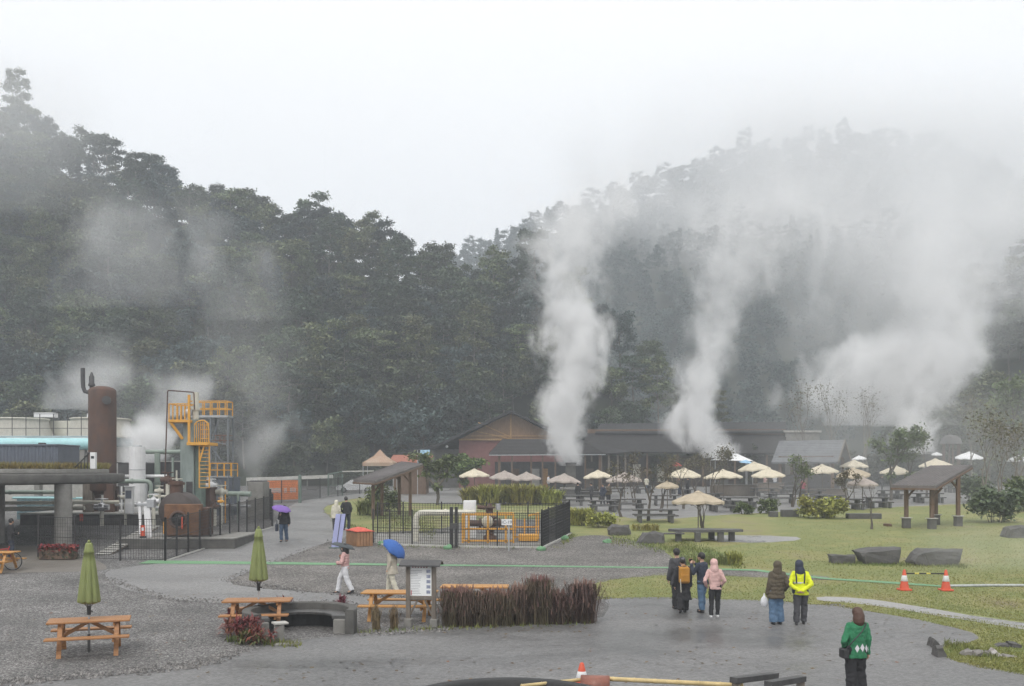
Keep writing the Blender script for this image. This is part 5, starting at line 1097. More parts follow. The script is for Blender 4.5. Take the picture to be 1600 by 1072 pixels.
# ------------------------------------------------------------------ parasols and tables of the picnic yard
def parasol(px, top, wpx, Y, m, label, flat=.36, lean=0, sides=8, thick=.05, pole=None, drop=.12):
    b = Vector((xa(px, Y), Y, zg(Y))); r = wpx / sc(Y) / 2; zt_ = za(top, Y) - b.z; t = thing('parasol', label, 'parasol', b, random.uniform(0, .7), 'open parasols of the picnic yard'); t.rotation_euler[0] = random.gauss(0, .035); t.rotation_euler[1] = random.gauss(0, .035)
    h = r * flat * 1.35; ze = zt_ - h; mb = MB(); n_ = sides; vs = []; fs = []
    rings = [(.02, zt_), (.5, zt_ - h * .4), (1.0, ze), (1.005, ze - drop)]
    for k, z in rings:
        for i in range(n_ * 2):
            a = math.pi * i / n_; rr = r * k * (1 if i % 2 == 0 else math.cos(math.pi / n_) * (.97 if k < 1.003 else .985)); vs.append((rr * math.cos(a), rr * math.sin(a), z - (.05 * r * k if i % 2 else 0)))
    N2 = n_ * 2
    for j in range(3):
        for i in range(N2): fs.append([j * N2 + i, (j + 1) * N2 + i, (j + 1) * N2 + (i + 1) % N2, j * N2 + (i + 1) % N2])
    mb.add(vs, fs); c = mb.build('canopy', m, t); s_ = c.modifiers.new('thick', 'SOLIDIFY'); s_.thickness = .012
    mb = MB(); mb.lathe([(r * .2, zt_ - h * .12), (r * .1, zt_ + .0), (.02, zt_ + .06)], 8, smooth=False); mb.build('vent', m, t)
    mb = MB(); mb.cyl((0, 0, 0), (0, 0, zt_ + .1), .032, n=8); mb.build('pole', pole or M['woodg'], t)
    mb = MB()
    for i in range(n_): a = 2 * math.pi * i / n_; mb.bar((.03 * math.cos(a), .03 * math.sin(a), ze - .25), (r * .55 * math.cos(a), r * .55 * math.sin(a), ze + h * .42), .018)
    mb.build('rib', M['woodb'], t)
    mb = MB(); mb.lathe([(.28, 0), (.28, .06), (.06, .1), (.05, .3)], 12); mb.build('base', M['conc'], t); return t
PAR = [(742, 733, 49, 92, 'canvc', 'cream parasol behind the ginger hedge, at its road end'), (788, 736, 48, 90, 'canvg', 'grey-beige parasol behind the middle of the ginger hedge'), (824, 738, 48, 88, 'canvg', 'grey-beige parasol overlapping its twin behind the ginger hedge'),
 (880, 740.5, 58, 82, 'canvg', 'pinkish grey parasol standing under the tall steam column'), (936, 735, 48, 88, 'canvc', 'cream parasol just past the tall steam column'), (976, 739, 62, 80, 'canvg', 'greyish parasol behind the bare tree nearest the boulders'),
 (1043, 752, 38, 67, 'canvt', 'small brown thatch-like parasol on a thick trunk post'), (1068, 731.5, 54, 84, 'canvc', 'cream parasol half hidden by bare branches under the red parasol'), (1091, 768, 84, 51.5, 'canvt', 'wide brown parasol over the long stone bench on the grass'),
 (1131, 734, 60, 80, 'canvc', 'cream parasol in front of the second steaming stack'), (1181, 722, 52, 90, 'canvc', 'tallest cream parasol of the overlapping pair near the pavilion'), (1201, 732, 52, 84, 'canvc', 'lower cream parasol of the overlapping pair near the pavilion'),
 (1285, 726, 50, 88, 'canvc', 'cream parasol below the grey pavilion roof'), (1335, 731, 54, 82, 'canvt', 'tan parasol beside the grey-roofed pavilion'), (1347, 746, 48, 70, 'canvg', 'grey parasol with dark hangings beside the pruned tree'), (1334, 719, 46, 100, 'canvc', 'pale yellow parasol behind the pavilion gable'),
 (1399, 728, 50, 90, 'canvc', 'cream parasol under the leafy pair of trees'), (1463, 717, 50, 97, 'canvc', 'cream parasol rising over the roof of the lawn shelter'), (1513, 706, 42, 106, 'canvw', 'white parasol standing alone past the lawn shelter'), (1590, 712, 36, 108, 'canvw', 'white parasol at the very edge of the park behind brown branches'),
 (1057, 723, 17, 100, 'redc', 'small red parasol behind the bare trees'), (1300, 716, 28, 104, 'canvw', 'bright white parasol under the pavilion eave'), (1345, 712, 22, 112, 'canvw', 'white parasol behind the pavilion gable post'), (1462, 706.5, 16, 113, 'canvw', 'small white parasol in the steam behind the dark stack')]
M['redc'] = mat('red_canvas', (.55, .06, .06), .7, .1, 3)
for px, top, wd, Y, mk, lab in PAR: parasol(px, top, wd, Y, M[mk], lab, .30 if wd < 60 else .27, pole=M['woodg'])
Ye = 104.; b = q(1143, 716, Ye); b.z = zg(Ye); t = thing('white_tent', 'low white tent beside the second steaming stack', 'tent', b); zt_ = za(709, Ye) - b.z; ze = za(719, Ye) - b.z; w_ = 30 / sc(Ye)
mb = MB(); vs = [Vector((-w_, -1.2, ze)), Vector((w_, -1.2, ze - .1)), Vector((w_, 1.4, ze)), Vector((-w_, 1.4, ze)), Vector((-.4, 0, zt_)), Vector((.6, 0, zt_))]; mb.add(vs, [[0, 1, 5, 4], [1, 2, 5], [2, 3, 4, 5], [3, 0, 4]]); o = mb.build('canopy', M['canvw'], t); o.modifiers.new('t', 'SOLIDIFY').thickness = .02
for sx in (-1, 1):
    for y in (-1.15, 1.35): mb = MB(); mb.bar((sx * w_ * .97, y, 0), (sx * w_ * .97, y, ze - .05), .06); mb.build('leg', M['galv'], t)
b = q(1166, 721, 100); b.z = zg(100); t = thing('blue_canopy', 'small light blue canopy beside the white tent', 'canopy', b); z = za(723, 100) - b.z; mb = MB(); mb.add([(-.6, -.5, z), (.75, -.5, z - .12), (.75, .7, z), (-.6, .7, z + .1), (0, .1, z + .3)], [[0, 1, 4], [1, 2, 4], [2, 3, 4], [3, 0, 4]]); o = mb.build('cover', mat('sky_blue_canvas', (.3, .5, .68), .6), t); o.modifiers.new('t', 'SOLIDIFY').thickness = .02; mb = MB(); mb.bar((0, .1, 0), (0, .1, z + .25), .06); mb.build('pole', M['galv'], t)
# steaming stacks and cooking basins
for px, top, w_, Y, lab in ((892, 724.5, 15, 97.5, 'square dark concrete stack at the foot of the tall steam column'), (1130, 710, 14, 103.5, 'square dark concrete stack venting in front of the long dark roof'), (1455, 707, 14, 115.5, 'square dark concrete stack venting behind the lawn shelter')):
    b = Vector((xa(px, Y), Y, zg(Y))); t = thing('steam_stack', lab, 'chimney', b); h = za(top, Y) - b.z; w_ = w_ / sc(Y)
    mb = MB(); mb.box((0, .3, h / 2), (w_, w_, h), 0, .03); mb.build('shaft', M['concd'], t); mb = MB(); mb.box((0, .3, h + .02), (w_ + .08, w_ + .08, .16), 0, .02); mb.build('rim', M['black'], t); mb = MB(); mb.box((0, .3, .3), (w_ * 2.2, w_ * 1.8, .6), 0, .04); mb.build('base', M['conc'], t)
def basin(px, py, wpx, hpx, label, wood=False):
    b = at(px, py); S = sc(b.y); w_, h = wpx / S, hpx / S; t = thing('cooking_basin', label, 'cooking basin', b, 0, 'egg cooking basins'); mm = M['woodg'] if wood else M['stone']; d = 2.2
    for c, s_ in (((0, 0, h / 2), (w_, .25, h)), ((0, d, h / 2), (w_, .25, h)), ((-w_ / 2 + .125, d / 2, h / 2), (.25, d - .26, h)), ((w_ / 2 - .125, d / 2, h / 2), (.25, d - .26, h))): mb = MB(); mb.box(c, s_, 0, .03); mb.build('wall', mm, t)
    mb = MB(); mb.box((0, d / 2, h * .7), (w_ - .5, d - .26, .02)); mb.build('water', M['glass'], t)
    mb = MB(); mb.box((0, -.02, h + .03), (w_ + .1, .4, .06)); mb.build('rim', M['conc'], t); return t
basin(905, 777, 60, 12, 'dark stone cooking basin below the tall steam column'); basin(1150, 775, 66, 17, 'long dark cooking basin in front of the second stack', True); basin(1205, 770, 40, 15, 'dark boarded cooking basin beside the paired cream parasols', True); basin(1350, 764, 34, 12, 'dark cooking basin beside the tan parasol', True); basin(1300, 778, 46, 14, 'slatted grey basin below the cream pavilion parasol', True); basin(1385, 752, 40, 9, 'low basin under the leafy pair of trees')
def stone_set(px, py, wpx, label, rz=0, mt=None):
    b = at(px, py); S = sc(b.y); L = wpx / S; t = thing('picnic_set', label, 'picnic table', b, rz, 'dark picnic tables with benches'); mt = mt or M['stone']
    mb = MB(); mb.box((0, .6, .74), (L, .85, .09), 0, .02); mb.build('tabletop', mt, t)
    for s_ in (-1, 1):
        mb = MB(); mb.box((s_ * L * .33, .6, .35), (.22, .55, .7), 0, .02); mb.build('leg', mt, t)
        mb = MB(); mb.box((0, .6 + s_ * .85, .43), (L * .95, .32, .08), 0, .02); bn_ = mb.build('bench', mt, t)
        for k in (-1, 1): mb = MB(); mb.box((k * L * .34, .6 + s_ * .85, .2), (.16, .26, .4), 0, .015); mb.build('leg', mt, bn_)
    return t
for px, py, w_, lab, rz in ((985, 797, 52, 'dark picnic table under the bare tree by the boulders', .1), (1025, 817, 72, 'long dark stone table behind the two boulders', -.05), (925, 783, 42, 'dark picnic table beside the steaming basin', 0), (1160, 794, 54, 'dark picnic table behind the round green bush', .1), (1222, 787, 50, 'dark picnic table at the foot of the forked tree', -.1), (1272, 780, 40, 'dark picnic table under the cream pavilion parasol', .05), (1110, 786, 44, 'dark picnic table behind the wide brown parasol', 0), (1198, 776, 40, 'dark picnic table between the two boarded basins', .1), (1395, 780, 34, 'dark picnic table beside the post of the lawn shelter', 0), (1330, 797, 46, 'dark picnic table beneath the grey parasol', .05), (1455, 786, 44, 'dark picnic table showing under the lawn shelter roof', 0), (1545, 778, 44, 'dark picnic table among the brown branches', .1), (960, 776, 36, 'dark picnic table below the cream parasol past the steam', 0), (1065, 772, 36, 'dark picnic table under the cream parasol in the branches', .1), (860, 783, 40, 'dark picnic table behind the end of the ginger hedge', 0), (1008, 771, 30, 'dark picnic table in the gap between two bare trees', .2), (1500, 770, 34, 'dark picnic table behind the lawn shelter', .1), (1300, 790, 44, 'dark picnic table behind the yellow-green bush', 0), (1135, 800, 50, 'dark picnic table just past the long stone slab bench', .05), (1040, 790, 44, 'dark picnic table below the small thatch-like parasol', -.1), (1240, 772, 34, 'dark picnic table in front of the pavilion counter', .1), (1420, 768, 32, 'dark picnic table in the steam behind the leafy pair', 0), (945, 800, 44, 'dark picnic table over the ginger clumps', .1), (1375, 794, 40, 'dark picnic table beside the pruned tree', .05), (895, 790, 40, 'dark picnic table at the steam end of the ginger hedge', -.05)): stone_set(px, py, w_, lab, rz)
# long bench complex below the brown parasol
b = at(1098, 848); t = thing('stone_bench', 'long dark stone slab bench under the wide brown parasol', 'bench', b, R(-3)); S = sc(b.y)
mb = MB(); mb.prism([(-1.55, .0), (-1.1, -.45), (1.2, -.5), (2.0, -.1), (1.9, .55), (.2, .9), (-1.4, .6)], .48, .6, Matrix.Translation((0, .7, 0))); mb.build('slab', M['stone'], t)
for x, y in ((-1.1, .4), (-.2, .3), (.9, .4), (1.5, .9), (-1.0, 1.2), (.6, 1.3)): mb = MB(); mb.box((x, y, .24), (.28, .3, .5), 0, .02); mb.build('leg', M['stone'], t)
mb = MB(); mb.box((-1.35, .15, .42), (1.0, .3, .07)); mb.build('side_slab', M['stone'], t)
for px, py, w_, h_, lab in ((1210, 808, 12, 9, 'small dark stone block seat on the lawn'), (1236, 808, 26, 12, 'wide dark stone block beside the yellow-green bush'), (1352, 811, 52, 9, 'long low dark stone ledge behind the pruned tree'), (1390, 823, 8, 5, 'tiny brown wooden block on the lawn by the pruned tree')):
    b = at(px, py); S = sc(b.y); t = thing('stone_block', lab, 'stone block', b); mb = MB(); mb.box((0, .3, h_ / S / 2 - .02), (w_ / S, .6, h_ / S), 0, .03); mb.build('slab', M['stone'] if w_ > 8 else M['woodb'], t)

# ------------------------------------------------------------------ rocks
def rock_outline(pts, depth, m, label, seed=0, name='boulder', amp=.034):
    """boulder from its outline, with real depth and broken faces"""
    base_y = max(p[1] for p in pts); cx = sum(p[0] for p in pts) / len(pts); b = at(cx, base_y); Y = b.y
    bm = bmesh.new(); rr = random.Random(seed); vs = []
    for k, (dy, s_) in enumerate(((0, .9), (.25, 1.0), (.75, .98), (1.0, .8))):
        ring = []
        for px, py in pts: x = (px - cx) * Y / F * s_; z = (base_y - py) * Y / F * (1 if k in (1, 2) else .88) - .06; ring.append(bm.verts.new((x + rr.uniform(-.03, .03), dy * depth + rr.uniform(-.05, .05) * depth, z)))
        vs.append(ring)
    n_ = len(pts)
    for j in range(3):
        for i in range(n_): bm.faces.new([vs[j][i], vs[j][(i + 1) % n_], vs[j + 1][(i + 1) % n_], vs[j + 1][i]])
    bm.faces.new(vs[0][::-1]); bm.faces.new(vs[3]); bmesh.ops.recalc_face_normals(bm, faces=bm.faces[:])
    bmesh.ops.triangulate(bm, faces=[f for f in bm.faces if len(f.verts) > 4]); bmesh.ops.subdivide_edges(bm, edges=bm.edges[:], cuts=3, use_grid_fill=True)
    for v in bm.verts: v.co += Vector([mnoise.fractal(v.co * 2.2 + Vector((seed, k * 7, 0)), 1, 2, 4) * amp * 2 for k in range(3)])
    me = bpy.data.meshes.new(name); bm.to_mesh(me); bm.free(); me.materials.append(m); o = bpy.data.objects.new(name, me); COL.objects.link(o); o.location = b; return tag(o, label, 'boulder')
rock_outline([(1299, 865), (1336, 866), (1338, 881), (1300, 880)], .7, M['rock'], 'low flat-topped dark boulder, smallest of the three on the lawn', 1)
rock_outline([(1341, 860), (1354, 857), (1409, 854), (1409, 882), (1352, 882), (1350, 874)], 1.0, M['rock'], 'dark block boulder with an overhanging end, middle of the three on the lawn', 2)
rock_outline([(1426, 876), (1434, 862), (1444, 857), (1509, 857), (1503, 873), (1497, 884), (1450, 884), (1427, 880)], 1.0, M['rock'], 'big dark wedge-shaped boulder behind the two traffic cones', 3)
rock_outline([(951, 824), (956, 819), (983, 820), (985, 834), (980, 837), (952, 836)], .8, M['rock'], 'squat dark boulder nearer the ginger bushes', 4)
rock_outline([(994, 848), (1008, 832), (1022, 829), (1038, 833), (1039, 846), (1030, 850)], .9, M['rock'], 'rounded dark boulder sloping towards the gravel', 5)
rock_outline([(1574, 836), (1578, 823), (1596, 820), (1625, 822), (1628, 840), (1576, 841)], 1.0, M['rock'], 'dark boulder cut by the edge of the photograph', 6)
rock_outline([(1456, 1010), (1462, 992), (1469, 1000), (1470, 1013)], .35, M['rock'], 'sharp upright dark rock at the corner of the lawn', 7, amp=.03)
rock_outline([(1466, 1028), (1467, 1006), (1479, 1006), (1481, 1028)], .4, M['rock'], 'square dark rock beside the sharp upright one', 8, amp=.03)
rock_outline([(1505, 1024), (1512, 1014), (1522, 1012), (1522, 1025)], .3, M['rockl'], 'grey wedge stone starting the little row on the grass', 9, amp=.03)
rock_outline([(1522, 1025), (1526, 1014), (1535, 1013), (1539, 1026)], .3, M['rockl'], 'brown-grey stone second in the little row on the grass', 10, amp=.03)
rock_outline([(1538, 1026), (1543, 1015), (1549, 1016), (1553, 1026)], .3, M['rockl'], 'plain grey stone in the middle of the little row on the grass', 11, amp=.03)
rock_outline([(1552, 1027), (1553, 1017), (1560, 1014), (1567, 1018), (1566, 1027)], .3, mat('white_mottled_rock', (.5, .48, .46), .8, .4, 9, .5, col2=(.2, .17, .15)), 'whitish mottled stone in the little row on the grass', 12, amp=.03)
rock_outline([(1567, 1027), (1572, 1021), (1592, 1023), (1592, 1028)], .3, M['rockl'], 'low flat stone ending the little row on the grass', 13, amp=.03)
rock_outline([(1555, 1010), (1566, 1004), (1584, 1004), (1586, 1012)], .4, M['rock'], 'low dark stone behind the little row on the grass', 14, amp=.03)
rock_outline([(1580, 1013), (1582, 1000), (1596, 1001), (1598, 1013)], .4, M['rock'], 'upright square dark stone behind the little row on the grass', 15, amp=.03)

# ------------------------------------------------------------------ fenced wellhead
fx = [at(583, 851), at(609, 852), at(644, 853), at(706, 855), at(777, 856), at(846, 857)]
mesh_fence('mesh_fence', 'black mesh fence across the front of the fenced wellhead', fx, 1.62, kerb=.1, wire=.1)
mesh_fence('mesh_fence', 'black mesh fence along the lawn side of the fenced wellhead', [at(846.5, 857), at(857, 851.5), at(869, 846), at(880, 840.5), at(890, 835)], 1.72, kerb=.1, wire=.07)
mesh_fence('mesh_fence', 'black mesh fence at the back of the fenced wellhead', [at(590, 834), at(630, 834), at(690, 834), at(760, 834), at(825, 834), at(889, 834.5)], 1.6, wire=.14)
g = thing('gate_post', 'thick black double gate post in the wellhead fence', 'post', at(709, 856)); mb = MB(); mb.box((-.1, -.1, .93), (.16, .16, 1.86), 0, .02); mb.box((.12, -.1, .93), (.14, .14, 1.86), 0, .02); mb.build('post', M['iron'], g); mb = MB(); mb.box((.0, -.2, 1.0), (.3, .08, .25), 0, .01); mb.build('lock', M['steel'], g)
sheet('floor', [(584, 851), (846, 857), (890, 835), (590, 834)], .02, M['conc'], 'stained concrete pad inside the wellhead fence', 0)
Yw = at(690, 846).y; ring_pipe('wellhead_pipe', [Vector((xa(650, Yw), Yw, zg(Yw))), P(650, 801, Yw), P(742, 801, Yw)], 4.6 / sc(Yw), M['offw'], 'thick off-white elbow pipe inside the wellhead fence', n=16)
Yc2 = Yw + 1.5; b = Vector((xa(734, Yc2), Yc2, zg(Yc2))); t = thing('white_cabinet', 'white equipment cabinet standing behind the yellow wellhead cage', 'cabinet', b); h = za(782, Yc2) - b.z; mb = MB(); mb.box((0, 0, h / 2), (.62, .5, h), 0, .02); mb.build('body', M['white'], t); mb = MB(); mb.box((0, -.26, h - .3), (.5, .02, .45)); mb.build('door', M['white'], t)
Yy = at(760, 849).y; b = Vector((xa(763, Yy), Yy, zg(Yy))); S = sc(Yy); t = thing('wellhead_cage', 'bright yellow steel cage around the wellhead valves', 'safety cage', b); x0, x1 = (723 - 763) / S, (843 - 763) / S; xm = (802 - 763) / S
hz1 = za(804, Yy) - b.z; mb = MB()
for x in (x0, x0 + .28, (x0 + xm) / 2, xm - .35, xm): mb.bar((x, 0, 0), (x, 0, hz1), .09)
for z in (.12, hz1 * .5, hz1): mb.bar((x0, 0, z), (xm, 0, z), .09)
mb.build('front_frame', M['yellow'], t); mb = MB()
for x in (xm + .1, xm + .55, x1 - .12, x1): mb.bar((x, 1.6, 0), (x, 1.6, hz1 * (1.0 if x > xm + .7 else .8)), .06)
for z in (hz1 * .5, hz1 * .14): mb.bar((xm, 1.6, z), (x1, 1.6, z), .07)
mb.bar((xm, 0, hz1), (xm, 1.6, hz1), .07); mb.bar((x1, 1.6, hz1), (x1 - .5, 1.2, hz1 * .92), .08); mb.bar((xm, 0, .5 * hz1), (xm, 1.6, .5 * hz1), .06); mb.bar((x0, 0, hz1), (x0, 1.6, hz1), .07); mb.bar((x0, 1.6, hz1), (xm, 1.6, hz1), .07); mb.bar((x0, 1.6, 0), (x0, 1.6, hz1), .07)
mb.build('rear_frame', M['yellow'], t); mb = MB(); mb.box(((xm + x1) / 2 + .1, .9, .22), (x1 - xm - .3, .9, .3), 0, .02); mb.build('tray', M['yellow'], t)
b2 = b + Vector((.05, .9, 0)); t = thing('wellhead_valves', 'stack of red-brown valves and flanges inside the yellow cage', 'wellhead', b2); zT = za(787, Yy + .9) - b2.z
mb = MB(); mb.lathe([(.32, 0), (.32, .3), (.2, .34), (.2, .6), (.34, .62), (.34, .72), (.2, .75), (.2, 1.1), (.32, 1.12), (.32, 1.22), (.16, 1.25), (.16, 1.6), (.26, 1.62), (.26, 1.7), (.1, 1.72), (.1, zT), (.01, zT)], 20); mb.build('body', M['rust'], t)
mb = MB(); mb.tube([(-1.0, 0, .9), (1.0, 0, .9)], .15, 12); mb.tube([(-.5, 0, .9), (-.42, 0, .9)], .26, 14); mb.tube([(.42, 0, .9), (.5, 0, .9)], .26, 14); mb.build('cross_pipe', M['rust'], t)
MR = Matrix.Translation((-.1, -.42, 1.0)) @ Matrix.Rotation(R(90), 4, 'X'); mb = MB(); mb.lathe([(.01, -.03), (.26, -.03), (.28, 0), (.26, .03), (.01, .03)], 20, M=MR); mb.build('handwheel', M['offw'], t); mb = MB(); mb.tube([(.4, 0, zT - .3), (.4, 0, zT)], .12, 10); mb.build('gauge', M['galv'], t)
mb = MB(); mb.tube([(-.2, 0, zT - .2), (-.6, 0, zT - .15)], .1, 10); mb.build('valve', M['rust'], t)
def text_mesh(s, size, m, parent, loc, name='lettering', rot=(R(90), 0, 0), ext=.004):
    cu = bpy.data.curves.new('t', 'FONT'); cu.body = s; cu.size = size; cu.align_x = 'CENTER'; cu.align_y = 'CENTER'; cu.extrude = ext
    o = bpy.data.objects.new('t', cu); me = bpy.data.meshes.new_from_object(o); bpy.data.objects.remove(o); o = bpy.data.objects.new(name, me); COL.objects.link(o); me.materials.append(m); o.parent = parent; o.location = loc; o.rotation_euler = rot; return o
b = at(795, 861); S = sc(b.y); t = thing('sign_post', 'white number sign on a slim grey pole before the wellhead fence', 'sign', b); h = za(811, b.y) - b.z
mb = MB(); mb.cyl((0, 0, -.05), (0, 0, h), .035, n=8); mb.build('pole', M['galv'], t); mb = MB(); mb.box((-.09, -.05, h - .14), (16.5 / S, .02, 9.5 / S), 0, .004); pn = mb.build('plate', M['white'], t); text_mesh('IC-19', .2, M['slate'], pn, (-.09, -.064, h - .14))
for px, py, lab in ((700, 857, 'crumpled green netting at the foot of the wellhead gate post'), (846, 859, 'crumpled green netting at the corner of the wellhead fence'), (884, 842, 'crumpled green netting by the lawn side of the wellhead fence'), (596, 850, 'crumpled green netting beside the slatted planter'), (950, 847, 'pale green scrap of netting on the gravel by the squat boulder')):
    b = at(px, py + 1.5); o = MB(); r_ = .22; o.ball((0, 0, .06), (r_, r_ * .6, .13), 14, 8)
    for i, v in enumerate(o.v): k = 1 + .5 * mnoise.noise(Vector(v) * 6 + Vector((px, 0, 0))); o.v[i] = (v[0] * k, v[1] * k, v[2] * k)
    o = o.build('netting_scrap', m_net); o.location = b; tag(o, lab, 'netting', 'scraps of green netting')
# slatted planter with red cover
b = at(583, 852.5); b.y -= .25; S = sc(b.y); t = thing('slatted_planter', 'slatted timber planter box with a red cover beside the wellhead fence', 'planter', b, R(28)); h = 22 / S
mb = MB()
for i in range(5): mb.box((-.66 + .15 * i * .98, -.0, h / 2), (.13, .04, h), 0, .006)
mb2 = MB()
for i in range(10): mb2.box((.02, .1 + i * .15, h / 2), (.04, .13, h), 0, .006); mb2.box((-.72, .1 + i * .15, h / 2), (.04, .13, h), 0, .006)
for i in range(5): mb2.box((-.66 + .15 * i * .98, 1.55, h / 2), (.13, .04, h), 0, .006)
wp = mat('planter_slat', (.3, .16, .08), .6, .25, 4, .2); mb.build('front_panel', wp, t); mb2.build('side_panel', wp, t); mb = MB(); mb.box((-.35, .78, h * .5), (.64, 1.45, h * .9)); mb.build('lining', M['woodb'], t)
mb = MB(); N = 8; vs = []; fs = []
for i in range(N + 1):
    for j in range(N + 1): u, v = i / N, j / N; vs.append((-.8 + .92 * u, -.05 + 1.7 * v, h + .04 + .16 * math.sin(math.pi * u) * math.sin(math.pi * v) + .03 * mnoise.noise(Vector((u * 5, v * 5, 1)))))
for i in range(N):
    for j in range(N): a = i * (N + 1) + j; fs.append([a, a + N + 1, a + N + 2, a + 1])
mb.add(vs, fs, True); o = mb.build('cover', mat('red_cover_cloth', (.62, .1, .06), .6, .2, 6, .3), t); o.modifiers.new('t', 'SOLIDIFY').thickness = .02
# lavender display board seen from behind
b = at(525, 856.5); S = sc(b.y); t = thing('display_board', 'tall narrow lavender display board on a stand, seen from behind', 'display board', b); h = 52 / S; ML = Matrix.Shear('XY', 4, (.13, .05))
mb = MB(); mb.box((0, 0, h / 2 + .04), (15 / S, .03, h), 0, .004, M=ML); mb.build('panel', mat('lavender_board', (.36, .38, .62), .6, .06, 2, .05), t); mb = MB(); mb.bar(ML @ Vector((.02, .04, 0)), ML @ Vector((.02, .04, h + .03)), .03); mb.bar(ML @ Vector((.02, -.03, .1)), ML @ Vector((.02, -.03, h + .03)), .025); mb.build('pole', M['steel'], t)
mb = MB(); mb.bar((-.3, -.15, .03), (.35, -.15, .03), .05); mb.bar((0, -.3, .03), (0, .3, .03), .05); mb.bar((.02, -.12, .25), (.02, -.05, .25), .18, .05); mb.build('foot', M['towerd'], t)

# ------------------------------------------------------------------ cones, info board, bench, picnic tables
def cone(b, label, h=.7, bar=None):
    t = thing('traffic_cone', label, 'traffic cone', b, 0, 'orange traffic cones'); mb = MB(); mb.box((0, 0, .03), (.38, .38, .06), 0, .02); mb.build('base', M['orange'], t)
    mb = MB(); mb.lathe([(.16, .05), (.145, .1), (.09, h * .62), (.04, h), (.025, h + .02), (.001, h + .02)], 20); mb.build('body', M['orange'], t)
    mb = MB(); r0 = .16 - .105 * (.52 - .05) / (.62 - .05) * 1; mb.lathe([(.113, h * .46), (.117, h * .465), (.076, h * .74), (.07, h * .75)], 20); mb.build('stripe', M['white'], t); return t
c1, c2 = at(1413, 922.5), at(1478, 923); cone(c1, 'orange traffic cone at the boulder end of the striped bar', .67); cone(c2, 'orange traffic cone at the hose end of the striped bar', .67)
t = thing('barrier_bar', 'black and yellow striped bar resting across the two traffic cones', 'barrier bar', c1 + Vector((0, 0, .56))); d = c2 - c1; mb = MB(); mb.tube([(0, 0, 0), d], .022, 8); mb.build('bar', M['black'], t); mb = MB(); st = mat('yellow_stripe', (.7, .6, .12), .5)
for k in (.3, .58): mb.tube([d * (k - .05), d * (k + .05)], .026, 8)
mb.build('stripe', st, t)
def picnic(px, py_top, Y, rz, L, m, label, dx=0):
    b = Vector((xa(px, Y), Y, zg(Y))); t = thing('picnic_table', label, 'picnic table', b, rz, 'varnished picnic tables'); h = .74
    mb = MB()
    for k in range(5): mb.box((0, -.3 + .15 * k, h), (L, .14, .045), 0, .01)
    mb.build('tabletop', m, t)
    for s_ in (-1, 1):
        mb = MB()
        for k in range(2): mb.box((0, s_ * (.62 + .14 * k), .44), (L, .13, .045), 0, .01)
        mb.build('bench', m, t)
        x = s_ * (L / 2 - .28)
        for k in (-1, 1): mb = MB(); mb.bar((x, k * .62, 0), (x, k * .22, h - .02), .05, .1, up=(1, 0, 0)); mb.build('leg', m, t)
        mb = MB(); mb.box((x - s_ * .052, 0, .385), (.05, 1.56, .1), 0, .008); mb.build('crossbeam', m, t); mb = MB(); mb.box((x - s_ * .052, 0, h - .065), (.05, .66, .08), 0, .008); mb.build('top_beam', m, t)
        mb = MB(); mb.bar((x - s_ * .06, 0, .42), (x - s_ * .55, 0, h - .04), .045, .08); mb.build('brace', m, t)
    return t
def closed_parasol(px, Y, top, bot, label):
    b = Vector((xa(px, Y), Y, zg(Y))); t = thing('closed_parasol', label, 'parasol', b, 0, 'folded olive parasols'); zt_ = za(top, Y) - b.z; zb_ = za(bot, Y) - b.z; S = sc(Y)
    mb = MB(); n_ = 64; vs = []; fs = []; Hh = zt_ - zb_; rows = [(.06, 1.0), (.078, .97), (.105, .86), (.115, .83), (.10, .825), (.13, .7), (.17, .45), (.205, .22), (.232, .03), (.225, .0), (.16, -.02), (.1, -.03)]
    for j, (r, z) in enumerate(rows):
        fl = .16 * min(1, (1 - max(z, 0)) * 1.3 + .15)
        for i in range(n_):
            a = 2 * math.pi * i / n_; k = abs(math.sin(a * 4)) ** .7; rr = r * (1 - fl * 1.4 + fl * 1.8 * k); vs.append((rr * math.cos(a), rr * math.sin(a), zb_ + Hh * z + (.03 * (1 - k) if z < .1 else 0)))
    for j in range(len(rows) - 1):
        for i in range(n_): fs.append([j * n_ + i, (j + 1) * n_ + i, (j + 1) * n_ + (i + 1) % n_, j * n_ + (i + 1) % n_])
    fs.append(list(range(n_))); mb.add(vs, fs, True); mb.build('canopy', M['olive'], t)
    mb = MB(); mb.cyl((0, 0, .0), (0, 0, zb_ + .3), .024, n=10); mb.build('pole', M['galv'], t); mb = MB(); mb.cyl((0, 0, .0), (0, 0, .42), .032, n=10); mb.build('base', M['steel'], t)
    mb = MB(); mb.cyl((0, 0, zb_ - .28), (0, 0, zb_ - .08), .045, n=10); mb.bar((.03, -.03, zb_ - .18), (.11, -.06, zb_ - .2), .025); mb.build('crank', M['black'], t)
    mb = MB()
    for i in range(8): a = i * math.pi / 4; mb.bar((.1 * math.cos(a), .1 * math.sin(a), zb_ - .02), (.03 * math.cos(a), .03 * math.sin(a), zb_ - .12), .014)
    mb.build('rib', M['steel'], t); mb = MB(); mb.ball((0, 0, zt_ + .03), .035); mb.build('finial', M['olive'], t); return t
picnic(140, 980, 22.3, R(19), 1.72, M['wood'], 'orange picnic table alone on the gravel with a folded parasol'); closed_parasol(139, 22.3, 848, 941, 'folded olive parasol standing in the lone gravel picnic table')
picnic(403, 940, 25.7, R(6), 1.72, M['wood'], 'orange picnic table behind the curved stone bench'); closed_parasol(404, 25.7, 826, 906, 'folded olive parasol behind the curved stone bench')
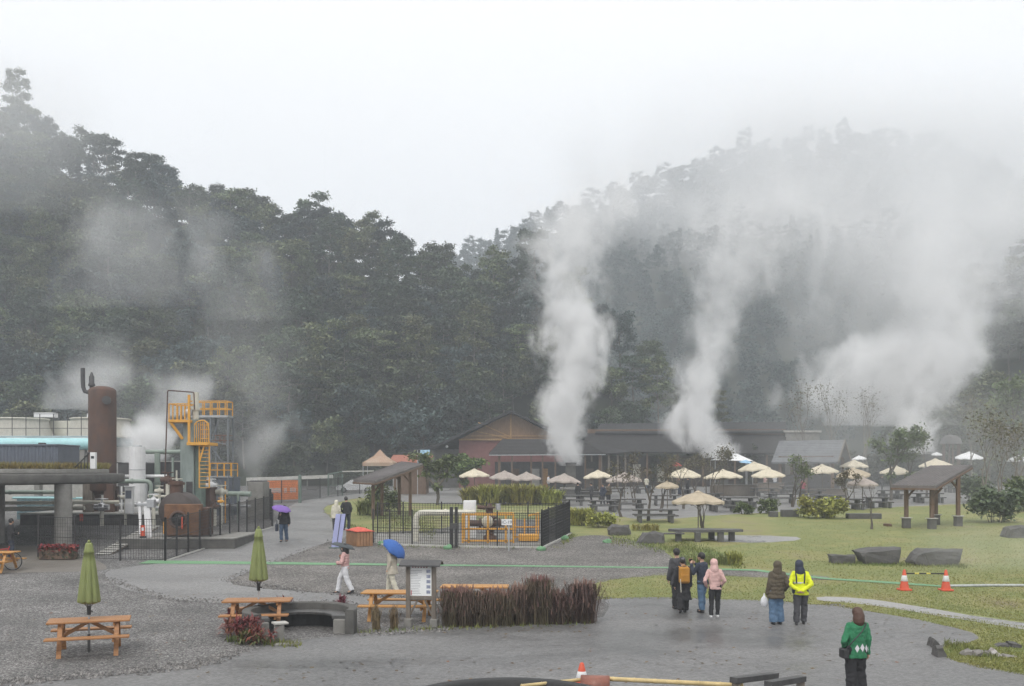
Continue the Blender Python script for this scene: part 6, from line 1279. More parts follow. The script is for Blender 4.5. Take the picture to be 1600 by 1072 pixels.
picnic(625, 934, 27.4, R(-3), 2.05, M['woody'], 'yellow-orange picnic table behind the notice board'); picnic(742, 930, 28.6, R(-2), 1.95, M['woody'], 'yellow-orange picnic table half hidden behind the grass hedge')
b = at(-30, 905); picnic(-14, 885, b.y + 2, R(0), 1.9, M['woody'], 'yellow-topped table end showing under the round pavilion')
# notice board
b = Vector((xa(658, 26.0), 26.0, 0)); t = thing('notice_board', 'roofed timber notice board with a white panel of text and photographs', 'notice board', b, R(-8)); S = sc(26.)
hp = za(881, 26.) ; w_ = 41 / S / 2
for s_ in (-1, 1): mb = MB(); mb.bar((s_ * w_, 0, -.05), (s_ * w_, 0, hp), .11); mb.build('post', M['woodg'], t); mb = MB(); mb.box((s_ * w_, 0, .1), (.2, .2, .24), 0, .02); mb.build('footing', M['conc'], t)
mb = MB(); mb.add([(-w_ - .2, -.22, hp - .02), (w_ + .2, -.22, hp - .02), (w_ + .2, .05, hp + .1), (-w_ - .2, .05, hp + .1), (-w_ - .2, .26, hp), (w_ + .2, .26, hp), (-w_ - .2, -.22, hp - .06), (w_ + .2, -.22, hp - .06), (w_ + .2, .05, hp + .06), (-w_ - .2, .05, hp + .06), (-w_ - .2, .26, hp - .04), (w_ + .2, .26, hp - .04)], [[0, 1, 2, 3], [3, 2, 5, 4], [7, 6, 9, 8], [8, 9, 10, 11], [0, 6, 7, 1], [5, 11, 10, 4], [0, 3, 9, 6], [3, 4, 10, 9], [1, 7, 8, 2], [2, 8, 11, 5]]); mb.build('roof', M['steel'], t)
z0, z1 = za(931, 26.), za(883, 26.); mb = MB(); mb.box((0, 0, (z0 + z1) / 2), (2 * w_ - .11, .04, z1 - z0), 0, .004); pn = mb.build('panel', mat('notice_panel_white', (.8, .81, .8), .4, .04, 3, 0), t)
mb = MB(); mb.box((0, 0, z0 - .06), (2 * w_ - .11, .08, .1)); mb.bar((-w_ + .05, 0, z0 - .5), (-.1, 0, z0 - .12), .05); mb.bar((w_ - .05, 0, z0 - .5), (.1, 0, z0 - .12), .05); mb.build('frame', M['woodg'], t)
mb = MB(); rr = random.Random(2); H_ = z1 - z0
for k in range(15): ww = rr.uniform(.18, .3); mb.box((-.12 + (ww - .3) / 2, -.0225, z1 - .14 - k * .043), (ww, .004, .009), ch=.001)
mb.build('printed_text', mat('grey_ink', (.28, .28, .3), .6), pn)
mb = MB()
for k in range(5): mb.box((.2, -.0225, z1 - .16 - k * .135), (.105, .004, .085), ch=.001)
mb.build('photograph', mat('printed_photograph', (.11, .13, .22), .4, .5, 14, 0, col2=(.45, .48, .58)), pn)
mb = MB()
for k in range(6): mb.box((-.22 + k * .075, -.0225, z1 - .045), (.045, .004, .05), ch=.001)
mb.build('title', mat('dark_red_ink', (.25, .08, .08), .6), pn); mb = MB(); mb.box((-.26, -.0225, z0 + .08), (.025, .004, .12), ch=.001); mb.build('seal', mat('red_ink', (.5, .06, .08), .6), pn)
# curved stone bench
bc = Vector((xa(469, 25.0), 25.0, 0)); t = thing('curved_bench', 'curved low stone wall with a dark seat slab inside', 'bench', bc); a0, a1 = R(-12), R(232); ro = 1.42
mb = MB(); mb.lathe([(ro, -.03), (ro, .6), (ro - .02, .62), (ro - .2, .62), (ro - .22, .6), (ro - .22, -.03)], 40, arc=(a0, a1), smooth=False)
for a in (a0, a1):
    c_, s_ = math.cos(a), math.sin(a); mb.add([(r * c_, r * s_, z) for r, z in ((ro, -.03), (ro, .6), (ro - .02, .62), (ro - .2, .62), (ro - .22, .6), (ro - .22, -.03))], [[0, 1, 2, 3, 4, 5]])
mb.build('wall', M['concd'], t)
mb = MB(); mb.lathe([(ro - .225, .36), (ro - .225, .44), (ro - .62, .44), (ro - .64, .42), (ro - .62, .36), (ro - .225, .36)], 36, arc=(R(0), R(215)), smooth=False)
for a in (R(0), R(215)): c_, s_ = math.cos(a), math.sin(a); mb.add([(r * c_, r * s_, z) for r, z in ((ro - .225, .36), (ro - .225, .44), (ro - .62, .44), (ro - .62, .36))], [[0, 1, 2, 3]])
mb.build('seat', M['stone'], t)
mb = MB(); mb.lathe([(ro - .3, -.02), (ro - .3, .36)], 30, arc=(R(20), R(205)), smooth=False); mb.build('riser', M['black'], t)
for a in (R(2), R(212)): mb = MB(); mb.box(((ro - .42) * math.cos(a), (ro - .42) * math.sin(a), .17), (.3, .34, .37), a, .01); mb.build('pier', M['conc'], t)
b = at(436, 1004); t = thing('stone_stool', 'small grey stone stool at the open end of the curved bench', 'stool', b, .2); mb = MB(); mb.box((0, .1, .21), (.24, .24, .42), 0, .02); mb.build('block', M['conc'], t); mb = MB(); mb.box((.02, .1, .45), (.34, .3, .05), .3, .01); mb.build('top', M['concl'], t)
b = at(442, 1009); t = thing('paving_slab', 'loose flat paving slab lying in front of the stone stool', 'slab', b, .1); mb = MB(); mb.box((.1, 0, .03), (.55, .22, .05), 0, .01); mb.build('slab', M['conc'], t)

# ------------------------------------------------------------------ front edge: pool rim, bamboo, rails
bp_ = Vector((xa(795, 15.7), 15.7, 0)); t = thing('pool_rim', 'black stone rim of a round pool at the bottom of the photograph', 'pool', bp_); mb = MB(); mb.lathe([(1.86, -.02), (1.84, .42), (1.8, .45), (1.58, .45), (1.55, .42), (1.55, -.02)], 64); mb.build('rim', M['black'], t); mb = MB(); mb.lathe([(1.55, .2), (.01, .2)], 48); mb.build('water', M['glass'], t)
m_bam = mat('bamboo', (.55, .42, .2), .5, .2, 4, .1)
def bamboo(a, c, r, label):
    t = thing('bamboo_pole', label, 'pole', a); d = Vector(c) - Vector(a); n_ = max(2, int(d.length / .35)); mb = MB(); pts = []; rs = []
    for i in range(n_ + 1):
        for o_, k in ((-.012, 1), (0, 1.22), (.012, 1)): pts.append(d * (i / n_) + d.normalized() * o_); rs.append(r * k)
    mb.tube(pts, rs, 10); mb.build('cane', m_bam, t); return t
Yz = 17.3
bamboo(P(815, 1072, 16.9), P(908, 1062, 17.5), .032, 'short bamboo pole slanting over the pool rim'); bamboo(P(925, 1059.5, 17.6), P(1160, 1071, 17.2), .04, 'long bamboo pole running from the small wooden lid')
b = P(930, 1066, 17.4); b.z = 0; t = thing('wooden_box', 'small wooden box with a rounded red-brown lid at the photograph bottom', 'box', b, R(-8)); h = za(1066, 17.4); mb = MB(); mb.box((0, 0, h / 2), (.42, .34, h), 0, .015); mb.build('body', M['wood'], t)
mb = MB(); mb.lathe([(.001, -.25), (.2, -.25), (.2, .25), (.001, .25)], 24, M=Matrix.Translation((0, 0, h - .08)) @ Matrix.Rotation(R(90), 4, 'Y')); mb.build('lid', mat('red_brown_lid', (.24, .09, .06), .45, .3, 5, .2), t)
cone(Vector((xa(909, 18.3), 18.3, 0)), 'orange traffic cone standing behind the bamboo poles', za(1037, 18.3))
def rail(px0, py0, px1, py1, Y0, Y1, label):
    a, c = P(px0, py0, Y0), P(px1, py1, Y1); t = thing('low_rail', label, 'rail', (a.x, a.y, 0)); o_ = Vector((a.x, a.y, 0)); mb = MB(); mb.bar(a - o_, c - o_, .16, .1); mb.build('beam', M['steel'], t)
    for k in (.06, .94): p = a.lerp(c, k) - o_; mb = MB(); mb.bar((p.x, p.y, -.02), (p.x, p.y, p.z - .05), .12); mb.build('post', M['woodg'], t)
rail(1146, 1063, 1211, 1055, 17.0, 18.0, 'dark low timber rail, longer of the pair at the photograph bottom'); rail(1200, 1069, 1254, 1060, 16.9, 17.7, 'dark low timber rail, shorter of the pair at the photograph bottom')
# ------------------------------------------------------------------ planting
def bush(px, py, wpx, hpx, label, lm, style='leaf', n=1400, size=.13, name='bush', grp=None, depth=None, rng=RNG, stems=True):
    b = at(px, py); S = sc(b.y); w_, h = wpx / S, hpx / S; d = depth or w_ * .7; t = thing(name, label, 'shrub', b, 0, grp)
    if style == 'leaf':
        k = 9 + int(w_ * 3); pts = []
        for _ in range(k): c = (rng.uniform(-.38, .38) * w_, rng.uniform(-.4, .4) * d + d * .3, rng.uniform(.25, .8) * h); pts.append(clump_pts(rng, c, h * rng.uniform(.2, .32), .8, n // k))
        C = np.concatenate(pts); C[:, 2] = np.abs(C[:, 2]); Q = leaf_quads(rng, C, size)
        o = bpy.data.objects.new('foliage', quads_mesh('foliage', Q, lm)); COL.objects.link(o); o.parent = t
    else:                                   # arching sword leaves from the ground
        L = []; k = n
        for _ in range(k):
            x, y = rng.uniform(-.42, .42) * w_, rng.uniform(-.3, .5) * d + d * .3; a = rng.uniform(0, 6.28); hh = h * rng.uniform(.55, 1.05); out = h * rng.uniform(.15, .55); wd = size * rng.uniform(.6, 1.2); dx, dy = math.cos(a), math.sin(a); z0 = rng.uniform(.0, .35) * h if style == 'cane' else 0
            p0 = np.array((x, y, z0)); p1 = p0 + np.array((dx * out * .35, dy * out * .35, (hh - z0) * .6)); p2 = p0 + np.array((dx * out, dy * out, (hh - z0) * (.95 if style != 'arch' else .75))); sd = np.array((-dy, dx, 0)) * wd / 2
            L.append([p0 - sd * .6, p0 + sd * .6, p1 + sd, p1 - sd]); L.append([p1 - sd, p1 + sd, p2 + sd * .15, p2 - sd * .15])
        o = bpy.data.objects.new('foliage', quads_mesh('foliage', np.array(L), lm)); COL.objects.link(o); o.parent = t
    if stems:
        mb = MB()
        for _ in range(7): x, y = rng.uniform(-.2, .2) * w_, d * .3 + rng.uniform(-.15, .15) * d; mb.tube([(x * .5, y, -.05), (x, y, h * .35), (x * 1.5, y, h * .7)], [.02, .014, .006], 5, False)
        mb.build('stem', bark, t)
    return t
l_gin = leafmat('ginger_leaf', (.3, .3, .07), .025, .45, .15, .12); l_ginD = leafmat('ginger_leaf_dark', (.14, .165, .05), .025, .45, .1, .12); l_bush = leafmat('bush_leaf', (.1, .13, .045), .02, .4, .1, .1); l_grey = leafmat('bush_leaf_grey', (.1, .13, .07), .02, .35, .1, .1)
GH = 'ginger plants of the hedge behind the wellhead'
for i, (px, h_, lab) in enumerate(((738, 30, 'first ginger plant at the road end of the yellow-green hedge'), (764, 35, 'tall ginger plant behind the white cabinet in the hedge'), (790, 33, 'ginger plant behind the wellhead valves in the hedge'), (816, 36, 'bushy ginger plant above the yellow cage in the hedge'), (842, 32, 'ginger plant near the steam end of the hedge'), (863, 26, 'last low ginger plant at the steam end of the hedge'))): bush(px, 789 + (i % 2), 36, h_, lab, l_gin if i % 3 else l_gin, 'cane', 360, .15, 'ginger_plant', GH)
bush(909, 822, 44, 30, 'yellow-green ginger clump beside the corner of the wellhead fence', l_gin, 'cane', 420, .1, 'ginger_plant'); bush(940, 825, 48, 26, 'broad yellow-green clump beside the squat boulder', l_gin, 'leaf', 1300, .11)
bush(1165, 804, 36, 20, 'small round green bush on the lawn edge', l_bush, 'leaf', 1300, .11); bush(1203, 803, 36, 24, 'round green bush beside the stone block seat', l_bush, 'leaf', 1300, .11); bush(1288, 811, 78, 36, 'large yellow-green bush in front of the picnic tables', l_gin, 'leaf', 3000, .12)
bush(1562, 818, 72, 58, 'tall grey-green bush next to the lawn shelter', l_grey, 'leaf', 3200, .15); bush(1527, 785, 50, 46, 'grey-green shrub behind the lawn shelter', l_grey, 'leaf', 1800, .16); bush(1608, 800, 60, 60, 'yellowish shrub at the edge of the photograph', l_bush, 'leaf', 2000, .16)
bush(1108, 884, 90, 26, 'patch of tall weeds behind the walking group', leafmat('weed_leaf', (.2, .225, .08), .03, .5, .2, .1), 'arch', 520, .03, 'weed_patch', stems=False); bush(1150, 884, 26, 24, 'tallest weeds at the end of the weed patch', l_gin, 'cane', 160, .04, 'weed_patch', stems=False); bush(1010, 830, 50, 16, 'fern-like weeds behind the rounded boulder', l_gin, 'arch', 200, .05, 'weed_patch', stems=False)
bush(600, 800, 44, 46, 'creeper thicket climbing the posts of the roadside shelter', l_bush, 'leaf', 2200, .13); bush(577, 806, 44, 26, 'low yellow-green thicket at the edge of the road', l_ginD, 'cane', 500, .07, 'roadside_thicket')
# fountain grass hedge: each plant on its own
m_fg = leafmat('purple_grass_blade', (.09, .06, .042), .05, .65, .15, .25); m_fg2 = leafmat('purple_grass_plume', (.26, .16, .13), .02, .35, .1, .15)
def fountain(px, py, h, r, label, grp='purple fountain grass plants', n=760, m1=None, m2=None, rng=RNG):
    b = at(px, py); t = thing('fountain_grass', label, 'ornamental grass', b, 0, grp); L = []; K = []
    for i in range(n):
        a = rng.uniform(0, 6.28); x0, y0 = rng.normal() * r * .3, rng.normal() * r * .28; hh = h * (1.08 - .7 * rng.random() ** 2.2); out = r * rng.uniform(.05, 1.35) * (1.1 - .3 * hh / h); dx, dy = math.cos(a), math.sin(a); wd = .0075 * rng.uniform(.7, 1.6)
        p0 = np.array((x0, y0, 0)); p1 = p0 + np.array((dx * out * .3, dy * out * .3, hh * .62)); p2 = p0 + np.array((dx * out * .72, dy * out * .72, hh * .95)); p3 = p0 + np.array((dx * out * 1.15, dy * out * 1.15, hh * rng.uniform(.5, 1.0)))
        sd = np.array((-dy, dx, 0)) * wd
        for u, v, ku, kv in ((p0, p1, 1, 1), (p1, p2, 1, .8), (p2, p3, .8, .2)): L.append([u - sd * ku, u + sd * ku, v + sd * kv, v - sd * kv])
        if i % 4 == 0: q1 = p2 + (p3 - p2) * .1; q2 = p2 + np.array((dx * .05, dy * .05, .16 * rng.uniform(.5, 1))); s2 = sd * 1.5; K.append([q1 - s2, q1 + s2, q2 + s2 * .5, q2 - s2 * .5])
    for nm, q, m_ in (('blade_clump', L, m1 or m_fg), ('plume', K, m2 or m_fg2)): o = bpy.data.objects.new(nm, quads_mesh(nm, np.array(q), m_)); COL.objects.link(o); o.parent = t
    return t
FG = [(706, 978, 1.05, .36, 'purple fountain grass plant next to the notice board'), (727, 979, 1.08, .34, 'purple grass plant second from the notice board'), (748, 978, .88, .34, 'purple grass plant with green leaves at its foot'), (769, 978, 1.02, .34, 'reddish grass plant in the thick middle of the hedge'), (790, 977, .95, .35, 'purple grass plant just before the tallest one'), (812, 976, 1.12, .34, 'purple grass plant pressed against the tallest one'), (843, 975, 1.36, .44, 'tallest purple fountain grass plant of the hedge'), (872, 975, .92, .34, 'paler reddish grass plant past the tallest one'), (884, 974, .7, .3, 'thin grass plant before the end clump'), (912, 973, 1.2, .46, 'broad drooping grass clump ending the hedge')]
for px, py, h, r, lab in FG: fountain(px, py, h * .86, r, lab)
m_dry = leafmat('dry_grass_blade', (.19, .14, .08), .02, .4, .1, .1)
fountain(588, 984, .52, .13, 'short dry grass tuft nearer the curved bench', 'short dry grass tufts', 160, m_dry, m_dry); fountain(616, 983, .5, .13, 'short dry grass tuft nearer the notice board', 'short dry grass tufts', 160, m_dry, m_dry)
# cordyline plants around the curved bench
m_cor = leafmat('cordyline_leaf', (.2, .075, .045), .045, .5, .1, .15); m_corg = leafmat('cordyline_green', (.12, .13, .05), .03, .4, .1, .15)
def cordyline(px, py, h, lab, heads, m=None):
    b = at(px, py); t = thing('cordyline', lab, 'shrub', b, 0, 'red-leaved cordyline plants'); L = []; mb = MB(); rng = RNG
    for k in range(heads):
        x, y = rng.uniform(-.3, .3), rng.uniform(-.15, .2); hh = h * rng.uniform(.35, .8); mb.tube([(x * .5, y * .5, 0), (x, y, hh)], [.016, .01], 5, False)
        for i in range(26):
            a = i * 2.4 + rng.uniform(-.3, .3); el = rng.uniform(.1, 1.3); ln = rng.uniform(.22, .36); wd = rng.uniform(.03, .05); d = np.array((math.cos(a) * math.cos(el), math.sin(a) * math.cos(el), math.sin(el))); z = hh - .14 * rng.random(); p0 = np.array((x, y, z)); p1 = p0 + d * ln * .55; p2 = p0 + d * ln + np.array((0, 0, -.12 * math.cos(el))); sd = np.array((-math.sin(a), math.cos(a), 0)) * wd / 2
            L.append([p0 - sd * .4, p0 + sd * .4, p1 + sd, p1 - sd]); L.append([p1 - sd, p1 + sd, p2 + sd * .1, p2 - sd * .1])
    mb.build('stem', bark, t); o = bpy.data.objects.new('foliage', quads_mesh('foliage', np.array(L), m or m_cor)); COL.objects.link(o); o.parent = t
cordyline(381, 1004, .62, 'bushiest red cordyline at the corner of the curved bench', 9); cordyline(366, 996, .5, 'red cordyline on the gravel side of the curved bench', 6); cordyline(372, 982, .55, 'red cordyline beside the leg of the picnic table', 6); cordyline(410, 1008, .42, 'orange-brown cordyline against the curved wall', 5); cordyline(437, 950, .3, 'low red cordyline behind the curved wall', 6); cordyline(395, 1008, .3, 'greenish cordyline low beside the curved wall', 5, m_corg); cordyline(524, 946, .2, 'tiny dark cordyline peeping over the curved wall', 3)
# park trees
def park_tree(px, py, top, wpx, label, style, lm, seed, bm=None, n=60, size=.12, fork=1):
    b = at(px, py); S = sc(b.y); h = (py - top) / S; sp = wpx / S / 2; rng = np.random.default_rng(seed); t = thing('park_tree', label, 'tree', b); mb = MB(); tips = []; r0 = .055 + .014 * h
    def grow(p, d, L, r, lev):
        q = p + d * L; m_ = p.lerp(q, .5) + Vector(rng.normal(size=3)) * L * .05; mb.tube([p, m_, q], [r, r * .8, r * .55], 6 if lev < 2 else 4, False)
        if lev >= (5 if style == 'bare' else 3): tips.append(q); return
        tips.append(q)
        for k in range(2 if lev or style == 'bare' else 3):
            ax = Vector(rng.normal(size=3)); ax = (ax - d * ax.dot(d)).normalized(); nd = (d + ax * rng.uniform(.35, .75) + Vector((0, 0, .18))).normalized(); grow(q, nd, L * rng.uniform(.6, .82), max(r * .58, .013), lev + 1)
    for k in range(fork):
        a = rng.uniform(0, 6.28) if fork > 1 else 0; d = Vector((math.cos(a + k * 3.1) * .28, .28 * math.sin(a + k * 3.1), 1)).normalized() if fork > 1 else Vector((rng.uniform(-.08, .08), 0, 1)).normalized(); grow(Vector((0, 0, -.05)), d, h * .36, r0, 0)
    V = np.array(mb.v); zmax = V[:, 2].max(); xm = np.abs(V[:, 0]).max(); kx, kz = sp / xm, h / zmax
    lowk = lambda z: min(1, z / (h * .35)) if z > 0 else 0
    mb.v = [(v[0] * (1 + (kx - 1) * lowk(v[2] * kz)), v[1] * (1 + (kx - 1) * lowk(v[2] * kz)), v[2] * kz) for v in mb.v]; tips = [Vector((q.x * kx, q.y * kx, q.z * kz)) for q in tips if q.z * kz > h * .3]
    mb.build('trunk', bm or bark, t)
    if lm:
        C = np.concatenate([clump_pts(rng, q, h * rng.uniform(.07, .13), .7, n) for q in tips]); o = bpy.data.objects.new('crown', quads_mesh('crown', leaf_quads(rng, C, size), lm)); COL.objects.link(o); o.parent = t
    return t
l_park = leafmat('park_leaf', (.12, .15, .06), .02, .4, .1, .1); l_brown = leafmat('sparse_brown_leaf', (.12, .105, .055), .02, .4, .1, .1)
park_tree(683, 789, 712, 76, 'leafy green tree with a dark trunk beside the road shelter', 'leaf', l_park, 1, n=110, size=.17); park_tree(728, 772, 712, 50, 'bright green shrubby tree against the red-brown wall', 'leaf', leafmat('fresh_leaf', (.12, .17, .04), .02, .4, .1, .1), 2, n=90, size=.2, fork=2)
park_tree(971, 808, 722, 52, 'thin tree of sparse brown twigs beside the dark picnic table', 'bare', l_brown, 3, n=4, size=.08); park_tree(1013, 814, 706, 66, 'slender leaning tree with twiggy crown behind the boulders', 'bare', l_brown, 4, n=4, size=.08); park_tree(1048, 778, 712, 56, 'twiggy bare tree under the red parasol', 'bare', l_brown, 5, n=4, size=.09)
park_tree(1086, 775, 708, 60, 'twiggy bare tree between the cream parasols', 'bare', l_brown, 6, n=4, size=.09, fork=2); park_tree(1098, 826, 772, 40, 'trunk forking under the wide brown parasol', 'bare', None, 7, fork=3); park_tree(1120, 778, 698, 54, 'bare tree with a crooked top before the second stack', 'bare', l_brown, 8, n=6, size=.12, fork=2)
park_tree(1238, 792, 712, 56, 'forked tree with sparse olive leaves by the grey pavilion', 'bare', l_park, 9, n=6, size=.1, fork=2); park_tree(1322, 797, 735, 44, 'small forked bare tree beneath the tan parasol', 'bare', l_brown, 10, n=4, size=.1, fork=2); park_tree(1362, 827, 756, 36, 'pruned bare tree standing alone on the lawn', 'bare', None, 11)
park_tree(1392, 782, 676, 66, 'leafy olive-green tree in front of the third steam column', 'leaf', l_park, 12, n=75, size=.18); park_tree(1420, 780, 670, 52, 'darker leafy tree beside the olive-green one', 'leaf', l_bush, 13, n=70, size=.18); park_tree(1448, 776, 672, 44, 'bare twiggy tree against the third steam column', 'bare', l_brown, 14, n=3, size=.1)
for px, py, top, w_, lab, sd in ((1032, 800, 714, 48, 'slender twiggy tree beside the small thatch-like parasol', 31), (1068, 795, 716, 54, 'dark twiggy tree in front of the branch-hidden cream parasol', 32), (1108, 790, 704, 50, 'twiggy tree just before the cream parasol of the second stack', 33), (1252, 790, 720, 44, 'thin bare tree next to the forked olive tree', 34), (990, 790, 730, 40, 'small bare tree behind the dark tables by the boulders', 35)): park_tree(px, py, top, w_, lab, 'bare', l_brown, sd, None, n=2, size=.08, fork=2 if sd % 2 else 1)
for px, py, top, w_, lab, sd in ((1534, 790, 632, 60, 'tall thin bare tree behind the shelter edge', 15), (1565, 796, 640, 64, 'bare brown tree beside the white parasol', 16), (1512, 775, 612, 50, 'tallest bare tree past the domed hut', 17), (1595, 790, 660, 60, 'bare brown tree at the photograph edge', 18), (1260, 768, 600, 70, 'pale bare tree behind the grey pavilion', 19), (1300, 766, 596, 76, 'pale bare tree rising from the steam behind the pavilion', 20), (1348, 764, 606, 64, 'pale bare tree at the edge of the drifting steam', 21)): park_tree(px, py, top, w_, lab, 'bare', l_brown, sd, barkgrey, n=3, size=.12, fork=2)
park_tree(1598, 768, 596, 90, 'green leafy tree at the photograph edge behind the white parasol', 'leaf', l_bush, 22, n=90, size=.26); park_tree(1545, 766, 628, 60, 'yellow-green leafy tree behind the bare brown trees', 'leaf', leafmat('yellow_green_leaf', (.14, .16, .05), .02, .4, .1, .1), 23, n=60, size=.22)
# shrubs along the foot of the hill
bs = []
for _ in range(230):
    y = rs.uniform(129, 146); px = rs.uniform(-40, 1660); bs.append((xa(px, y), y))
mass('hillfoot_shrubbery', bs, .33, 'dense green shrubbery along the foot of the wooded hill', LF[1], .34, .62, RNG, 1.3, .95)
# ------------------------------------------------------------------ people
TMP = bpy.data.scenes.new('workbench')
TXW = bpy.data.textures.new('folds', 'CLOUDS'); TXW.noise_scale = .11; TXW.noise_depth = 2
def solid(mb, name, m, parent, voxel=.014, smooth=4, fold=0.0):
    """one continuous surface grown from overlapping rounded limbs"""
    o = bpy.data.objects.new('tmp', mb.mesh('tmp', m)); TMP.collection.objects.link(o)
    r = o.modifiers.new('r', 'REMESH'); r.mode = 'VOXEL'; r.voxel_size = voxel; r.use_smooth_shade = True
    s = o.modifiers.new('s', 'SMOOTH'); s.iterations = smooth; s.factor = .5
    if fold: d_ = o.modifiers.new('d', 'DISPLACE'); d_.texture = TXW; d_.strength = fold; d_.mid_level = .5; d_.texture_coords = 'LOCAL'
    TMP.view_layers[0].update(); dg = TMP.view_layers[0].depsgraph
    me = bpy.data.meshes.new_from_object(o.evaluated_get(dg)); old = o.data; bpy.data.objects.remove(o); bpy.data.meshes.remove(old)
    me.name = name; me.polygons.foreach_set('use_smooth', [True] * len(me.polygons)); me.update()
    if not me.materials: me.materials.append(m)
    q = bpy.data.objects.new(name, me); COL.objects.link(q); q.parent = parent; return q
def cap(mb, a, b, ra, rb):
    a, b = Vector(a), Vector(b); mb.tube([a, a.lerp(b, .5), b], [ra, (ra + rb) / 2 * 1.03, rb], 12); mb.ball(a, ra, 12, 8); mb.ball(b, rb, 12, 8)
def loft(mb, rows, n=20):
    """closed body of elliptical rings (x, y, z, rx, ry)"""
    vs = []; fs = []
    for x, y, z, rx, ry in rows:
        for i in range(n): a = 2 * math.pi * i / n; vs.append((x + rx * math.cos(a), y + ry * math.sin(a), z))
    for j in range(len(rows) - 1):
        for i in range(n): fs.append([j * n + i, j * n + (i + 1) % n, (j + 1) * n + (i + 1) % n, (j + 1) * n + i])
    fs += [list(range(n))[::-1], [(len(rows) - 1) * n + i for i in range(n)]]; mb.add(vs, fs, True)
skin_m = mat('skin', (.5, .31, .22), .55, .08, 6, .02); hair_m = mat('black_hair', (.02, .017, .016), .5, .3, 20, .2, streak=(8, 8, .5)); hairb_m = mat('brown_hair', (.075, .035, .022), .5, .3, 18, .2, streak=(8, 8, .5))
def cloth(n_, c, v=.18, s=7, b=.35): return mat(n_, c, .85, v, s, b)
SH_B, SH_W = mat('black_shoe', (.03, .03, .032), .6), mat('white_shoe', (.6, .6, .6), .6)
ARM = {'hang': ((.05, -.03, -.29), (.07, .04, -.53)), 'pocket': ((.12, -.09, -.27), (.04, .09, -.44)), 'phone': ((.07, .12, -.25), (-.08, .32, .0)), 'behind': ((.12, -.14, -.27), (-.14, -.2, -.44)), 'hold': ((.05, .1, -.28), (-.06, .28, -.12)), 'close': ((.07, .0, -.28), (-.04, .14, -.12)), 'front': ((.08, .06, -.29), (-.09, .24, -.3)), 'swing': ((.04, -.12, -.27), (.05, -.12, -.52)), 'swingf': ((.04, .06, -.29), (.03, .2, -.5))}
def person(loc, rz, h, label, top, legs, arms=('hang', 'hang'), stride=0.0, hood=None, hair=None, hem=.78, sleeve_m=None, width=1.0, legw='slim', shoes=None, flare=1.1, puff=0, turn=0.0, look=0.0, vox=.014, long_hair=0, cap_m=None, lean=0.0, group=None, sw=1.0, hands=True, sway=None):
    sway = (.028 if len(label) % 2 else -.028) if sway is None else sway; k = h / 1.7; t = thing('person', label, 'person', loc, rz, group); t.scale = (k,) * 3
    sh = .165 * sw; Zs = 1.365; hip = .91
    feet = []
    for s_ in (-1, 1):
        f = stride * s_; kn = Vector((s_ * .095, f * .55 + abs(stride) * .12 + .02, .49 + (.03 if f > 0 else -.0))); an = Vector((s_ * .1, f, .085 + (.06 if f < -.12 else 0))); feet.append((Vector((s_ * .09 + sway, 0, hip + s_ * sway * .5)), kn + Vector((sway * .6, 0, 0)), an))
    S = [Vector((s_ * sh, lean * .5, Zs)) for s_ in (-1, 1)]; E = []; W = []
    for i, s_ in enumerate((-1, 1)):
        e, w_ = ARM[arms[i]]; E.append(S[i] + Vector((s_ * e[0], e[1], e[2]))); W.append(S[i] + Vector((s_ * w_[0], w_[1], w_[2])))
    look = look or (.35 if len(label) % 3 == 0 else -.25 if len(label) % 3 == 1 else .1); hd = Vector((-sway * .5, .02 + lean, 1.585)); Rh = Matrix.Rotation(look, 3, 'Z')
    mb = MB(); cap(mb, (0, lean * .6, 1.38), (0, lean * .9, 1.5), .055, .052)
    mb.ball(hd, (.076, .095, .112), 16, 12); HP = lambda x, y, z: hd + Rh @ Vector((x, y, z))
    mb.ball(HP(0, .045, -.06), (.055, .05, .055)); mb.ball(HP(0, .098, -.02), (.016, .022, .026), 8, 6); mb.ball(HP(0, .082, .025), (.055, .02, .02), 8, 6); mb.ball(HP(0, .09, -.058), (.026, .012, .009), 8, 6)
    for s_ in (-1, 1): mb.ball(HP(s_ * .078, -.005, -.01), (.013, .026, .036), 8, 6)
    loft(mb, [(0, 0, .84, .13, .09), (0, 0, .95, .15, .1), (0, lean * .2, 1.1, .13, .09), (0, lean * .4, 1.28, .16, .1), (0, lean * .5, 1.38, .15, .085), (0, lean * .6, 1.44, .06, .05)])
    for hp, kn, an in feet: cap(mb, hp, kn, .085, .058); cap(mb, kn, an, .055, .038); cap(mb, an, an + Vector((0, .12, -.05)), .036, .03)
    for i, s_ in enumerate((-1, 1)):
        cap(mb, S[i], E[i], .05, .038); cap(mb, E[i], W[i], .037, .027)
        if hands:
            d = (W[i] - E[i]).normalized(); n_ = Vector((s_, 0, 0)) - d * d.x * s_; n_.normalize(); u = d.cross(n_); c = W[i] + d * .045
            cap(mb, W[i], c, .026, .03); cap(mb, c - u * .02, c + u * .02, .021, .021)
            for q in range(4):
                b_ = c + u * (-.03 + .02 * q) + d * .02; L_ = (.055, .066, .062, .05)[q]; m1 = b_ + d * L_ * .55 - n_ * .008; m2 = m1 + d * L_ * .4 - n_ * .022; cap(mb, b_, m1, .0095, .009); cap(mb, m1, m2, .009, .0075)
            th = W[i] + d * .02 + u * .026; cap(mb, th, th + d * .03 + u * .028 - n_ * .01, .011, .01); cap(mb, th + d * .03 + u * .028 - n_ * .01, th + d * .058 + u * .03 - n_ * .018, .01, .008)
    solid(mb, 'body', skin_m, t, max(.0085, vox * .7) if vox < .02 else vox, 2)
    if vox < .02:
        for s_ in (-1, 1): mb = MB(); mb.ball(HP(s_ * .031, .087, .002), (.011, .007, .008), 8, 6); mb.build('eye', hair_m, t)
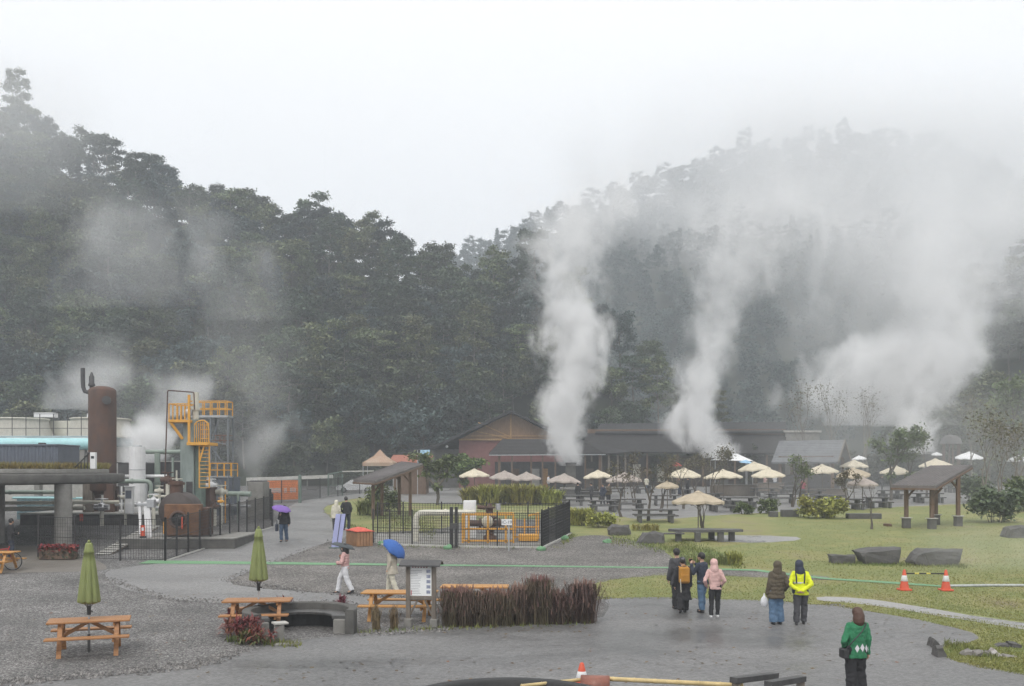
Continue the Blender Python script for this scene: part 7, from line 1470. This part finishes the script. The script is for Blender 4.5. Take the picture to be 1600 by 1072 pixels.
    # trousers
    mb = MB(); wl = {'slim': (.102, .075, .06), 'wide': (.115, .105, .115), 'mid': (.108, .088, .082)}[legw]
    for hp, kn, an in feet: cap(mb, hp, kn, wl[0], wl[1]); dn = (an - kn); mb.tube([kn, kn.lerp(an, .5), an + Vector((0, 0, .0))], [wl[1], (wl[1] + wl[2]) / 2, wl[2]], 14)
    loft(mb, [(sway, 0, .82, .13, .1), (sway, -.01, .92, .175, .125), (sway * .7, 0, 1.03, .16, .11)]); solid(mb, 'trousers', legs, t, vox, 3, .045)
    for hp, kn, an in feet:
        mb = MB(); tl = .06 if an.z > .1 else 0; cap(mb, an + Vector((0, -.04, -.045 + tl * .3)), an + Vector((0, .15, -.05 - tl)), .04, .036); mb.ball(an + Vector((0, 0, -.02)), (.045, .055, .05)); solid(mb, 'shoe', shoes or SH_B, t, vox, 2)
    # top garment with sleeves
    mb = MB(); rows = []; N = 15
    for j in range(N):
        z = hem + (1.44 - hem) * j / (N - 1); f_ = (z - hem) / (1.44 - hem)
        rx = lerp([(0, .185 * flare), (.35, .175), (.62, .185), (.84, .19 * sw), (.93, .145), (1, .085)], f_) * (1 + (width - 1) * .8); ry = lerp([(0, .135 * flare), (.35, .13), (.7, .14), (.9, .115), (1, .065)], f_) * width
        pf = 1 + (puff * .06 * (1 if j % 2 else -1) if 0 < f_ < .85 else 0); rows.append((sway * (1 - f_), lean * f_ * .6, z, rx * pf, ry * pf))
    loft(mb, rows, 24); tk = .06 * (1.1 if puff else 1.0) * (1 + (width - 1) * .5)
    for i in range(2):
        if puff:
            for a_, b_ in ((S[i], E[i]), (E[i], W[i])):
                for q in range(4): mb.ball(a_.lerp(b_, (q + .5) / 4), tk * 1.02, 12, 8)
        cap(mb, S[i], E[i], tk * 1.08, tk * .95); cap(mb, E[i], W[i] + (E[i] - W[i]) * .04, tk * .93, tk * .72)
    solid(mb, 'jacket', top, t, vox, 3, .05)
    if hood:
        mb = MB(); mb.ball(HP(0, -.02, .01), (.115, .125, .14), 18, 12); cap(mb, HP(0, -.035, -.06), (0, lean - .02, 1.42), .108, .135); hm = solid(mb, 'hood', hood, t, vox, 3, .03)
    if hair:
        mb = MB(); mb.ball(HP(0, -.016, .024), (.099, .108, .112), 16, 12)
        if long_hair: cap(mb, HP(0, -.045, 0), HP(0, -.06, -long_hair), .1, .112); [mb.ball(HP(s_ * .055, -.035, -long_hair * .75), (.055, .07, long_hair * .55)) for s_ in (-1, 1)]
        solid(mb, 'hair', hair, t, vox, 2, .03)
    if cap_m:
        mb = MB(); mb.ball(HP(0, -.005, .05), (.098, .112, .082), 16, 10); cap(mb, HP(-.04, .1, .035), HP(.04, .1, .035), .02, .02); solid(mb, 'cap', cap_m, t, vox, 2)
    t['_s'] = k; del t['_s']
    return t, dict(k=k, W=W, E=E, S=S, head=hd, rz=rz, loc=Vector(loc))
def wpos(info, p): return info['loc'] + Matrix.Rotation(info['rz'], 3, 'Z') @ (Vector(p) * info['k'])
def umbrella(grip, top, r, m, label, depth=.3, face=None):
    """open umbrella: grip point, crown point; canopy opens along the shaft"""
    grip, top = Vector(grip), Vector(top); t = thing('umbrella', label, 'umbrella', grip); d = top - grip; z = d.normalized(); x = z.orthogonal().normalized(); y = z.cross(x); L = d.length
    Mx = Matrix(((x.x, y.x, z.x, 0), (x.y, y.y, z.y, 0), (x.z, y.z, z.z, 0), (0, 0, 0, 1))); mb = MB(); n_ = 8; sub = 4; vs = []; fs = []; J = 7; N = n_ * sub
    for j in range(J + 1):
        th = j / J
        for i in range(N):
            a = 2 * math.pi * i / N; u = (i % sub) / sub; sag = math.sin(math.pi * u); rr = r * math.sin(th * 1.35) / math.sin(1.35) * (1 - .075 * sag * th); zz = L - depth * r * 2 * (1 - math.cos(th * 1.35)) * .75 + .03 * sag * th * r
            vs.append(Mx @ Vector((rr * math.cos(a), rr * math.sin(a), zz)))
    for j in range(J):
        for i in range(N): fs.append([j * N + i, (j + 1) * N + i, (j + 1) * N + (i + 1) % N, j * N + (i + 1) % N])
    mb.add(vs, fs, True); c = mb.build('canopy', m, t); c.modifiers.new('t', 'SOLIDIFY').thickness = .006
    mb = MB(); mb.tube([Mx @ Vector((0, 0, -.02)), Mx @ Vector((0, 0, L + .05))], .008, 8); mb.build('shaft', M['galv'], t); mb = MB(); mb.tube([Mx @ Vector((0, 0, .06)), Mx @ Vector((0, 0, -.06)), Mx @ Vector((.03, 0, -.09)), Mx @ Vector((.06, 0, -.06))], .014, 8); mb.build('handle', M['black'], t)
    mb = MB()
    for i in range(n_): a = 2 * math.pi * i / n_; mb.tube([Mx @ Vector((0, 0, L - .28)), Mx @ Vector((r * .5 * math.cos(a), r * .5 * math.sin(a), L - depth * r * .22 - .015))], .005, 5)
    mb.build('rib', M['steel'], t); return t, Mx, L
C_NAVY, C_BLACK, C_JEAN = cloth('navy_cloth', (.03, .038, .06)), cloth('black_cloth', (.02, .02, .022)), cloth('blue_denim', (.085, .15, .24), .25, 10)
C_PINK, C_BROWN, C_CHAR = cloth('pale_pink_cloth', (.62, .4, .37)), cloth('olive_brown_nylon', (.085, .068, .045), .2, 5), cloth('charcoal_cloth', (.055, .055, .06))
C_HIVIS, C_GREEN, C_BEIGE, C_CREAM = cloth('fluorescent_yellow', (.72, .78, .02), .06), cloth('green_knit', (.03, .2, .09), .2, 22, .6), cloth('beige_wool', (.42, .38, .31)), cloth('cream_jacket', (.58, .55, .45))
C_WHITE, C_PINKP = cloth('white_cotton', (.62, .62, .64), .08), cloth('pink_quilted_nylon', (.6, .37, .35))
G = lambda px, py: at(px, py)
# the walking group on the asphalt
p, i_ = person(G(1058, 951), R(12), 1.76, 'person in dark hooded coat and cap walking ahead of the backpack wearer', C_CHAR, C_BLACK, ('hang', 'hang'), .1, cap_m=C_BLACK, hair=hair_m, hem=.66, width=1.18, legw='mid', puff=.5)
p, i_ = person(G(1067, 958.5), R(2), 1.6, 'person in long black padded coat with a mustard yellow backpack', C_BLACK, C_BLACK, ('hang', 'hang'), .16, hair=hair_m, cap_m=cloth('grey_cap_cloth', (.12, .12, .13)), hem=.42, width=1.1, legw='wide', flare=1.25, puff=.6)
bk = thing('backpack', 'mustard yellow backpack worn over the long black coat', 'backpack', wpos(i_, (0, -.2, .95)), R(2)); mm = cloth('mustard_canvas', (.42, .2, .03), .15); mb = MB(); mb.box((0, 0, .22), (.3, .16, .46), 0, .06); mb.build('body', mm, bk); mb = MB(); mb.box((0, -.09, .14), (.24, .06, .2), 0, .03); mb.build('pocket', mm, bk); mb = MB(); mb.tube([(-.05, 0, .45), (-.04, 0, .5), (.04, 0, .5), (.05, 0, .45)], .012, 8); mb.build('handle', mm, bk)
for s_ in (-1, 1): mb = MB(); mb.tube([(s_ * .1, .06, .42), (s_ * .12, .16, .45), (s_ * .13, .28, .36), (s_ * .14, .27, .2)], .02, 6); mb.build('strap', mm, bk)
mb = MB(); mb.bar((-.13, -.1, .12), (-.11, -.1, -.26), .02); mb.build('dangling_strap', M['offw'], bk)
p, i_ = person(G(1097, 957), R(40), 1.72, 'person in navy jacket and jeans raising a phone to take a picture', C_NAVY, C_JEAN, ('phone', 'phone'), .08, hair=hair_m, hem=.8, legw='mid', shoes=SH_B, look=.2)
ph = thing('phone', 'orange-cased phone held up by the person in navy', 'phone', wpos(i_, (0, .42, 1.43)), R(40)); mb = MB(); mb.box((0, 0, .03), (.15, .012, .085), 0, .004); mb.build('body', cloth('phone_case', (.5, .25, .15)), ph); mb = MB(); mb.box((0, -.0075, .03), (.135, .003, .07)); mb.build('screen', M['glass'], ph)
p, i_ = person(G(1116, 965.5), R(-3), 1.62, 'person in pale pink hooded jacket and slim black trousers', C_PINK, C_BLACK, ('pocket', 'pocket'), .05, hood=C_PINK, hem=.84, shoes=SH_W, flare=1.0)
p, i_ = person(G(1214, 976.5), R(4), 1.68, 'person in brown quilted jacket and wide blue jeans', C_BROWN, C_JEAN, ('hang', 'pocket'), .03, hair=hairb_m, hood=C_BROWN, hem=.72, width=1.2, legw='wide', puff=1.0, flare=1.12)
bg_ = thing('plastic_bag', 'white plastic bag hanging from the hand of the person in brown', 'bag', wpos(i_, (-.33, .06, .48))); mb = MB(); mb.ball((0, 0, .14), (.1, .08, .15), 12, 8); cap(mb, (0, 0, .24), (0, 0, .36), .04, .015); solid(mb, 'body', mat('white_plastic_film', (.7, .7, .72), .4), bg_)
p, i_ = person(G(1250, 976.5), R(-12), 1.7, 'person in fluorescent yellow jacket with dark hood, hands behind the back', C_HIVIS, C_CHAR, ('behind', 'behind'), .09, hood=C_NAVY, hem=.8, legw='mid', width=1.08, flare=1.0)
mb = MB(); loft(mb, [(0, 0, 1.1, .196, .15), (0, 0, 1.15, .198, .152)], 24); mb.build('reflective_band', mat('reflective_silver', (.5, .52, .5), .35, .1, 6), p)
for x in (-1, 1): mb = MB(); mb.tube([(x * .1, -.155, 1.12), (x * .105, -.16, 1.28), (x * .12, -.1, 1.41)], .018, 6); mb.build('piping', C_NAVY, p)
mb = MB(); loft(mb, [(-.13, .02, .84, .075, .12), (-.14, .03, 1.1, .07, .11), (-.13, .04, 1.3, .07, .1)], 14); solid(mb, 'front_panel', C_NAVY, p)
# the woman in green
Yg_ = 17.9; b = Vector((xa(1339, Yg_), Yg_, 0)); p, i_ = person(b, R(4), 1.62, 'person with brown bob hair in green diamond-patterned sweater and black trousers', C_GREEN, C_BLACK, ('pocket', 'hang'), .04, hair=hairb_m, long_hair=.13, hem=.76, legw='wide', width=1.04, vox=.011, flare=1.08)
mb = MB(); wt = C_WHITE
def sweater_r(z): return lerp([(.76, .224), (1.0, .199), (1.18, .207), (1.35, .218)], z) , lerp([(.76, .163), (1.0, .147), (1.2, .156), (1.35, .14)], z)
for j, (ang_, zc2, w_, hh_) in enumerate(((-50, .95, .04, .075), (-78, .97, .042, .08), (-106, .955, .04, .075), (-22, .93, .04, .075))):
    vs = []; n_ = 6
    for u in range(n_ + 1):
        for v in range(n_ + 1):
            a_ = (u / n_ - .5) + (v / n_ - .5); c_ = (v / n_ - .5) - (u / n_ - .5); z = zc2 + c_ * hh_; rx, ry = sweater_r(z); th = R(ang_) + a_ * w_ / .19; vs.append(((rx + .005) * math.cos(th), (ry + .005) * math.sin(th), z))
    mb.add(vs, [[u * (n_ + 1) + v, (u + 1) * (n_ + 1) + v, (u + 1) * (n_ + 1) + v + 1, u * (n_ + 1) + v + 1] for u in range(n_) for v in range(n_)], True)
mb.build('diamond_pattern', wt, p)
bb = thing('shoulder_bag', 'small black shoulder bag hanging at the side of the green sweater', 'bag', wpos(i_, (-.27, -.05, .76))); mb = MB(); mb.box((0, 0, .09), (.1, .22, .18), .2, .03); mb.build('body', SH_B, bb); mb = MB(); mb.tube([(.0, -.08, .16), (.12, -.15, .34), (.27, -.15, .5), (.38, -.06, .63), (.4, .05, .62)], .012, 6); mb.build('strap', SH_B, bb)
# walkers with umbrellas
b = G(539, 928.5); p, i_ = person(b, R(84), 1.62, 'person in pink quilted jacket and white trousers striding under a grey umbrella', C_PINKP, C_WHITE, ('front', 'close'), .27, hair=hair_m, long_hair=.16, hem=.86, legw='mid', puff=1.0, flare=.95)
S = sc(b.y); gp = wpos(i_, i_['W'][1] + Vector((-.02, .05, .02))); umbrella(gp, Vector((xa(536, b.y), gp.y + .03, za(849.5, b.y))), 20 / S, cloth('dark_grey_umbrella_cloth', (.07, .08, .085), .1), 'dark grey umbrella held low over the person in pink', .26)
b = G(613, 929); p, i_ = person(b, R(70), 1.66, 'person in beige coat and pale trousers walking under a blue umbrella', C_BEIGE, C_CREAM, ('hang', 'close'), .2, hair=hair_m, hem=.68, legw='mid', width=1.12, flare=1.3, shoes=SH_W)
S = sc(b.y); gp = wpos(i_, i_['W'][1] + Vector((-.02, .05, .02))); umbrella(gp, Vector((xa(622, b.y), b.y + .04, za(850.5, b.y))), 22 / S, cloth('blue_umbrella_cloth', (.04, .12, .38), .12), 'bright blue umbrella tilted over the person in beige', .46)
b = G(444, 846.5); p, i_ = person(b, R(176), 1.74, 'person in black jacket and jeans walking towards the camera under a purple umbrella', C_BLACK, cloth('dark_denim', (.05, .08, .13)), ('hang', 'hold'), .12, hair=hair_m, hem=.82, legw='mid', width=1.15, puff=.5)
S = sc(b.y); gp = wpos(i_, i_['W'][1] + Vector((-.02, .05, .02))); u_, Mx, L = umbrella(gp, Vector((xa(444, b.y), b.y - .42, za(790.5, b.y))), 15.5 / S, cloth('purple_umbrella_cloth', (.2, .11, .38), .1), 'purple umbrella hiding the head of the person on the road', .3)
mb = MB(); mb.ball(Mx @ Vector((0, 0, L - .07)) + Vector((-.28, -.22, -.05)), (.06, .02, .06), 10, 6); mb.build('printed_mark', M['white'], u_)
bg_ = thing('tote_bag', 'dark blue tote bag carried by the person with the purple umbrella', 'bag', wpos(i_, (-.36, 0, .5)), R(176)); bg_.location = wpos(i_, (.34, .02, .5)); mb = MB(); mb.box((0, 0, .16), (.1, .26, .34), 0, .03); mb.build('body', C_NAVY, bg_); mb = MB(); mb.tube([(0, -.06, .32), (0, -.03, .5), (0, .03, .5), (0, .06, .32)], .01, 6); mb.build('strap', C_NAVY, bg_)
person(G(525, 830), R(8), 1.62, 'person in cream hooded jacket walking away beside the lavender board', C_CREAM, C_CHAR, ('hang', 'hang'), .1, hood=C_CREAM, hem=.72, width=1.12, flare=1.15, legw='mid')
person(G(541, 828.5), R(-4), 1.78, 'person in black jacket and dark trousers walking away up the road', C_BLACK, cloth('dark_slate_cloth', (.035, .04, .05)), ('pocket', 'pocket'), .14, hair=hair_m, hem=.8, width=1.12, legw='mid')
person(G(17, 872), R(-60), 1.66, 'dark figure standing with a bicycle under the round pavilion', C_BLACK, C_NAVY, ('hang', 'front'), .06, hair=hair_m, hem=.78, width=1.1)
# bicycle
b = at(20, 891); t = thing('bicycle', 'bicycle with thin black tyres and a red frame under the pavilion', 'bicycle', (b.x, b.y, b.z), R(6))
def wheel(x):
    Mw = Matrix.Translation((x, 0, .34)) @ Matrix.Rotation(R(90), 4, 'X'); mb = MB(); mb.tube([Mw @ Vector((.33 * math.cos(a * math.pi / 16), .33 * math.sin(a * math.pi / 16), 0)) for a in range(33)], .017, 8, False); wl = mb.build('wheel', M['black'], t)
    mb = MB(); mb.tube([Mw @ Vector((.305 * math.cos(a * math.pi / 16), .305 * math.sin(a * math.pi / 16), 0)) for a in range(33)], .01, 6, False)
    for a in range(16): mb.tube([Mw @ Vector((.02, 0, 0)), Mw @ Vector((.3 * math.cos(a * math.pi / 8), .3 * math.sin(a * math.pi / 8), 0))], .0025, 4, False)
    mb.build('rim', M['galv'], wl)
wheel(0); wheel(-1.05); m_red = mat('red_frame_paint', (.4, .03, .03), .35); mb = MB()
for a, c in (((-.12, .92), (-.16, .78)), ((-.16, .78), (-.62, .3)), ((-.62, .3), (-.75, .78)), ((-.75, .76), (-.18, .82)), ((-.62, .3), (-1.05, .34)), ((-.74, .7), (-1.05, .34))): mb.tube([(a[0], 0, a[1]), (c[0], 0, c[1])], .018, 8)
for s_ in (-1, 1): mb.tube([(-.14, s_ * .03, .76), (0, s_ * .05, .34)], .012, 6)
mb.build('frame', m_red, t); mb = MB(); mb.ball((-.78, 0, .86), (.13, .07, .035), 12, 8); mb.tube([(-.75, 0, .76), (-.77, 0, .86)], .013, 6); mb.build('saddle', M['black'], t); mb = MB(); mb.tube([(.02, -.27, 1.0), (-.1, -.2, 1.0), (-.12, 0, .96), (-.1, .2, 1.0), (.02, .27, 1.0)], .013, 8); mb.build('handlebar', M['black'], t); mb = MB(); mb.tube([(-.62, -.06, .3), (-.62, .06, .3)], .09, 14); mb.tube([(-.62, -.1, .3), (-.55, -.1, .16)], .012, 6); mb.build('crank', M['steel'], t)
# visitors among the parasols
FARP = [(903, 785, C_BLACK, C_BLACK, 'visitor in black standing at the basin below the steam column'), (924, 786, C_CHAR, C_BLACK, 'visitor in charcoal beside the basin below the steam column'), (942, 790, C_NAVY, C_CHAR, 'visitor in navy bending near the dark picnic table past the steam'), (951, 788, C_BROWN, C_BLACK, 'visitor in brown next to the visitor in navy past the steam'), (857, 766, C_WHITE, C_CHAR, 'visitor in white in front of the verandah doors'), (1010, 768, C_CREAM, C_JEAN, 'visitor in cream between the thin trees'), (1075, 772, C_BLACK, C_BLACK, 'visitor in black under the branch-hidden cream parasol'), (1062, 774, C_CHAR, C_NAVY, 'visitor in charcoal under the branch-hidden cream parasol'), (1142, 757, C_NAVY, C_BLACK, 'visitor in navy by the second steaming stack'), (1195, 764, C_PINK, C_WHITE, 'visitor in pale pink at the boarded basins'), (1211, 762, C_WHITE, C_JEAN, 'visitor in white at the boarded basins'), (1254, 776, cloth('crimson_jacket', (.38, .04, .08)), C_CHAR, 'visitor in crimson jacket below the pavilion eave'), (1245, 764, C_BEIGE, C_CHAR, 'visitor in beige by the grey pavilion'), (1180, 768, C_BROWN, C_JEAN, 'visitor in brown beneath the tallest paired parasol'), (1378, 768, C_BLACK, C_CHAR, 'visitor in black under the leafy pair of trees'), (1440, 768, C_NAVY, C_BLACK, 'visitor in navy by the roof edge of the lawn shelter'), (826, 762, C_BLACK, C_CHAR, 'visitor in black under the verandah roof'), (1106, 760, C_BLACK, C_NAVY, 'visitor in black below the white tent')]
for j, (px, py, a, c, lab) in enumerate(FARP): person(G(px, py), R((j * 67) % 360), 1.6 + .03 * (j % 5), lab, a, c, (('hang', 'front', 'pocket', 'hang')[j % 4], ('front', 'hang', 'pocket')[j % 3]), .04 * (j % 3), hair=hair_m, hem=.75, width=1.1, vox=.026, hands=False, group='visitors in the picnic yard', legw='mid')
bpy.data.scenes.remove(TMP)
